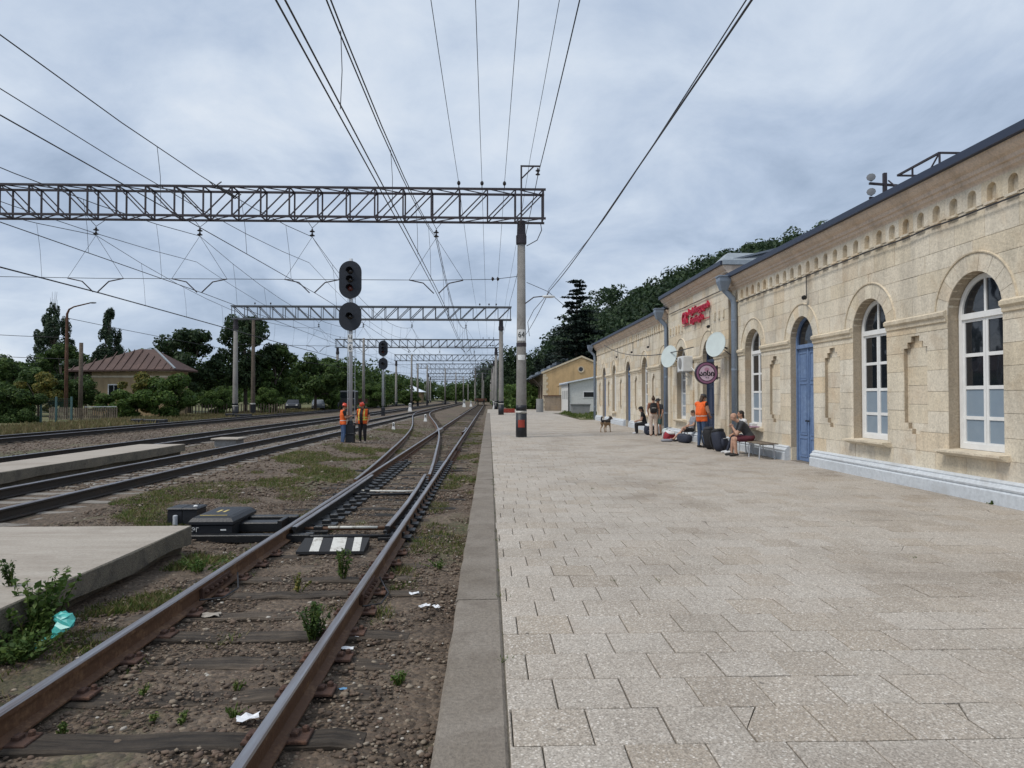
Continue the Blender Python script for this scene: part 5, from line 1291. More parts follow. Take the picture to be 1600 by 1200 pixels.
gt = 'trees behind the left fence'
# walnut-like dark trees behind the second gantry's left mast
tree('broadleaf_tree', 'large dark tree right of the brick house, just left of the second gantry mast', (-31.5, 74, 0), *A, group=gt, s=(1.15, 1.1, 1.05), rz=0.4)
tree('broadleaf_tree', 'tallest dark tree with reaching branches behind the second gantry left mast', (-27.0, 78, 0), *A, group=gt, s=(0.95, 1.0, 1.28), rz=2.1)
tree('broadleaf_tree', 'dark tree just right of the second gantry left mast', (-24.4, 80, 0), *D, group=gt, s=(0.9, 1, 0.98), rz=1.1)
tree('broadleaf_tree', 'mid green tree above the parked vehicles', (-22.8, 92, 0), *B, group=gt, s=(1.15, 1.2, 1.28), rz=0.2)
tree('broadleaf_tree', 'bright round-topped tree left of the tall signal mast', (-23.6, 104, 0), *D, group=gt, s=(1.15, 1.2, 0.95), rz=4.0)
tree('broadleaf_tree', 'dark mass of tree between the house and the big bush', (-36.5, 80, 0), *A, group=gt, s=(1.0, 1, 0.8), rz=5.0)
gb = 'bushes along the far side of the tracks'
for lab, x, y, p, s_ in (('broad bright green bush in front of the brick house', -26.6, 59, Bs, (1.2, 1.2, 1.12)), ('dense green bush right of the low tan fence', -29.2, 57.5, Bs, (0.8, 0.9, 0.72)),
                       ('yellowing bush between the two big green bushes', -29.6, 59.5, Yl, (1, 1, 1.15)), ('green bush below the brick house wall beside the lamp post', -31.6, 60, Bs, (0.75, 0.9, 0.68)),
                       ('small bright bush left of the second gantry mast', -26.6, 69.5, Bs, (0.72, 0.8, 0.78)), ('grey-green bush right of the second gantry mast', -23.7, 75, Bs, (0.85, 0.8, 0.85)),
                       ('bushy shrub at the edge behind the parked car', -21.9, 97, Bs, (0.9, 1, 0.9)), ('bright bush left of the small signal', -19.3, 118, Bs, (1.3, 1.3, 1.25)), ('low bright bush below the white hipped roof', -17.3, 150, Bs, (1.2, 1.2, 1.0)),
                       ('bright green bush beside the third gantry left mast', -23.3, 110, Bs, (1.1, 1.1, 1.3))):
    tree('bush', lab, (x, y, -0.1), *p, cat='bush', group=gb, s=s_, rz=x)
for i, (x, y, s_) in enumerate(((-34.5, 45, 1.05), (-33.0, 45.8, 1.1), (-31.6, 46.4, 1.05), (-36.2, 44.4, 1.1), (-30.5, 47.2, 0.85))):
    tree('hedge_bush', ['dark trimmed hedge bush second from the left picture edge', 'dark hedge bush in the middle of the left hedge', 'dark hedge bush next to the right end of the left hedge', 'dark hedge bush at the far left picture edge', 'small hedge bush ending the left hedge by the green post'][i], (x, y, -0.1), *H, cat='bush', group='hedge at the left', s=(s_, s_, s_ * 1.12), rz=i * 1.3)
# yellowish shrubs and garden trees behind the hedge
for i, (x, y, p, s_, lab) in enumerate(((-40, 60, B, 0.85, 'green garden tree behind the left hedge'), (-44.5, 62, B, 0.85, 'garden tree at the left picture edge behind the hedge'), (-36.8, 58, Yl, 1.1, 'olive yellow shrub behind the hedge'), (-34.8, 60, B, 0.62, 'low garden tree left of the lamp post'),
                                 (-38.4, 66, A, 0.62, 'dark small tree at the foot of the left poplar'), (-50, 74, B, 1.05, 'pale leafy tree crown at the left edge below the poplar'), (-56, 80, B, 1.1, 'leafy tree far left behind the garden'), (-47, 78, D, 0.95, 'tree behind the garden left of the tall poplar'), (-41, 84, B, 0.95, 'green crown between the two poplars'))):
    tree('garden_tree', lab, (x, y, 0), *p, group='garden trees at the left', s=(s_, s_, s_), rz=i)
# poplars
def poplar_clumps(h, w, seed):
    q_ = random.Random(seed); cl = []
    for i in range(95):
        z = 1.5 + (h - 2) * q_.random(); f = min(1, (h - z) / h * 2.1 + 0.10) * min(1, z / 3 + 0.4); a = q_.uniform(0, 6.28)
        cl.append(((w * f * 0.62 * math.cos(a) * q_.random() ** .5, w * f * 0.62 * math.sin(a), z), (0.34 * f + 0.14, 0.34 * f + 0.14, 0.85)))
    return cl
for i, (x, y, h, w, lab) in enumerate(((-58.8, 96, 14.6, 4.6, 'broad dark poplar behind the garden, left of the lamp post'), (-54.2, 101, 14.4, 3.4, 'narrow pointed poplar rising behind the brick house'))):
    cl = poplar_clumps(h, w, 30 + i)
    if i == 1: cl += [((2.1, 0, 4.6), (0.7, 0.7, 1.3)), ((2.6, 0, 3.4), (0.9, 0.8, 1.2))]
    else: cl += [((-2.6, 0, 5.0), (0.8, 0.8, 1.4)), ((1.5, 0, 11), (0.6, 0.6, 1.6))]
    e = tree('poplar_tree', lab, (x, y, 0), crown('crown', cl, 15000, 0.17, 'leaf_poplar', 40 + i), trunk_geo(h * 0.9, 0.25, cl, 40 + i), group='poplars')
    if i == 0:
        m = MB()
        for k in range(6): m.tube([(rnd.uniform(-0.6, 0.3), 0, h - 3), (rnd.uniform(-0.9, 0.4), 0, h + rnd.uniform(0.3, 1.7))], [0.05, 0.015], 4)
        m.build('bare_twigs', 'bark', e, local=True)
# cedar and conifers on the right
def cedar(h, w, seed, mat='leaf_needle', n_=15000):
    q_ = np.random.default_rng(seed); P = []; Nn = []; m = MB(); m.tube([(0, 0, -0.5), (0, 0, h * 0.5), (0.1, 0, h)], [h * 0.022, h * 0.014, 0.03], 8)
    z = h * 0.10
    while z < h * 0.985:
        f = 1 - z / h; nb = 7 if f > .3 else 5
        for k in range(nb):
            a = q_.uniform(0, 6.28); L = (w * (0.18 + 0.9 * f ** 0.85)) * q_.uniform(0.65, 1.12); up = q_.uniform(0.02, 0.22)
            tip = np.array([L * math.cos(a), L * math.sin(a), z + L * up]); m.tube([(0, 0, z - 0.1), (tip[0] * .5, tip[1] * .5, z + L * up * 0.75), tuple(tip)], [0.07 * f + 0.02, 0.04, 0.01], 4)
            nn_ = int(30 + 95 * L / w); t = q_.uniform(0.12, 1.03, nn_); p = np.outer(t, tip - np.array([0, 0, z])) + np.array([0, 0, z]); sp = (0.10 + 0.16 * L * (1 - np.abs(t - 0.55)))[:, None]
            p += q_.normal(0, 1, (nn_, 3)) * sp * np.array([1, 1, 0.22]); p[:, 2] -= 0.06 * L * (t > 0.85)
            P.append(p); nz = q_.normal(0, 0.45, (nn_, 3)) + np.array([0, 0, 1.0]); Nn.append(nz / np.linalg.norm(nz, axis=1)[:, None])
        z += h * q_.uniform(0.024, 0.046)
    P = np.concatenate(P); Nn = np.concatenate(Nn); V_ = leaf_quads(P, Nn, 0.30 * w / 6, q_)
    return fastmesh('crown', V_, np.arange(len(V_)).reshape(-1, 4), mat, 4), m.mesh('trunk', 'bark')
cd = cedar(24, 6.8, 5); cd2 = cedar(17, 5.4, 6)
gc = 'conifers behind the goods shed'
tree('cedar_tree', 'tall dark cedar with layered spreading branches rising behind the goods shed', (16.6, 131, 0), *cd, group=gc)
for i, (x, y, s_, lab) in enumerate(((11.8, 140, 0.62, 'shorter conifer left of the tall cedar'), (22.5, 136, 0.88, 'conifer crowding the right side of the tall cedar'), (10.9, 152, 0.6, 'lowest dark conifer beside mast 64'), (27, 132, 1.0, 'conifer at the foot of the wooded hill'), (15.2, 148, 0.74, 'dark conifer directly behind the goods shed roof'))):
    tree('conifer_tree', lab, (x, y, 0), *cd2, group=gc, s=(s_ * 1.1, s_ * 1.1, s_), rz=i * 1.7)
# wooded hill
def wood_mass(name, pts, per, size, mat, seed, label):
    q_ = np.random.default_rng(seed); Vs = []; qq = random.Random(seed)
    for (x, y, z, h, w) in pts:
        cl = [((x + qq.uniform(-.6, .6) * w, y + qq.uniform(-.6, .6) * w, z + h * qq.uniform(0.08, 0.88)), (w * qq.uniform(.3, .55), w * qq.uniform(.3, .55), h * qq.uniform(.1, .2))) for _ in range(9)] + [((x, y, z + h * 0.86), (w * 0.4, w * 0.4, h * 0.14))]
        P, nn_ = clump_points(cl, per, q_); Vs.append(leaf_quads(P, nn_, size, q_))
    V_ = np.concatenate(Vs); o = link(name, fastmesh(name, V_, np.arange(len(V_)).reshape(-1, 4), mat, 4)); return tag(o, label, 'woods', kind='stuff')
pts = []
q2 = random.Random(77)
for i in range(360):
    y = q2.uniform(88, 240); x = q2.uniform(22, 84)
    if x < 26 and y < 112: continue
    h = q2.uniform(8, 12); pts.append((x, y, gz(x, y), h, h * q2.uniform(0.38, 0.52)))
wood_mass('hillside_wood', pts, 740, 0.43, 'leaf_hill', 91, 'dark wooded hillside rising behind the station roof')
pts = []
for i in range(90):
    y = q2.uniform(190, 330); x = q2.uniform(3, 40) - max(0, (y - 250) * 0.16)
    h = q2.uniform(13, 19); pts.append((x, y, gz(x, y), h, h * 0.34))
wood_mass('distant_wood', pts, 650, 0.55, 'leaf_hill', 92, 'tall dark wood far down the line on the right')
pts = []
for i in range(60): y = q2.uniform(100, 190); x = q2.uniform(2.6, 8) ; h = q2.uniform(2.2, 4.6); pts.append((x, y, -0.3, h, h * 0.6))
wood_mass('trackside_scrub', pts, 330, 0.26, 'leaf_bright', 93, 'bright green scrub past the platform end on the right')
pts = []
for i in range(210):
    y = q2.uniform(125, 420); x = -24.5 - q2.uniform(0, 1) ** 1.7 * 55 + bend(min(y, 330)) * 0.8; h = q2.uniform(6, 10.5); pts.append((x, y, 0, h, h * 0.55))
wood_mass('treeline_left', pts, 420, 0.42, 'leaf_mid', 94, 'distant treeline along the left side of the tracks')
pts = []
for i in range(60): y = q2.uniform(345, 420); x = q2.uniform(-60, 20); h = q2.uniform(7, 11); pts.append((x, y, 0, h, h * 0.6))
for i in range(90): y = q2.uniform(420, 620); x = q2.uniform(-330, 30); h = q2.uniform(9, 14); pts.append((x, y, 0, h, h * 0.6))
for i in range(70): y = q2.uniform(110, 300); x = -60 - q2.random() * 190; h = q2.uniform(8, 12); pts.append((x, y, 0, h, h * 0.6))
wood_mass('far_treeline', pts, 380, 0.7, 'leaf_mid', 95, 'far low treeline closing the horizon')
tree('bush', 'orange-tinged bush right of the distant wagon', (3.3, 120, -0.3), *Or, cat='bush', group=gb, s=(1.1, 1, 1.3))
# far tree trunks pale among the wood
for k, (x, y, h) in enumerate(((-1.9, 205, 9), (-4.2, 215, 11), (0.8, 190, 9.5), (2.1, 188, 8.5))):
    m = MB(); m.tube([(x, y, -0.3), (x, y, h)], [0.28, 0.2], 8); tag(m.build('concrete_post', 'mast_concrete'), ['pale thin post against the dark wood, leftmost of four', 'thick pale post against the dark wood above the wagon', 'pale post against the wood right of the wagon', 'rightmost pale post against the dark wood'][k], 'post', 'pale posts in front of the distant wood')
# weeds close by
def weed(name, label, x, y, z, n_, h, lsz, mat, seed, spread):
    q_ = np.random.default_rng(seed); e = empty(name, (x, y, z), label, 'weed', 'tall weeds'); m = MB(); P = []
    for i in range(n_):
        a = q_.uniform(0, 6.28); rr = q_.uniform(0.0, spread); hh = h * q_.uniform(0.45, 1.0); bx, by = x + rr * 0.4 * math.cos(a), y + rr * 0.4 * math.sin(a); tx_, ty_ = x + rr * math.cos(a) * 1.6, y + rr * math.sin(a) * 1.6
        m.tube([(bx, by, z - 0.02), ((bx + tx_) / 2, (by + ty_) / 2, z + hh * 0.55), (tx_, ty_, z + hh)], [0.006, 0.005, 0.002], 4)
        for t in np.linspace(0.15, 1, max(4, int(hh / (lsz * 0.42)))): P.append((bx + (tx_ - bx) * t + q_.normal(0, lsz * 0.55), by + (ty_ - by) * t + q_.normal(0, lsz * 0.55), z + hh * t))
    m.build('stems', 'grass', e); P = np.array(P); nn_ = q_.normal(0, 0.6, P.shape) + np.array([0, 0, .8]); nn_ /= np.linalg.norm(nn_, axis=1)[:, None]
    V_ = leaf_quads(P, nn_, lsz, q_); link('leaves', fastmesh('leaves', V_, np.arange(len(V_)).reshape(-1, 4), mat, 4), e)
weed('weed_clump', 'tall leafy weeds growing at the slab corner in the lower left', -3.74, 5.9, -0.33, 22, 0.60, 0.032, 'leaf_bright', 1, 0.20)
weed('weed_clump', 'low spreading weeds at the left edge below the slab', -3.62, 5.5, -0.33, 60, 0.22, 0.024, 'leaf_bright', 2, 0.24)
weed('weed_clump', 'dark feathery weed against the right rail between the sleepers', -1.46, 5.88, -0.32, 22, 0.30, 0.022, 'leaf_mid', 3, 0.09)
weed('weed_clump', 'upright weed in front of the striped board', -1.62, 7.8, -0.32, 9, 0.34, 0.02, 'leaf_bright', 4, 0.08)
weed('weed_clump', 'pale weed between the rails left of the upright weed', -1.98, 7.3, -0.32, 8, 0.2, 0.02, 'leaf_yellow', 5, 0.1)
weed('weed_clump', 'weeds under the side of the slab beside the machine', -3.35, 8.2, -0.32, 26, 0.17, 0.022, 'leaf_bright', 6, 0.3)
weed('weed_clump', 'weed sprouting through the slab surface at the left edge', -4.2, 6.3, 0.03, 7, 0.24, 0.02, 'leaf_mid', 7, 0.06)
weed('weed_clump', 'small green weed tuft by the kerb in the foreground', -0.62, 4.95, -0.33, 9, 0.09, 0.018, 'leaf_bright', 8, 0.07)
weed('weed_clump', 'green weed tuft beside the kerb farther along', -0.6, 8.3, -0.33, 12, 0.1, 0.02, 'leaf_bright', 9, 0.14)
weed('weed_clump', 'tuft at the foot of the painted plinth near the right edge', 7.93, 10.75, 0.0, 6, 0.06, 0.018, 'leaf_mid', 10, 0.08)
for k, (x, y) in enumerate(((-2.35, 4.85), (-2.1, 4.45), (-1.75, 4.9), (-2.55, 4.3), (-1.9, 4.42), (-1.62, 4.5))):
    weed('weed_tuft', ['grass tuft between sleepers, farthest left of the front group', 'grass tuft in the foremost gravel bay, centre', 'grass tuft right of centre between the front sleepers', 'front left grass tuft between the rails', 'small tuft in the front gravel near the rail', 'rightmost front tuft near the right rail'][k], x, y, -0.33, 6, 0.07, 0.014, 'grass', 20 + k, 0.05)

# ------------------------------------------------------------------ litter
tp = MB(); q_ = random.Random(4); rings = []
for i in range(15):
    t = i / 14; cx_, cy_, cz_ = -3.50 + 0.07 * math.sin(t * 5), 5.80 - 0.14 * t, -0.07 - 0.23 * t + 0.02 * math.sin(t * 9); w_ = 0.035 + 0.055 * math.sin(math.pi * min(1, t * 1.2 + 0.1)) ** 2
    rings.append([(cx_ + w_ * math.cos(a) * q_.uniform(0.55, 1.25), cy_ + w_ * 0.6 * math.sin(a) * q_.uniform(0.5, 1.2), cz_ + w_ * 0.5 * math.sin(a + 1) * q_.uniform(.3, 1.3)) for a in np.linspace(0, 2 * math.pi, 10)[:-1]])
tp.loft(rings); tag(tp.build('plastic_bag', 'teal_plastic', smooth=False), 'crumpled teal plastic bag caught in the weeds at lower left', 'plastic bag')
def scrap(x, y, z, a, label, mat='paper', s=0.07):
    m = MB(); q_ = random.Random(int(x * 1000)); vs = []; n_ = 5
    for j in range(n_):
        for i in range(n_): vs.append((x + (i - 2) * s / 2 * math.cos(a) - (j - 2) * s / 3 * math.sin(a) + q_.uniform(-.01, .01), y + (i - 2) * s / 2 * math.sin(a) + (j - 2) * s / 3 * math.cos(a), z + 0.015 + q_.uniform(0, 0.35) * s))
    m.add(vs, [(j * n_ + i, j * n_ + i + 1, (j + 1) * n_ + i + 1, (j + 1) * n_ + i) for j in range(n_ - 1) for i in range(n_ - 1)]); tag(m.build('paper_scrap', mat), label, 'litter', 'litter on the track')
scrap(-1.50, 4.42, -0.33, 0.4, 'white crumpled paper beside the right rail in the foreground'); scrap(-1.10, 5.92, -0.33, 1.1, 'white crumpled paper outside the right rail by a sleeper end', s=0.06); scrap(-1.11, 5.56, -0.31, 0.1, 'small white paper on a rusty tie plate', s=0.045)
scrap(-0.62, 6.73, -0.33, 0.8, 'pale scrap of litter near the kerb', s=0.055); scrap(-0.5, 6.7, -0.33, 2.0, 'white litter scrap touching the kerb', s=0.045); scrap(-1.0, 4.85, -0.33, 0.2, 'tiny blue scrap of litter outside the right rail', 'blue_litter', 0.025)
scrap(-0.76, 7.16, -0.33, 0.2, 'pale paper cup fragment in the gravel by the kerb', s=0.05); scrap(-2.55, 6.5, -0.33, 0.2, 'pale crumbled scrap between the rails', 'slab', 0.08)

# ------------------------------------------------------------------ buildings around
def P4(m, a, b, c, d, mi=0): m.add([a, b, c, d], [(0, 1, 2, 3)], mi)
# brick house with hipped roof at the left
hs = empty('brick_house', (-32, 66, 0), 'old tan brick house with brown hipped metal roof among bushes', 'house')
hx0, hx1, hy0, hy1, hz = -35.9, -28.9, 64, 67.6, 4.25
m = MB(); m.box(hx0, hx1, hy0, hy1, -0.3, hz); m.build('wall', 'brick_tan', hs)
for z in (hz - 0.75, hz - 0.25):
    m = MB(); m.box(hx0 - 0.06, hx1 + 0.06, hy0 - 0.06, hy1, z, z + 0.16 if z < hz - .5 else hz); m.build('cornice_band', 'trim_stone', hs)
m = MB(); e_ = 0.7; A_ = [(hx0 - e_ - 1.3, hy0 - e_, hz - 0.12), (hx1 + e_, hy0 - e_, hz), (hx1 + e_, hy1 + e_, hz), (hx0 - e_ - 1.3, hy1 + e_, hz - 0.12)]; r1, r2 = (-32.6, 65.8, hz + 1.95), (-31.2, 65.9, hz + 1.95)
m.add(A_ + [r1, r2], [(0, 1, 5, 4), (1, 2, 5), (2, 3, 4, 5), (3, 0, 4)]); m.add([(a, b, c - 0.14) for a, b, c in A_] + A_, [(0, 1, 5, 4), (1, 2, 6, 5), (2, 3, 7, 6), (3, 0, 4, 7), (0, 3, 2, 1)]); rf = m.build('roof', 'roof_brown', hs)
for t in np.linspace(0.06, 0.96, 13):
    p = Vector(A_[0]).lerp(Vector(A_[1]), t); top = Vector(r1).lerp(Vector(r2), t); s_ = min(1.0, t / 0.45 + 0.05, (1 - t) / 0.45 + 0.05); q3 = p.lerp(Vector((p.x, r1[1], r1[2])), min(0.96, s_))
    mm = MB(); mm.bar(p + Vector((0, 0, .03)), q3 + Vector((0, 0, .03)), 0.06, 0.06); mm.build('roof_seam', 'roof_brown', rf)
m = MB(); m.bar((hx1 + e_, hy0 - e_, hz + .06), (r2[0], r2[1], r2[2] + .06), 0.14, 0.1); m.build('hip_cap', 'galvanised', rf)
for xx in (-33.9, -30.3):
    m = MB(); m.box(xx - 0.55, xx + 0.55, hy0 - 0.05, hy0 + 0.05, 1.2, 2.9); w_ = m.build('window', 'frame_white', hs); m = MB(); m.box(xx - 0.45, xx - 0.03, hy0 - 0.07, hy0 - 0.03, 1.3, 2.8); m.box(xx + 0.03, xx + 0.45, hy0 - 0.07, hy0 - 0.03, 1.3, 2.8); m.build('pane', 'glass', w_)
m = MB(); m.box(-37.7, hx0 - 0.01, 64.4, 67.5, 2.9, 4.0); m.build('porch', 'pole_wood', hs)
for xx in (-37.6, -36.7): m = MB(); m.box(xx - 0.08, xx + 0.08, 64.4, 64.56, -0.2, 3.1); m.build('porch_post', 'pole_wood', hs)
# fences by the garden
fe = empty('picket_fence', (-29.5, 52, 0), 'low tan picket fence beside the rusty lamp post', 'fence')
x = -32.2
while x < -27.4:
    m = MB(); m.box(x, x + 0.10, 51.98, 52.02, -0.1, 0.95 + rnd.uniform(-.06, .06)); m.build('picket', 'grey_wood', fe); x += 0.16
for z in (0.2, 0.75): m = MB(); m.box(-32.3, -27.3, 52.021, 52.07, z, z + 0.08); m.build('rail', 'grey_wood', fe)
m = MB(); m.bar((-29.6, 51.9, 1.0), (-27.3, 51.9, 1.02), 0.05, 0.05); m.build('handrail', 'silver_paint', fe)
fd = empty('dark_fence', (-24.8, 62, 0), 'dark weathered picket fence under the big bushes', 'fence'); x = -28.4
while x < -21.5:
    m = MB(); m.box(x, x + 0.10, 66 + (x + 28.4) * 1.2, 66.03 + (x + 28.4) * 1.2, -0.1, 1.0 + rnd.uniform(-.1, .1)); m.build('picket', 'pole_wood', fd); x += 0.2
gp = empty('green_post', (-29.3, 47.4, 0), 'green wire fence panel at the end of the hedge', 'fence')
for xx in (-29.9, -28.9, -27.9): m = MB(); m.box(xx - 0.05, xx + 0.05, 47.35, 47.45, -0.2, 1.75); m.build('post', 'cloth_teal', gp)
for k in range(12): m = MB(); m.box(-29.9, -27.9, 47.39, 47.41, 0.1 + k * 0.135, 0.115 + k * 0.135); m.build('wire_strand', 'cloth_teal', gp)
# lamp post and timber pole
lp = empty('lamp_post', (-31.9, 53.5, 0), 'rusty lamp post with a bent arm between the two poplars', 'lamp post')
m = MB(); m.tube([(-31.9, 53.5, -0.3), (-31.9, 53.5, 5), (-31.9, 53.5, 8.0), (-31.75, 53.5, 8.35), (-31.4, 53.5, 8.55), (-30.2, 53.5, 8.85)], [0.15, 0.12, 0.085, 0.07, 0.055, 0.045], 8); m.build('post', 'rust', lp, True)
m = MB(); m.ball((-30.0, 53.5, 8.86), (0.28, 0.09, 0.06), 8, 5, 0, .8); m.build('lamp_head', 'gantry_pale', lp)
m = MB(); m.tube([(-31.4, 54.5, -0.3), (-31.4, 54.5, 5.9)], [0.17, 0.14], 8); tag(m.build('timber_pole', 'pole_wood', smooth=True), 'short timber pole just right of the rusty lamp post', 'pole')
m = MB(); m.lathe([(0.22, -0.3), (0.22, 0.95), (0.15, 9.6)], (-24.0, 71.5, 0), (0, 0, 1), 14); pe = m.build('dark_mast', 'pole_wood', smooth=True); tag(pe, 'slim second mast just right of the second gantry left mast', 'mast')
m = MB(); m.lathe([(0.25, -0.2), (0.25, 1.0)], (-24.0, 71.5, 0), (0, 0, 1), 14); m.build('painted_base', 'black_paint', pe); m = MB(); m.lathe([(0.255, 1.0), (0.252, 1.12)], (-24.0, 71.5, 0), (0, 0, 1), 14); m.build('white_band', 'chipped_white', pe)
for k, (x, y, h) in enumerate(((-16.5, 92, 9.5), (-14.2, 128, 9.6), (-15.3, 150, 9), (-14.0, 158, 9), (-11, 175, 9), (-9.5, 200, 9), (-8.8, 240, 9))):
    m = MB(); m.lathe([(0.22, -0.3), (0.15, h)], (x, y, 0), (0, 0, 1), 12); o = m.build('line_mast', 'mast_concrete', smooth=True)
    tag(o, ['concrete mast with white band left of the small signal', 'concrete mast just right of the fourth gantry left mast', 'left of a pair of dark masts right of the white roof', 'right of a pair of dark masts beyond the white roof', 'pale mast among the distant left masts', 'distant thin mast near the middle of the line', 'farthest thin mast by the track bend'][k], 'mast', 'line masts on the left')
    m = MB(); m.lathe([(0.235, -0.2), (0.23, 1.1)], (x, y, 0), (0, 0, 1), 12); m.build('painted_base', 'black_paint', o)
# distant wires towards the left horizon
for k, (z0, z1, lab) in enumerate(((7.7, 5.6, 'upper thin wire from the lamp post past the poplar'), (6.2, 6.6, 'thin wire at the left edge running to the lamp post'), (4.6, 5.2, 'lower thin wire at the left edge'))):
    m = MB(); a = Vector((-31.9, 53.5, z0)); b = Vector((-14, 110, z1)) if k == 0 else Vector((-60, 40, z1 + 2)); m.tube([tuple(a.lerp(b, t) - Vector((0, 0, 1.2 * t * (1 - t) * 2))) for t in np.linspace(0, 1, 12)], 0.02, 4); tag(m.build('service_wire', 'wire'), lab, 'wire', 'thin service wires at the left')
# white hipped-roof house far off
wh = empty('white_roof_house', (-27, 235, 0), 'distant small house with white hipped metal roof', 'house')
m = MB(); m.box(-31.5, -22.5, 232, 240, -0.2, 3.6); m.build('wall', 'brick_tan', wh); m = MB(); m.add([(-32.5, 231, 3.5), (-21.5, 231, 3.5), (-21.5, 241, 3.5), (-32.5, 241, 3.5), (-27.4, 236, 6.0), (-26.6, 236, 6.0)], [(0, 1, 5, 4), (1, 2, 5), (2, 3, 4, 5), (3, 0, 4), (0, 3, 2, 1)]); m.build('roof', 'roof_white', wh)
for xx in (-30, -27, -24): m = MB(); m.box(xx - .6, xx + .6, 231.9, 232.02, 1.2, 2.8); m.build('window', 'glass', wh)
# goods shed: ochre gable, long side wall with brackets
gs = empty('goods_shed', (12, 96, 0), 'old ochre goods shed with pale quoins, round gable window and bricked-up window', 'goods shed')
gx0, gx1, gy0, gy1, ge_ = 7.45, 18.0, 95, 128, 5.0; xm = (gx0 + gx1) / 2
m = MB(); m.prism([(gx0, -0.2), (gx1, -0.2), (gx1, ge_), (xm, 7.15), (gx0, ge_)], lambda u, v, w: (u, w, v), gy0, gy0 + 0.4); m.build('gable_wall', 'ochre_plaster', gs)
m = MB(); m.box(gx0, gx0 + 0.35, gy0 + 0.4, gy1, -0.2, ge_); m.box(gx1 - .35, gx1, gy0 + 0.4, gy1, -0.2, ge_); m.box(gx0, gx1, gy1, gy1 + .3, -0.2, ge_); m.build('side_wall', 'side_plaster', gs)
m = MB()
for sgn in (-1, 1):
    a = (gx0 - 1.6, ge_ - 0.55) if sgn < 0 else (gx1 + 1.6, ge_ - 0.55); m.prism([a, (xm, 7.25), (xm, 7.45), (a[0], a[1] + 0.16)], lambda u, v, w: (u, w, v), gy0 + 0.45, gy1 + 0.6)
m.build('roof', 'roof_metal', gs)
for k, (za, zb_) in enumerate(((0, 0),)):
    m = MB(); 
    for sgn in (-1, 1): m.prism([(xm, 7.2), (xm, 7.45), (xm + sgn * 5.5, ge_ + .2), (xm + sgn * 5.5, ge_ - 0.05)], lambda u, v, w: (u, w, v), gy0 - 0.15, gy0 + 0.02 + 0.42)
    m.build('gable_coping', 'ochre_trim', gs)
z = 0.0; k = 0
while z < ge_ - 0.2:
    m = MB(); w_ = 0.62 if k % 2 else 0.42; m.box(gx0 - 0.04, gx0 + w_, gy0 - 0.06, gy0 + 0.3, z, z + 0.36); m.build('quoin', 'ochre_trim', gs); z += 0.38; k += 1
m = MB(); m.lathe([(0.30, 0), (0.30, 0.08), (0.46, 0.1), (0.46, 0)], (xm - 0.1, gy0, 5.55), (0, -1, 0), 16); m.build('round_window', 'ochre_trim', gs); m = MB(); m.lathe([(0.3, 0), (0.3, 0.03), (0.02, 0.03)], (xm - 0.1, gy0, 5.55), (0, -1, 0), 16); m.build('round_pane', 'glass', gs)
m = MB(); m.box(9.6, 11.3, gy0 - 0.05, gy0 + 0.1, 1.4, 3.3); m.build('blocked_window', 'ochre_trim', gs); m = MB(); m.box(9.95, 10.95, gy0 - 0.08, gy0 - 0.04, 1.45, 2.95); m.build('bricked_infill', 'brick_tan', gs)
m = MB(); m.prism([(9.4, 3.3), (11.5, 3.3), (10.45, 3.75)], lambda u, v, w: (u, w, v), gy0 - 0.12, gy0 + 0.05); m.build('window_pediment', 'ochre_trim', gs)
for k in range(7):
    y = gy0 + 2 + k * 4.6; m = MB(); m.bar((gx0, y, 3.2), (gx0 - 1.4, y, ge_ - 0.6), 0.14, 0.14); m.box(gx0 - 0.2, gx0, y - 0.1, y + 0.1, -0.2, 3.3); m.build('eave_bracket', 'pole_wood', gs)
rs = empty('stepped_roof_shed', (9, 134, 0), 'grey sheet-metal roof stepping up behind the goods shed gable', 'shed')
for k in range(6):
    m = MB(); x0 = 8.0 + k * 1.15; m.box(x0, x0 + 1.15, 129.5, 138, 0 if k == 0 else 5.3 + k * 0.55 - 1.2, 5.9 + k * 0.62); m.build('roof_sheet', 'roof_metal', rs)
m = MB(); m.box(8.1, 15, 129.6, 138, -0.2, 5.2); m.build('wall', 'side_plaster', rs)
# white annex and block wall
an = empty('white_annex', (11, 80, 0), 'small white lean-to building with pale metal roof next to the station end', 'annex')
m = MB(); m.prism([(9.2, -0.2), (15, -0.2), (15, 4.5), (9.2, 3.35)], lambda u, v, w: (u, w, v), 79.5, 88); m.build('wall', 'white_wall', an)
m = MB(); m.prism([(8.95, 3.32), (15.2, 4.56), (15.2, 4.72), (8.95, 3.48)], lambda u, v, w: (u, w, v), 79.1, 88.3); m.build('roof', 'roof_white', an)
m = MB(); m.box(8.97, 9.03, 79.1, 88.2, 3.2, 3.34); m.build('gutter', 'pipe_paint', an); m = MB(); m.tube([(9.14, 79.4, 0), (9.14, 79.4, 3.3)], 0.07, 8); m.build('downpipe', 'wire', an)
for k in range(3): m = MB(); m.box(9.17, 9.22, 81.2 + k * 2.2, 82.0 + k * 2.2, 1.5, 2.5); m.build('window', 'grey_block', an)
m = MB(); m.box(10.9, 12.2, 79.44, 79.52, 1.75, 2.3); m.build('window', 'glass', an); m = MB(); m.box(10.8, 12.3, 79.46, 79.51, 1.65, 2.4); m.build('window_frame', 'frame_white', an)
bw = empty('block_wall', (8, 88.5, 0), 'brown concrete block wall in front of the goods shed', 'wall'); 
for j in range(6):
    for i in range(9):
        a = 7.1 + i * 0.4 - (0.2 if j % 2 else 0); m = MB(); m.bbox(max(6.98, a) + 0.008, min(10.3, a + 0.392), 88.3, 88.6, j * 0.31, j * 0.31 + 0.302, 0.015); m.build('block', 'side_plaster', bw)
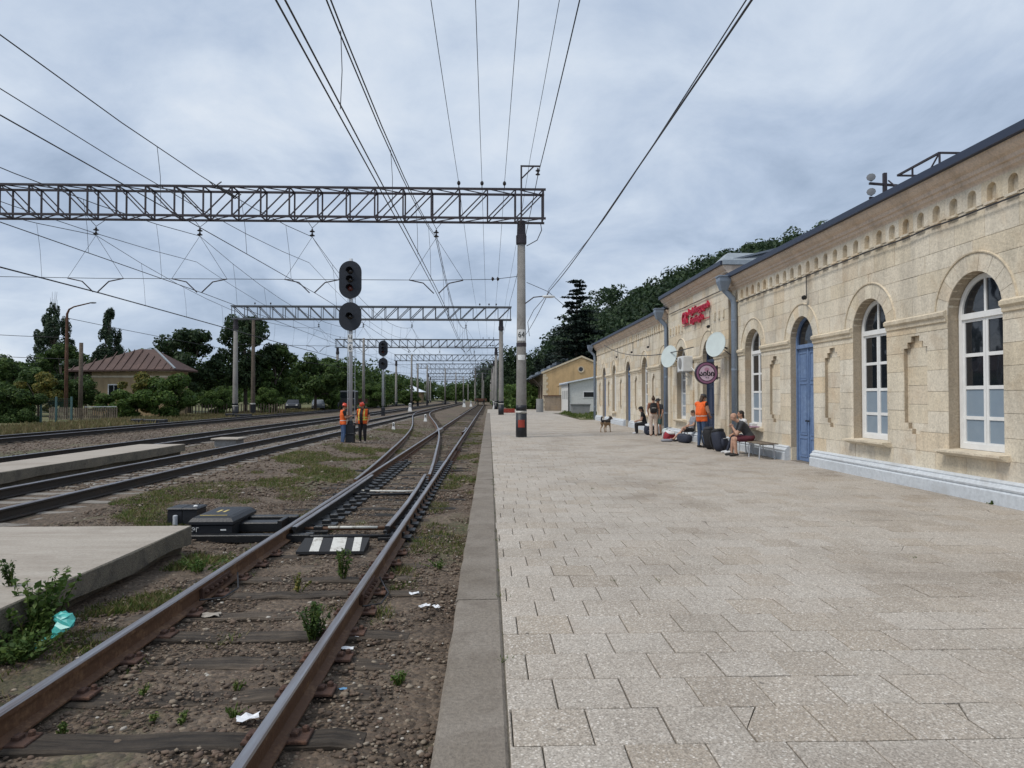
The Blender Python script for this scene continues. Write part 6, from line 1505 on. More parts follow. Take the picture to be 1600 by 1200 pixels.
m = MB(); m.box(6.9, 10.4, 88.2, 88.7, 1.862, 1.98); m.build('coping', 'rust', bw)
m = MB(); m.lathe([(0.42, -0.05), (0.42, 1.5), (0.36, 1.52), (0.35, 1.3)], (5.9, 80.5, 0), (0, 0, 1), 18); tag(m.build('concrete_ring', 'grey_block', smooth=False), 'upright grey concrete pipe section standing in front of the block wall', 'concrete pipe')
gq = empty('cement_bin', (9.5, 71.5, 0), 'grey metal bin box on the grass before the white annex', 'bin'); m = MB(); m.loft([[(8.6, 71, 0), (10.3, 71, 0), (10.4, 71, 0.95), (8.5, 71, 0.95)], [(8.6, 72.3, 0), (10.3, 72.3, 0), (10.4, 72.3, 0.95), (8.5, 72.3, 0.95)]]); m.build('body', 'grey_block', gq); m = MB(); m.bbox(8.42, 10.48, 70.92, 72.38, 0.95, 1.05, 0.03); m.build('lid', 'grey_block', gq)
# steel lattice platform showing above the station roof
ft = empty('roof_lattice', (15, 20.6, 6), 'dark steel lattice platform with lamps showing above the near station roof', 'steel lattice')
def seg(a, b, w=0.07, nm='member'): m = MB(); m.bar(a, b, w, w); m.build(nm, 'gantry_steel', ft)
lx0, lx1, ly0, ly1, lz0, lz1 = 15.2, 16.6, 22.8, 25.2, 8.75, 9.95
for x in (lx0, lx1):
    for z in (lz0, lz1): seg((x, ly0, z), (x, ly1, z))
    k = ly0
    while k <= ly1 + .01: seg((x, k, lz0), (x, k, lz1), 0.05); k += 1.5
    for k in range(2): seg((x, ly0 + k * 1.5, lz0 if k % 2 else lz1), (x, ly0 + k * 1.5 + 1.5, lz1 if k % 2 else lz0), 0.04)
for y in (ly0, ly1):
    for z in (lz0, lz1): seg((lx0, y, z), (lx1, y, z), 0.06)
    seg((lx0, y, lz0), (lx1, y, lz1), 0.04)
for x, y in ((lx0, ly0), (lx1, ly0), (lx0, ly1), (lx1, ly1)): seg((x, y, 5.5), (x, y, lz0), 0.09)
seg((lx0 - 0.2, ly1 + 0.5, 5.5), (lx0 - 0.2, ly1 + 0.5, 10.2), 0.12)
for z in (9.25, 9.8):
    seg((lx0 - 0.8, ly1 + 0.5, z), (lx0 + 0.7, ly1 + 0.5, z - 0.1), 0.08); m = MB(); m.lathe([(0.05, 0), (0.16, 0.2), (0.16, 0.22), (0.04, 0.24)], (lx0 - 0.75, ly1 + 0.45, z + 0.1), (-0.6, -1, 0.4), 10); m.build('floodlight', 'gantry_pale', ft)

# ------------------------------------------------------------------ parked vehicles behind the far track
def car(loc, label, rz, mat):
    e = empty('parked_car', loc, label, 'car', 'vehicles parked by the far track', rz)
    side = [(-2.05, 0.35), (-2.08, 0.75), (-1.95, 0.92), (-1.35, 0.98), (-0.85, 1.42), (0.55, 1.45), (1.15, 1.0), (1.9, 0.88), (2.08, 0.65), (2.05, 0.35)]
    m = MB(); rings = []
    for y, f in ((-0.82, 0.93), (-0.78, 1.0), (0.78, 1.0), (0.82, 0.93)): rings.append([(u * (1 if abs(y) < .8 else 0.985), y * (1.0 if v < 1.05 else 0.84), 0.35 + (v - 0.35) * f) for u, v in side])
    m.loft(rings); b = m.build('body', mat, e, local=True)
    for sgn in (-1, 1): m = MB(); m.prism([(-1.2, 1.02), (-0.82, 1.36), (-0.2, 1.38), (-0.2, 1.02)], lambda u, v, w: (u, sgn * (0.80 - (v - 1.02) * 0.28) + w, v), -0.012, 0.012); m.prism([(-0.12, 1.02), (-0.12, 1.38), (0.5, 1.38), (0.98, 1.04)], lambda u, v, w: (u, sgn * (0.80 - (v - 1.02) * 0.28) + w, v), -0.012, 0.012); m.build('side_window', 'glass', b, local=True)
    for x in (-1.3, 1.3):
        for sgn in (-1, 1): m = MB(); m.lathe([(0.12, -0.1), (0.31, -0.09), (0.31, 0.09), (0.12, 0.1)], (x, sgn * 0.76, 0.31), (0, 1, 0), 16); m.build('wheel', 'tyre', e, local=True)
    for sgn in (-1, 1): m = MB(); m.ball((2.0, sgn * 0.6, 0.72), (0.09, 0.16, 0.09), 8, 6); m.build('headlight', 'white_paint', e, local=True)
    return e
car((-23.4, 96, -0.05), 'pale grey car parked under the trees left of the workers', R(-75), 'car_grey'); car((-25.9, 93, -0.05), 'dark car parked in the shade left of the grey car', R(-80), 'car_dark')
tk = empty('parked_truck', (-20.0, 101, -0.1), 'dark flatbed truck parked behind the tall signal', 'truck', 'vehicles parked by the far track', R(-5))
m = MB(); m.bbox(-1.1, 1.1, -1.6, 0.2, 0.75, 2.75, 0.12); m.build('cab', 'car_dark', tk, local=True); m = MB(); m.box(-0.95, 0.95, -1.62, -1.6, 1.75, 2.5); m.build('windscreen', 'glass', tk, local=True); m = MB(); m.box(-1.2, 1.2, 0.4, 5, 0.9, 1.1); m.box(-1.2, 1.2, 4.9, 5, 1.1, 1.6); m.build('flatbed', 'rust', tk, local=True)
for y in (-0.9, 3.6):
    for sgn in (-1, 1): m = MB(); m.lathe([(0.2, -0.14), (0.46, -0.12), (0.46, 0.12), (0.2, 0.14)], (sgn * 0.95, y, 0.46), (1, 0, 0), 16); m.build('wheel', 'tyre', tk, local=True)

# ------------------------------------------------------------------ things fixed to the station wall
def dish(c, nrm, r, label):
    e = empty('satellite_dish', c, label, 'satellite dish', 'satellite dishes on the station wall'); n_ = Vector(nrm).normalized(); m = MB(); c = Vector(c)
    m.lathe([(r, 0.0), (r * 0.985, 0.006), (r * 0.75, -0.016), (r * 0.5, -0.03), (r * 0.25, -0.038), (0.01, -0.04), (0.01, -0.055), (r * 0.5, -0.045), (r * 0.8, -0.03), (r * 1.0, -0.012)], c, n_, 40); m.build('reflector', 'dish_white', e)
    m = MB(); b = c - n_ * 0.14; m.tube([b, b + Vector((0.12, 0.02, -0.05)), (CX, b.y + 0.05, b.z - 0.1)], 0.03, 6); m.tube([b, (CX, b.y - 0.3, b.z - 0.35)], 0.015, 5); m.build('wall_bracket', 'gantry_steel', e)
dish((7.5, 22.75, 3.45), (-0.86, -0.48, 0.16), 0.42, 'larger pale satellite dish above the round café sign'); dish((7.48, 28.65, 3.40), (-0.88, -0.45, 0.16), 0.47, 'pale satellite dish farther along above the pale blue door')
ac = empty('air_conditioner', (7.6, 27.2, 2.9), 'white air conditioner unit on a bracket beside the round sign', 'air conditioner')
m = MB(); m.bbox(7.50, 7.86, 26.55, 27.4, 2.72, 3.30, 0.025); m.build('case', 'plastic_white', ac)
m = MB(); m.lathe([(0.22, 0), (0.22, 0.015), (0.02, 0.02)], (7.50, 27.0, 3.02), (-1, 0, 0), 20); m.build('fan_grille', 'grey_block', ac)
for y in (26.65, 27.3): m = MB(); m.bar((7.48, y, 2.70), (CX, y, 2.70), 0.035, 0.035); m.bar((7.6, y, 2.69), (CX, y, 2.45), 0.025, 0.025); m.build('bracket', 'silver_paint', ac)
m = MB(); m.tube([(7.8, 26.5, 2.85), (7.86, 26.3, 2.7), (7.92, 26.1, 2.4), (7.90, 26.0, 2.0)], 0.02, 6); m.build('hose', 'plastic_white', ac)
rn = empty('round_sign', (7.42, 23.5, 2.5), 'round pink and dark hanging café sign lettered in Georgian by the navy door', 'sign'); C_ = Vector((7.42, 23.42, 2.52))
m = MB(); m.lathe([(0.385, 0.0), (0.385, 0.15)], C_, (0, 1, 0), 32); m.build('drum', 'sign_dark', rn)
for nm, r0, r1, mt in (('outer_ring', 0.355, 0.285, 'sign_mauve'), ('inner_ring', 0.285, 0.26, 'sign_dark')):
    m = MB(); m.loft([[tuple(C_ + Vector((r_ * math.cos(t), -0.004 - dd, r_ * math.sin(t)))) for r_, dd in ((r0, 0), (r0, .004), (r1, .004), (r1, 0))] for t in np.linspace(0, 2 * math.pi, 33)], caps=False); m.build(nm, mt, rn)
m = MB(); m.lathe([(0.26, 0.001), (0.26, 0.006), (0.01, 0.006)], C_, (0, -1, 0), 28); m.build('face', 'sign_pink', rn)
m = MB(); m.ball(C_ + Vector((0, -0.006, 0.12)), (0.085, 0.004, 0.075), 12, 6); m.build('flower_mark', 'sign_rose', rn)
text('sign_letters', 'აისი', 0.235, frame(C_ + Vector((0, -0.012, -0.02)), (1, 0, 0), (0, 0, 1)), 'oily_black', rn, 0.004, 'CENTER', 0.95, 0.008)
text('sign_small_letters', '* *', 0.10, frame(C_ + Vector((0.01, -0.012, -0.175)), (1, 0, 0), (0, 0, 1)), 'oily_black', rn, 0.004)
m = MB(); m.box(7.78, 7.81, 23.44, 23.56, 2.3, 2.78); m.bar((7.79, 23.5, 2.7), (CX, 23.5, 2.7), 0.03, 0.03); m.bar((7.79, 23.5, 2.36), (CX, 23.5, 2.36), 0.03, 0.03); m.build('bracket', 'sign_dark', rn)

# ------------------------------------------------------------------ people and animals
def remeshed(mb, voxel, smooth_it=4):
    me = bpy.data.meshes.new('tmp'); me.from_pydata(mb.v, [], mb.f); o = bpy.data.objects.new('tmp', me); COL.objects.link(o)
    r_ = o.modifiers.new('r', 'REMESH'); r_.mode = 'VOXEL'; r_.voxel_size = voxel
    s_ = o.modifiers.new('s', 'SMOOTH'); s_.factor = 0.5; s_.iterations = smooth_it
    dg = bpy.context.evaluated_depsgraph_get(); dg.update(); ev = bpy.data.meshes.new_from_object(o.evaluated_get(dg))
    bpy.data.objects.remove(o); bpy.data.meshes.remove(me); return ev
def capsule(m, a, b, ra, rb, n_=10):
    a = Vector(a); b = Vector(b); d = b - a; L = d.length; u = d / max(L, 1e-6)
    prof = [(-ra * 0.97, ra * 0.2), (-ra * 0.7, ra * 0.7), (0, ra), (L * 0.33, ra * .67 + rb * .33), (L * .67, ra * .33 + rb * .67), (L, rb), (L + rb * 0.7, rb * 0.7), (L + rb * 0.97, rb * 0.2)]
    m.lathe([(r_, z) for z, r_ in prof], a, u, n_)
def seg_dist(P, a, b, ra, rb):
    a = np.array(a); b = np.array(b); d = b - a; L2 = d @ d + 1e-9; t = np.clip(((P - a) @ d) / L2, 0, 1)
    return np.linalg.norm(P - (a + t[:, None] * d), axis=1) - (ra + (rb - ra) * t)
def fingers(m, wrist, elbow, palm_n, curl, s=1.0, mi=0):
    """palm and five unequal bent fingers, continuing the forearm"""
    w = Vector(wrist); d = (w - Vector(elbow)).normalized(); nrm = Vector(palm_n); nrm = (nrm - d * nrm.dot(d)).normalized(); side = d.cross(nrm)
    o0 = len(m.v); m.ball(w + d * 0.045 * s, (0.040 * s, 0.020 * s, 0.052 * s), 8, 6, mi, 0.85, Matrix((side, nrm, d)).transposed())
    for k, (off, L) in enumerate(((-0.030, 0.062), (-0.010, 0.074), (0.010, 0.070), (0.029, 0.054))):
        p = w + d * 0.088 * s + side * off * s; c = curl
        q1 = p + (d * math.cos(c * .5) + nrm * math.sin(c * .5)) * L * 0.5 * s; q2 = q1 + (d * math.cos(c) + nrm * math.sin(c)) * L * 0.32 * s; q3 = q2 + (d * math.cos(c * 1.5) + nrm * math.sin(c * 1.5)) * L * 0.25 * s
        m.tube([p - d * 0.015, p, q1, q2, q3], [0.009 * s, 0.009 * s, 0.0085 * s, 0.008 * s, 0.006 * s], 6, mi)
    p = w + d * 0.03 * s - side * 0.036 * s; m.tube([p + side * 0.015, p, p + (d * 0.6 - side * 0.6 + nrm * 0.3) * 0.035 * s, p + (d * 1.2 - side * 0.7 + nrm * 0.6) * 0.045 * s], [0.011 * s, 0.011 * s, 0.010 * s, 0.007 * s], 6, mi)
def stand(**k):
    J = dict(pelvis=(0, 0, 0.95), chest=(0, 0, 1.27), neck=(0, 0.0, 1.46), head=(0, 0.02, 1.62), shl=(-0.185, 0, 1.41), shr=(0.185, 0, 1.41), ell=(-0.25, -0.03, 1.13), elr=(0.25, -0.03, 1.13), wrl=(-0.25, 0.07, 0.90), wrr=(0.25, 0.07, 0.90),
             hil=(-0.095, 0, 0.92), hir=(0.095, 0, 0.92), knl=(-0.105, 0.02, 0.50), knr=(0.105, 0.02, 0.50), anl=(-0.11, -0.02, 0.09), anr=(0.11, -0.02, 0.09), tol=(-0.125, 0.15, 0.035), tor=(0.125, 0.15, 0.035))
    J.update(k); return J
def sit(h=0.45, lean=0.1, fwd=0.42, **k):
    c, s_ = math.cos(lean), math.sin(lean); up = lambda d: (0, d * s_, h + 0.10 + d * c)
    J = dict(pelvis=up(0), chest=up(0.34), neck=up(0.53), head=(0, 0.69 * s_ + 0.03, h + 0.10 + 0.68 * c), shl=(-0.18, 0.48 * s_, h + 0.10 + 0.48 * c), shr=(0.18, 0.48 * s_, h + 0.10 + 0.48 * c),
             ell=(-0.24, 0.22 * s_ + 0.05, h + 0.30), elr=(0.24, 0.22 * s_ + 0.05, h + 0.30), wrl=(-0.12, 0.28, h + 0.22), wrr=(0.12, 0.28, h + 0.22),
             hil=(-0.095, 0, h + 0.08), hir=(0.095, 0, h + 0.08), knl=(-0.11, fwd, h + 0.06), knr=(0.11, fwd, h + 0.06), anl=(-0.12, fwd - 0.02, 0.09), anr=(0.12, fwd - 0.02, 0.09), tol=(-0.13, fwd + 0.15, 0.035), tor=(0.13, fwd + 0.15, 0.035))
    J.update(k); return J
def person(label, loc, rz, J, top, legs, skin='skin', shoes='boots', sleeve=0.55, short=1.0, build=1.0, vest=None, helmet=None, hair='hair_dark', hairstyle='short', hat=None, scale=1.0, curl=0.7, skirt=False, face=None, belly=0.0, bare_shoulder=False):
    e = empty('person', loc, label, 'person', 'people at the station', rz); e.scale = (scale,) * 3
    V_ = {k: Vector(v) for k, v in J.items()}; b = build
    mats = [skin, top, legs, shoes, 'hair_dark']; segs = []; m = MB()
    def cap(a, c, ra, rb, t): capsule(m, a, c, ra, rb); segs.append((tuple(a), tuple(c), ra, rb, t))
    # torso sections along the spine
    sp = [V_['pelvis'] - (V_['chest'] - V_['pelvis']).normalized() * 0.07, V_['pelvis'], V_['pelvis'].lerp(V_['chest'], 0.5), V_['chest'], V_['chest'].lerp(V_['neck'], 0.62), V_['neck']]
    rt_ = (V_['shr'] - V_['shl']).normalized(); rings = []
    for p, (a, d) in zip(sp, ((0.145, 0.115), (0.165, 0.125), (0.145 + belly * .4, 0.115 + belly), (0.170, 0.125 + belly * .3), (0.165, 0.095), (0.062, 0.062))):
        i = sp.index(p); ax = (sp[min(i + 1, 5)] - sp[max(i - 1, 0)]).normalized(); fr = ax.cross(rt_) * -1; fr.normalize()
        rings.append([tuple(p + rt_ * a * b * math.cos(t) + fr * (d * b) * math.sin(t) + fr * (belly * .5 if i == 2 else 0)) for t in np.linspace(0, 2 * math.pi, 15)[:-1]])
    m.loft(rings)
    segs.append((tuple(sp[0]), tuple(sp[1]), 0.13 * b, 0.14 * b, 2)); segs.append((tuple(sp[1].lerp(sp[2], 0.45)), tuple(sp[3]), 0.145 * b, 0.15 * b, 1)); segs.append((tuple(sp[3]), tuple(sp[4]), 0.15 * b, 0.12 * b, 1))
    cap(V_['neck'] - Vector((0, 0, 0.03)), V_['head'] - Vector((0, 0, 0.05)), 0.055, 0.052, 0)
    for sd in 'lr':
        sh, el, wr = V_['sh' + sd], V_['el' + sd], V_['wr' + sd]
        capsule(m, V_['chest'].lerp(V_['neck'], 0.72), sh, 0.07 * b, 0.068 * b); segs.append((tuple(V_['chest'].lerp(V_['neck'], 0.72)), tuple(sh), 0.07 * b, 0.068 * b, 0 if bare_shoulder else 1))
        ms_ = sh.lerp(el, sleeve if sleeve <= 1 else 1.0); rm = 0.06 * b + (0.045 - 0.06) * min(1, sleeve) * b
        cap(sh, ms_, 0.064 * b, rm, 0 if sleeve <= 0.02 else 1)
        cap(ms_, el, rm * 0.95, 0.043 * b, 1 if sleeve >= 1 else 0)
        cap(el, wr, 0.042 * b, 0.029, 1 if sleeve > 1.2 else 0)
        hi, kn, an, to = V_['hi' + sd], V_['kn' + sd], V_['an' + sd], V_['to' + sd]
        ks_ = hi.lerp(kn, min(1.0, short)); f_ = 1.18 if skirt else 1.0
        cap(hi, ks_, 0.090 * b * f_, (0.09 - 0.028 * min(1, short)) * b * (1.25 if short < 1 or skirt else 1.05), 2)
        cap(ks_, kn, 0.066 * b, 0.056 * b, 0 if short < 1 else 2)
        w_ = 1.45 if skirt else (1.12 if short >= 1 else 1.0)
        cap(kn, kn.lerp(an, 0.35), 0.055 * b * w_, 0.056 * b * w_, 0 if short < 1 else 2); cap(kn.lerp(an, 0.35), an, 0.056 * b * w_, 0.037 * w_ * (1.3 if skirt else 1), 0 if short < 1 else 2)
        cap(an - Vector((0, 0, 0.03)), to, 0.045, 0.034, 3); hl = an - (to - an).normalized() * 0.045; hl.z = min(hl.z, an.z) - 0.035; capsule(m, hl, an - Vector((0, 0, .03)), 0.038, 0.042); segs.append((tuple(hl), tuple(an - Vector((0, 0, .03))), 0.038, 0.042, 3))
    hd = V_['head']; fwd = (hd - V_['neck']); fy = Vector((0, 1, 0)) if face is None else Vector(face).normalized(); sx = fy.cross(Vector((0, 0, 1))).normalized(); upv = sx.cross(fy)
    RM = Matrix((sx, fy, upv)).transposed(); H_ = lambda x, y, z: hd + RM @ Vector((x, y, z))
    m.ball(H_(0, -0.008, 0.022), (0.074, 0.094, 0.088), 14, 10, 0, 1, RM); m.ball(H_(0, 0.018, -0.045), (0.058, 0.07, 0.068), 12, 8, 0, 1, RM); m.ball(H_(0, 0.092, -0.012), (0.014, 0.022, 0.022), 6, 5, 0, 1, RM)
    m.ball(H_(0, 0.082, -0.055), (0.024, 0.012, 0.012), 6, 5, 0, 1, RM)
    for sg in (-1, 1): m.ball(H_(sg * 0.076, -0.008, -0.008), (0.012, 0.02, 0.03), 6, 6, 0, 1, RM)
    segs.append((tuple(hd), tuple(hd + Vector((0, 0, .02))), 0.09, 0.09, 0))
    me = remeshed(m, 0.0145, 2)
    n_ = len(me.polygons); P = np.zeros(n_ * 3); me.polygons.foreach_get('center', P); P = P.reshape(-1, 3)
    D = np.stack([seg_dist(P, *s_[:4]) for s_ in segs], 1); tg = np.array([s_[4] for s_ in segs])[D.argmin(1)]
    # hands and eyes joined into the same body mesh
    ex = MB()
    for sd in 'lr': fingers(ex, V_['wr' + sd], V_['el' + sd], (0, 0.3, -1) if abs((V_['wr' + sd] - V_['el' + sd]).z) < 0.15 else (1 if sd == 'l' else -1, 0.4, 0), curl, 1.0, 0)
    for sg in (-1, 1): ex.ball(H_(sg * 0.03, 0.076, 0.012), (0.012, 0.008, 0.008), 6, 4, 4, 1, RM)
    ex.ball(H_(0, 0.083, -0.052), (0.022, 0.012, 0.004), 6, 4, 4, 1, RM)
    vv = np.zeros(len(me.vertices) * 3); me.vertices.foreach_get('co', vv); vv = vv.reshape(-1, 3)
    body = bpy.data.meshes.new('body'); fs = [tuple(p.vertices) for p in me.polygons]; o0 = len(vv)
    body.from_pydata([tuple(p) for p in vv] + ex.v, [], fs + [tuple(i + o0 for i in f) for f in ex.f])
    for mt in mats: body.materials.append(MATS[mt])
    body.polygons.foreach_set('material_index', np.concatenate([tg, np.array(ex.m)]).astype(np.int32)); body.polygons.foreach_set('use_smooth', [True] * len(body.polygons)); body.update()
    link('body', body, e, True)
    if vest:
        nn = np.zeros(len(me.vertices) * 3); me.vertices.foreach_get('normal', nn); nn = nn.reshape(-1, 3)
        ax = V_['chest'] - V_['pelvis']; L_ = ax.length; u = np.array(ax / L_); h_ = (P - np.array(V_['pelvis'])) @ u; fwdv = np.cross(np.array(rt_), u) * -1
        lat = (P - np.array(V_['pelvis'])) @ np.array(rt_); frn = (P - np.array(V_['pelvis'])) @ fwdv
        torso = np.isin(D.argmin(1), [0, 1, 2, 4, 5]) | ((tg == 1) & (np.abs(lat) < 0.19 * b)) | ((tg == 2) & (h_ > -0.08))
        sel = torso & (h_ > -0.10) & (h_ < 0.53) & (np.abs(lat) < 0.20 * b)
        if vest == 'open': sel &= ~((frn > 0.02) & (np.abs(lat) < 0.065))
        elif vest == 'half': sel &= ~((frn > 0.02) & (lat > -0.03) & (lat < 0.09))
        idx = np.where(sel)[0]; used = {}; vs = []; ff = []; mi = []
        for i in idx:
            f = []
            for k in me.polygons[int(i)].vertices:
                if k not in used: used[k] = len(vs); vs.append(tuple(vv[k] + nn[k] * 0.014))
                f.append(used[k])
            ff.append(tuple(f)); hh = h_[i]; band = (0.055 < hh < 0.10) or (0.16 < hh < 0.205)
            strap = abs(abs(lat[i]) - 0.115) < 0.022 and hh > 0.1
            mi.append(0 if vest == 'full' and not (0.07 < hh < 0.095) else (1 if band and vest == 'full' else (2 if band or strap else 0)))
        vm = bpy.data.meshes.new('vest'); vm.from_pydata(vs, [], ff); [vm.materials.append(MATS[x_]) for x_ in ('orange_vest', 'reflective', 'hivis_yellow')]; vm.polygons.foreach_set('material_index', mi); vm.update(); link('vest', vm, e, True)
    if helmet:
        mm = MB(); mm.lathe([(0.108, 0.0), (0.110, 0.03), (0.10, 0.075), (0.07, 0.115), (0.02, 0.13)], H_(0, 0, 0.035), upv, 16); mm.ball(H_(0, 0.10, 0.035), (0.075, 0.055, 0.008), 12, 5, 0, 1, RM); mm.ball(H_(0, -0.01, 0.155), (0.012, 0.10, 0.02), 8, 6, 0, 1, RM); mm.build('helmet', 'helmet', e, True, True)
    elif hat:
        mm = MB(); br = 0.165 if hat[1] == 'brim' else 0.095; mm.lathe([(0.088, 0.015), (0.098, 0.03), (0.097, 0.07), (0.085, 0.105), (0.03, 0.118)], H_(0, -0.005, 0.02), upv, 14)
        if hat[1] == 'brim': mm.lathe([(0.09, 0.035), (br, 0.022), (br, 0.03), (0.09, 0.047)], H_(0, 0, 0.02), upv, 18)
        else: mm.ball(H_(0, 0.105, 0.052), (0.07, 0.075, 0.007), 10, 5, 0, 1, RM)
        mm.build('hat', hat[0], e, True, True)
    if hairstyle != 'bald':
        mm = MB(); mm.ball(H_(0, -0.022, 0.034), (0.083, 0.098, 0.090), 14, 9, 0, 1, RM)
        if hairstyle in ('long', 'tail'): mm.ball(H_(0, -0.075, -0.07), (0.07, 0.045, 0.12), 10, 8, 0, 1, RM)
        if hairstyle == 'bun': mm.ball(H_(0, -0.06, 0.135), (0.045, 0.045, 0.042), 10, 7, 0, 1, RM)
        if hairstyle == 'tail': mm.ball(H_(0.02, -0.10, -0.17), (0.035, 0.03, 0.10), 8, 7, 0, 1, RM)
        mm.build('hair', hair, e, True, True)
    bpy.data.meshes.remove(me); return e
# two workers at the signal (facing the camera and each other)
zg1 = -0.27
person('worker in orange vest, red helmet and jeans left of the signal mast', (-6.05, 29.05, zg1), R(-62), stand(ell=(-0.21, 0.06, 1.16), wrl=(-0.13, 0.27, 1.25), elr=(0.22, 0.06, 1.15), wrr=(0.12, 0.28, 1.22), head=(0, 0.05, 1.61)), 'cloth_black', 'jeans', 'skin_tan', 'jeans_dark', 0.6, vest='full', helmet=1, scale=0.97, face=(0.1, 1, -0.25))
person('stout worker in open orange vest, red helmet and black clothes right of the signal mast', (-5.36, 29.7, zg1), R(168), stand(head=(0, 0.05, 1.61), ell=(-0.29, -0.02, 1.15), elr=(0.29, -0.02, 1.15), wrl=(-0.27, 0.1, 0.93), wrr=(0.24, 0.14, 0.95)), 'cloth_black', 'cloth_black', 'skin_tan', 'shoe_pale', 0.6, build=1.2, vest='open', helmet=1, scale=0.99, belly=0.05, face=(0.2, 1, -0.3))
# on the platform
person('man in orange vest, cap and blue jeans standing at the navy door', (7.12, 23.05, 0), R(-60), stand(head=(0, 0.08, 1.60), neck=(0, 0.02, 1.46), ell=(-0.25, 0.05, 1.14), wrl=(-0.13, 0.22, 1.02), elr=(0.25, 0.05, 1.14), wrr=(0.12, 0.24, 1.02)), 'cloth_black', 'jeans_dark', 'skin_tan', 'boots', 0.12, build=1.12, vest='full', hair='hair_brown', hairstyle='long', hat=('cloth_charcoal', 'cap'), scale=1.04, belly=0.04, face=(0, 1, -0.3))
person('bald man in charcoal T-shirt and maroon shorts sitting on the bench, hands at mouth', (7.50, 19.72, 0), R(80), sit(0.44, 0.55, 0.46, ell=(-0.17, 0.40, 0.64), elr=(0.17, 0.38, 0.62), wrl=(-0.05, 0.50, 0.84), wrr=(0.04, 0.50, 0.83), head=(0, 0.46, 1.13), anl=(-0.13, 0.42, 0.09), anr=(0.14, 0.50, 0.09), tol=(-0.15, 0.58, 0.035), tor=(0.16, 0.66, 0.035)), 'cloth_charcoal', 'cloth_maroon', 'skin', 'boots', 0.62, short=0.72, build=1.08, hairstyle='bald', face=(0.1, 1, -0.35), curl=1.1)
person('dark-haired woman in white and dark clothes sitting behind the bald man', (7.78, 20.72, 0), R(88), sit(0.46, 0.25, 0.42, ell=(-0.20, 0.2, 0.72), wrl=(-0.12, 0.42, 0.62), elr=(0.20, 0.2, 0.72), wrr=(0.1, 0.42, 0.60), anl=(-0.12, 0.55, 0.09), anr=(0.12, 0.58, 0.09), tol=(-0.13, 0.72, 0.04), tor=(0.13, 0.75, 0.04)), 'cloth_white', 'cloth_navy', 'skin_tan', 'cloth_white', 0.4, short=1.0, build=0.92, hairstyle='tail', scale=0.97)
person('girl in grey T-shirt and black shorts lounging on the plinth beside the luggage', (7.74, 26.35, 0), R(96), sit(0.38, -0.18, 0.42, knl=(-0.12, 0.40, 0.55), knr=(0.12, 0.36, 0.42), anl=(-0.12, 0.62, 0.10), anr=(0.12, 0.72, 0.10), tol=(-0.13, 0.78, 0.05), tor=(0.13, 0.88, 0.06), ell=(-0.22, 0.0, 0.68), elr=(0.22, 0.0, 0.68), wrl=(-0.1, 0.22, 0.62), wrr=(0.1, 0.2, 0.60), head=(0, -0.06, 1.15)), 'cloth_grey', 'cloth_black', 'skin', 'boots', 0.6, short=0.6, build=0.9, hair='hair_brown', hairstyle='long', scale=0.95, face=(0.1, 1, -0.45))
person('woman in rust top and cream trousers with hair bun, seen from behind', (7.22, 30.3, 0), R(-8), stand(ell=(-0.25, 0.02, 1.14), wrl=(-0.20, 0.16, 0.95)), 'cloth_rust', 'cloth_cream', 'skin', 'cloth_rust', 0.7, build=0.95, skirt=True, hair='hair_brown', hairstyle='bun', scale=0.99)
person('man in brimmed hat and teal shorts half hidden behind the woman with backpack', (7.62, 30.95, 0), R(120), stand(head=(0, 0.05, 1.60)), 'cloth_charcoal', 'cloth_teal', 'skin_tan', 'boots', 0.6, short=0.85, hair='hair_brown', hat=('cloth_charcoal', 'brim'), scale=0.95, face=(0, 1, -.3))
person('woman in black dress and black sun hat sitting on a bag', (7.22, 32.0, 0), R(82), sit(0.40, 0.22, 0.40, ell=(-0.2, 0.16, 0.66), wrl=(-0.08, 0.36, 0.60), elr=(0.2, 0.16, 0.66), wrr=(0.08, 0.36, 0.62)), 'cloth_black', 'cloth_black', 'skin', 'cloth_white', 0.45, build=0.98, skirt=True, hair='hair_dark', hairstyle='long', hat=('cloth_black', 'brim'), scale=0.98, face=(0, 1, -0.3))
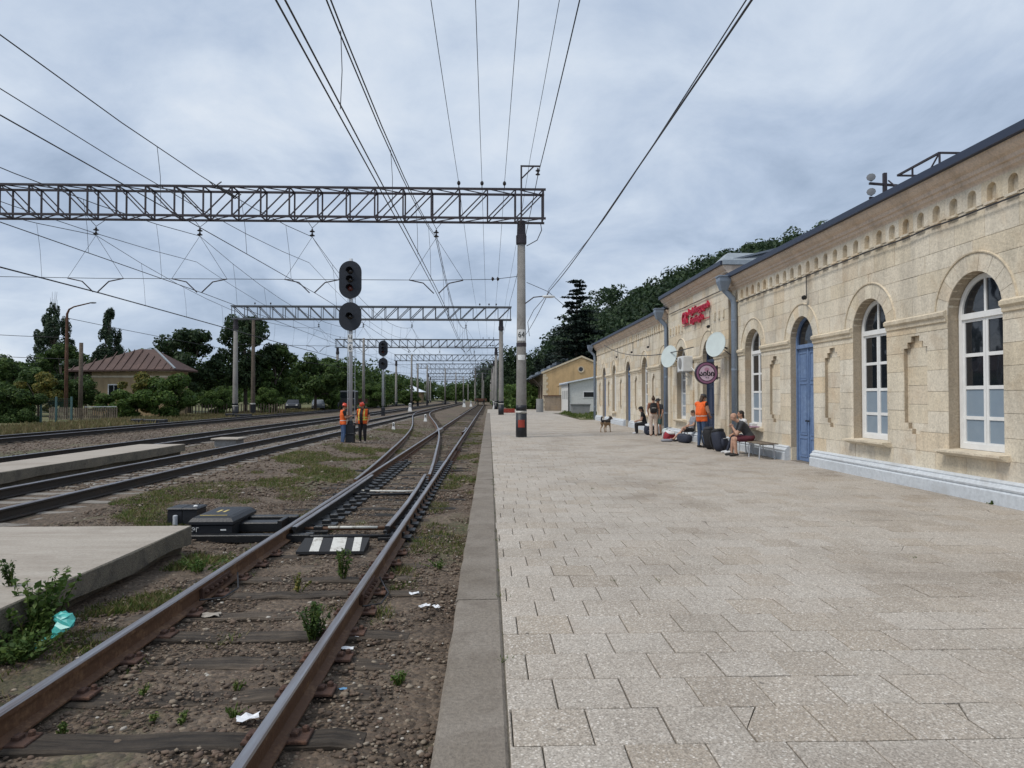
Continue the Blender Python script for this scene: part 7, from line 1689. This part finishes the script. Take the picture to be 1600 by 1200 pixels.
# dog
def dog(loc, rz):
    e = empty('dog', loc, 'tan and black dog with curled tail walking on the platform', 'dog', None, rz); m = MB(); segs = []
    def cap(a, b, ra, rb, t=0): capsule(m, a, b, ra, rb, 9); segs.append((a, b, ra, rb, t))
    cap((0, -0.26, 0.50), (0, 0.02, 0.49), 0.105, 0.115, 1); cap((0, 0.02, 0.48), (0, 0.26, 0.49), 0.12, 0.135, 1); cap((0, 0.0, 0.42), (0, 0.24, 0.41), 0.08, 0.10, 0)
    cap((0, 0.30, 0.54), (0, 0.47, 0.66), 0.085, 0.07, 1); cap((0, 0.50, 0.69), (0, 0.58, 0.68), 0.075, 0.06, 1); cap((0, 0.60, 0.66), (0, 0.71, 0.63), 0.042, 0.03, 0)
    for sx in (-1, 1):
        cap((sx * 0.045, 0.46, 0.74), (sx * 0.06, 0.44, 0.82), 0.025, 0.010, 1)
        cap((sx * 0.075, -0.26, 0.45), (sx * 0.085, -0.18, 0.32), 0.075, 0.045, 0); cap((sx * 0.085, -0.18, 0.32), (sx * 0.085, -0.32, 0.20), 0.042, 0.026, 0); cap((sx * 0.085, -0.32, 0.20), (sx * 0.085, -0.30 + 0.05 * sx, 0.04), 0.025, 0.022, 0); cap((sx * 0.085, -0.30 + .05 * sx, 0.025), (sx * 0.085, -0.24 + .05 * sx, 0.022), 0.026, 0.022, 0)
        cap((sx * 0.08, 0.26, 0.42), (sx * 0.085, 0.24 + 0.05 * sx, 0.24), 0.055, 0.032, 0); cap((sx * 0.085, 0.24 + .05 * sx, 0.24), (sx * 0.085, 0.25 + .07 * sx, 0.04), 0.030, 0.022, 0); cap((sx * 0.085, 0.26 + .07 * sx, 0.025), (sx * 0.085, 0.31 + .07 * sx, 0.022), 0.027, 0.022, 0)
    cap((0, -0.34, 0.54), (0, -0.44, 0.62), 0.035, 0.04, 1); cap((0, -0.44, 0.62), (0, -0.40, 0.73), 0.04, 0.038, 1); cap((0, -0.40, 0.73), (0.02, -0.30, 0.72), 0.038, 0.02, 0)
    me = remeshed(m, 0.012, 3); n_ = len(me.polygons); P = np.zeros(n_ * 3); me.polygons.foreach_get('center', P); P = P.reshape(-1, 3); D = np.stack([seg_dist(P, *s_[:4]) for s_ in segs], 1); tg = np.array([s_[4] for s_ in segs])[D.argmin(1)]; tg = np.where((tg == 1) & (P[:, 2] < 0.47), 0, tg)
    for x_ in ('fur_tan', 'fur_black'): me.materials.append(MATS[x_])
    me.polygons.foreach_set('material_index', tg.astype(np.int32)); me.polygons.foreach_set('use_smooth', [True] * n_); me.name = 'body'; link('body', me, e, True)
    for sx in (-1, 1): mm = MB(); mm.ball((sx * 0.04, 0.60, 0.705), 0.009, 6, 5); mm.build('eye', 'hair_dark', e, True, True)
    mm = MB(); mm.ball((0, 0.735, 0.635), (0.016, 0.012, 0.012), 6, 5); mm.build('nose', 'hair_dark', e, True, True)
dog((5.7, 33.8, 0), R(-38))
# luggage
def backpack(loc, rz, label, mat, size=(0.19, 0.13, 0.30), tilt=0.0, accent='cloth_charcoal'):
    e = empty('backpack', loc, label, 'backpack', 'luggage on the platform', rz); e.rotation_euler = (tilt, 0, rz); w, d, h = size
    m = MB(); m.ball((0, 0, h), (w, d, h), 14, 10, 0, 0.62); m.build('bag', mat, e, True, True)
    m = MB(); m.ball((0, -d * 0.95, h * 0.7), (w * 0.75, d * 0.42, h * 0.45), 12, 8, 0, 0.65); m.build('pocket', mat, e, True, True)
    m = MB(); m.ball((0, 0, h * 1.86), (w * 0.9, d * 0.95, h * 0.2), 12, 6, 0, 0.7); m.build('top_flap', accent, e, True, True)
    for sx in (-1, 1): m = MB(); m.tube([(sx * w * 0.5, d * 0.8, h * 1.75), (sx * w * 0.65, d * 1.35, h * 1.3), (sx * w * 0.7, d * 1.2, h * 0.7), (sx * w * 0.8, d * 0.8, h * 0.25)], 0.022, 6); m.build('strap', accent, e, True, True)
    m = MB(); m.tube([(-0.05, d * 0.5, h * 1.95), (-0.03, d * 0.5, h * 2.1), (0.03, d * 0.5, h * 2.1), (0.05, d * 0.5, h * 1.95)], 0.010, 6); m.build('handle', accent, e, True, True)
    m = MB(); m.tube([(-w * 0.6, -d * 1.3, h * 1.05), (0, -d * 1.38, h * 1.08), (w * 0.6, -d * 1.3, h * 1.05)], 0.008, 5); m.build('zip', 'reflective', e, True, True)
    return e
backpack((7.22, 22.45, 0), R(60), 'large black hiking backpack standing by the man in the vest', 'cloth_black', (0.21, 0.16, 0.36), R(-6))
backpack((7.28, 21.55, 0), R(40), 'big dark navy backpack leaning between the bald man and the vest man', 'cloth_navy', (0.24, 0.18, 0.35), R(-12), 'cloth_black')
backpack((7.25, 31.25, 0), R(10), 'navy backpack with white panels on the ground behind the woman in black', 'cloth_navy', (0.24, 0.19, 0.24), R(10), 'cloth_white')
backpack((7.19, 30.12, 1.0), R(-8) + math.pi * 0, 'black backpack worn by the woman in cream trousers', 'cloth_black', (0.16, 0.09, 0.22), 0.0, 'cloth_black')
dz = empty('duffel_bag', (7.30, 25.75, 0), 'long black duffel bag lying beside the lounging girl', 'duffel bag', 'luggage on the platform', R(100))
m = MB(); m.ball((0, 0, 0.17), (0.42, 0.18, 0.17), 16, 10, 0, 0.6); m.build('bag', 'cloth_navy', dz, True, True)
for y in (-0.06, 0.06): m = MB(); m.tube([(-0.15, y, 0.33), (-0.1, y, 0.42), (0.1, y, 0.42), (0.15, y, 0.33)], 0.012, 6); m.build('handle', 'cloth_black', dz, True, True)
m = MB(); m.tube([(-0.38, 0, 0.335), (0.38, 0, 0.335)], 0.008, 5); m.build('zip', 'reflective', dz, True, True)
rb = backpack((6.98, 26.95, 0), R(30), 'red backpack lying on the platform at the girl feet', 'cloth_red', (0.22, 0.16, 0.20), R(25), 'cloth_white')
hb = empty('sun_hat', (6.92, 27.1, 0.36), 'pale teal cap resting on the red backpack', 'hat', 'luggage on the platform'); m = MB(); m.lathe([(0.14, 0.0), (0.1, 0.02), (0.09, 0.08), (0.03, 0.1)], (6.92, 27.1, 0.38), (-0.2, 0, 1), 14); m.build('crown', 'dish_white', hb)
jk = MB(); jk.ball((6.78, 26.3, 0.05), (0.24, 0.12, 0.06), 12, 6, 0, 0.8); tag(jk.build('jacket', 'cloth_grey', smooth=True), 'grey jacket crumpled on the platform before the red backpack', 'jacket')
sn = empty('snack_tray', (7.86, 20.5, 0.8), 'small tray of snacks on the window sill behind the seated woman', 'tray'); m = MB(); m.bbox(7.78, 8.02, 20.35, 20.75, 0.80, 0.83, 0.01); m.build('tray', 'sign_mauve', sn); m = MB(); m.bbox(7.82, 7.98, 20.42, 20.66, 0.83, 0.93, 0.02); m.build('pack', 'plastic_white', sn)
# bench
bn = empty('bench', (7.6, 19.4, 0), 'low weathered slatted bench on thin metal legs along the station wall', 'bench')
for k in range(4): m = MB(); x = 7.34 + k * 0.125; m.bbox(x, x + 0.11, 18.55, 21.0, 0.415, 0.445, 0.008); m.build('slat', 'grey_wood', bn)
for y in (18.75, 19.5, 20.3, 20.85):
    for x in (7.37, 7.80): m = MB(); m.tube([(x, y, 0), (x + (0.03 if x < 7.5 else -0.03), y, 0.415)], 0.016, 6); m.build('leg', 'silver_paint', bn)
    m = MB(); m.bar((7.38, y, 0.40), (7.79, y, 0.40), 0.03, 0.025); m.build('cross_bar', 'silver_paint', bn)
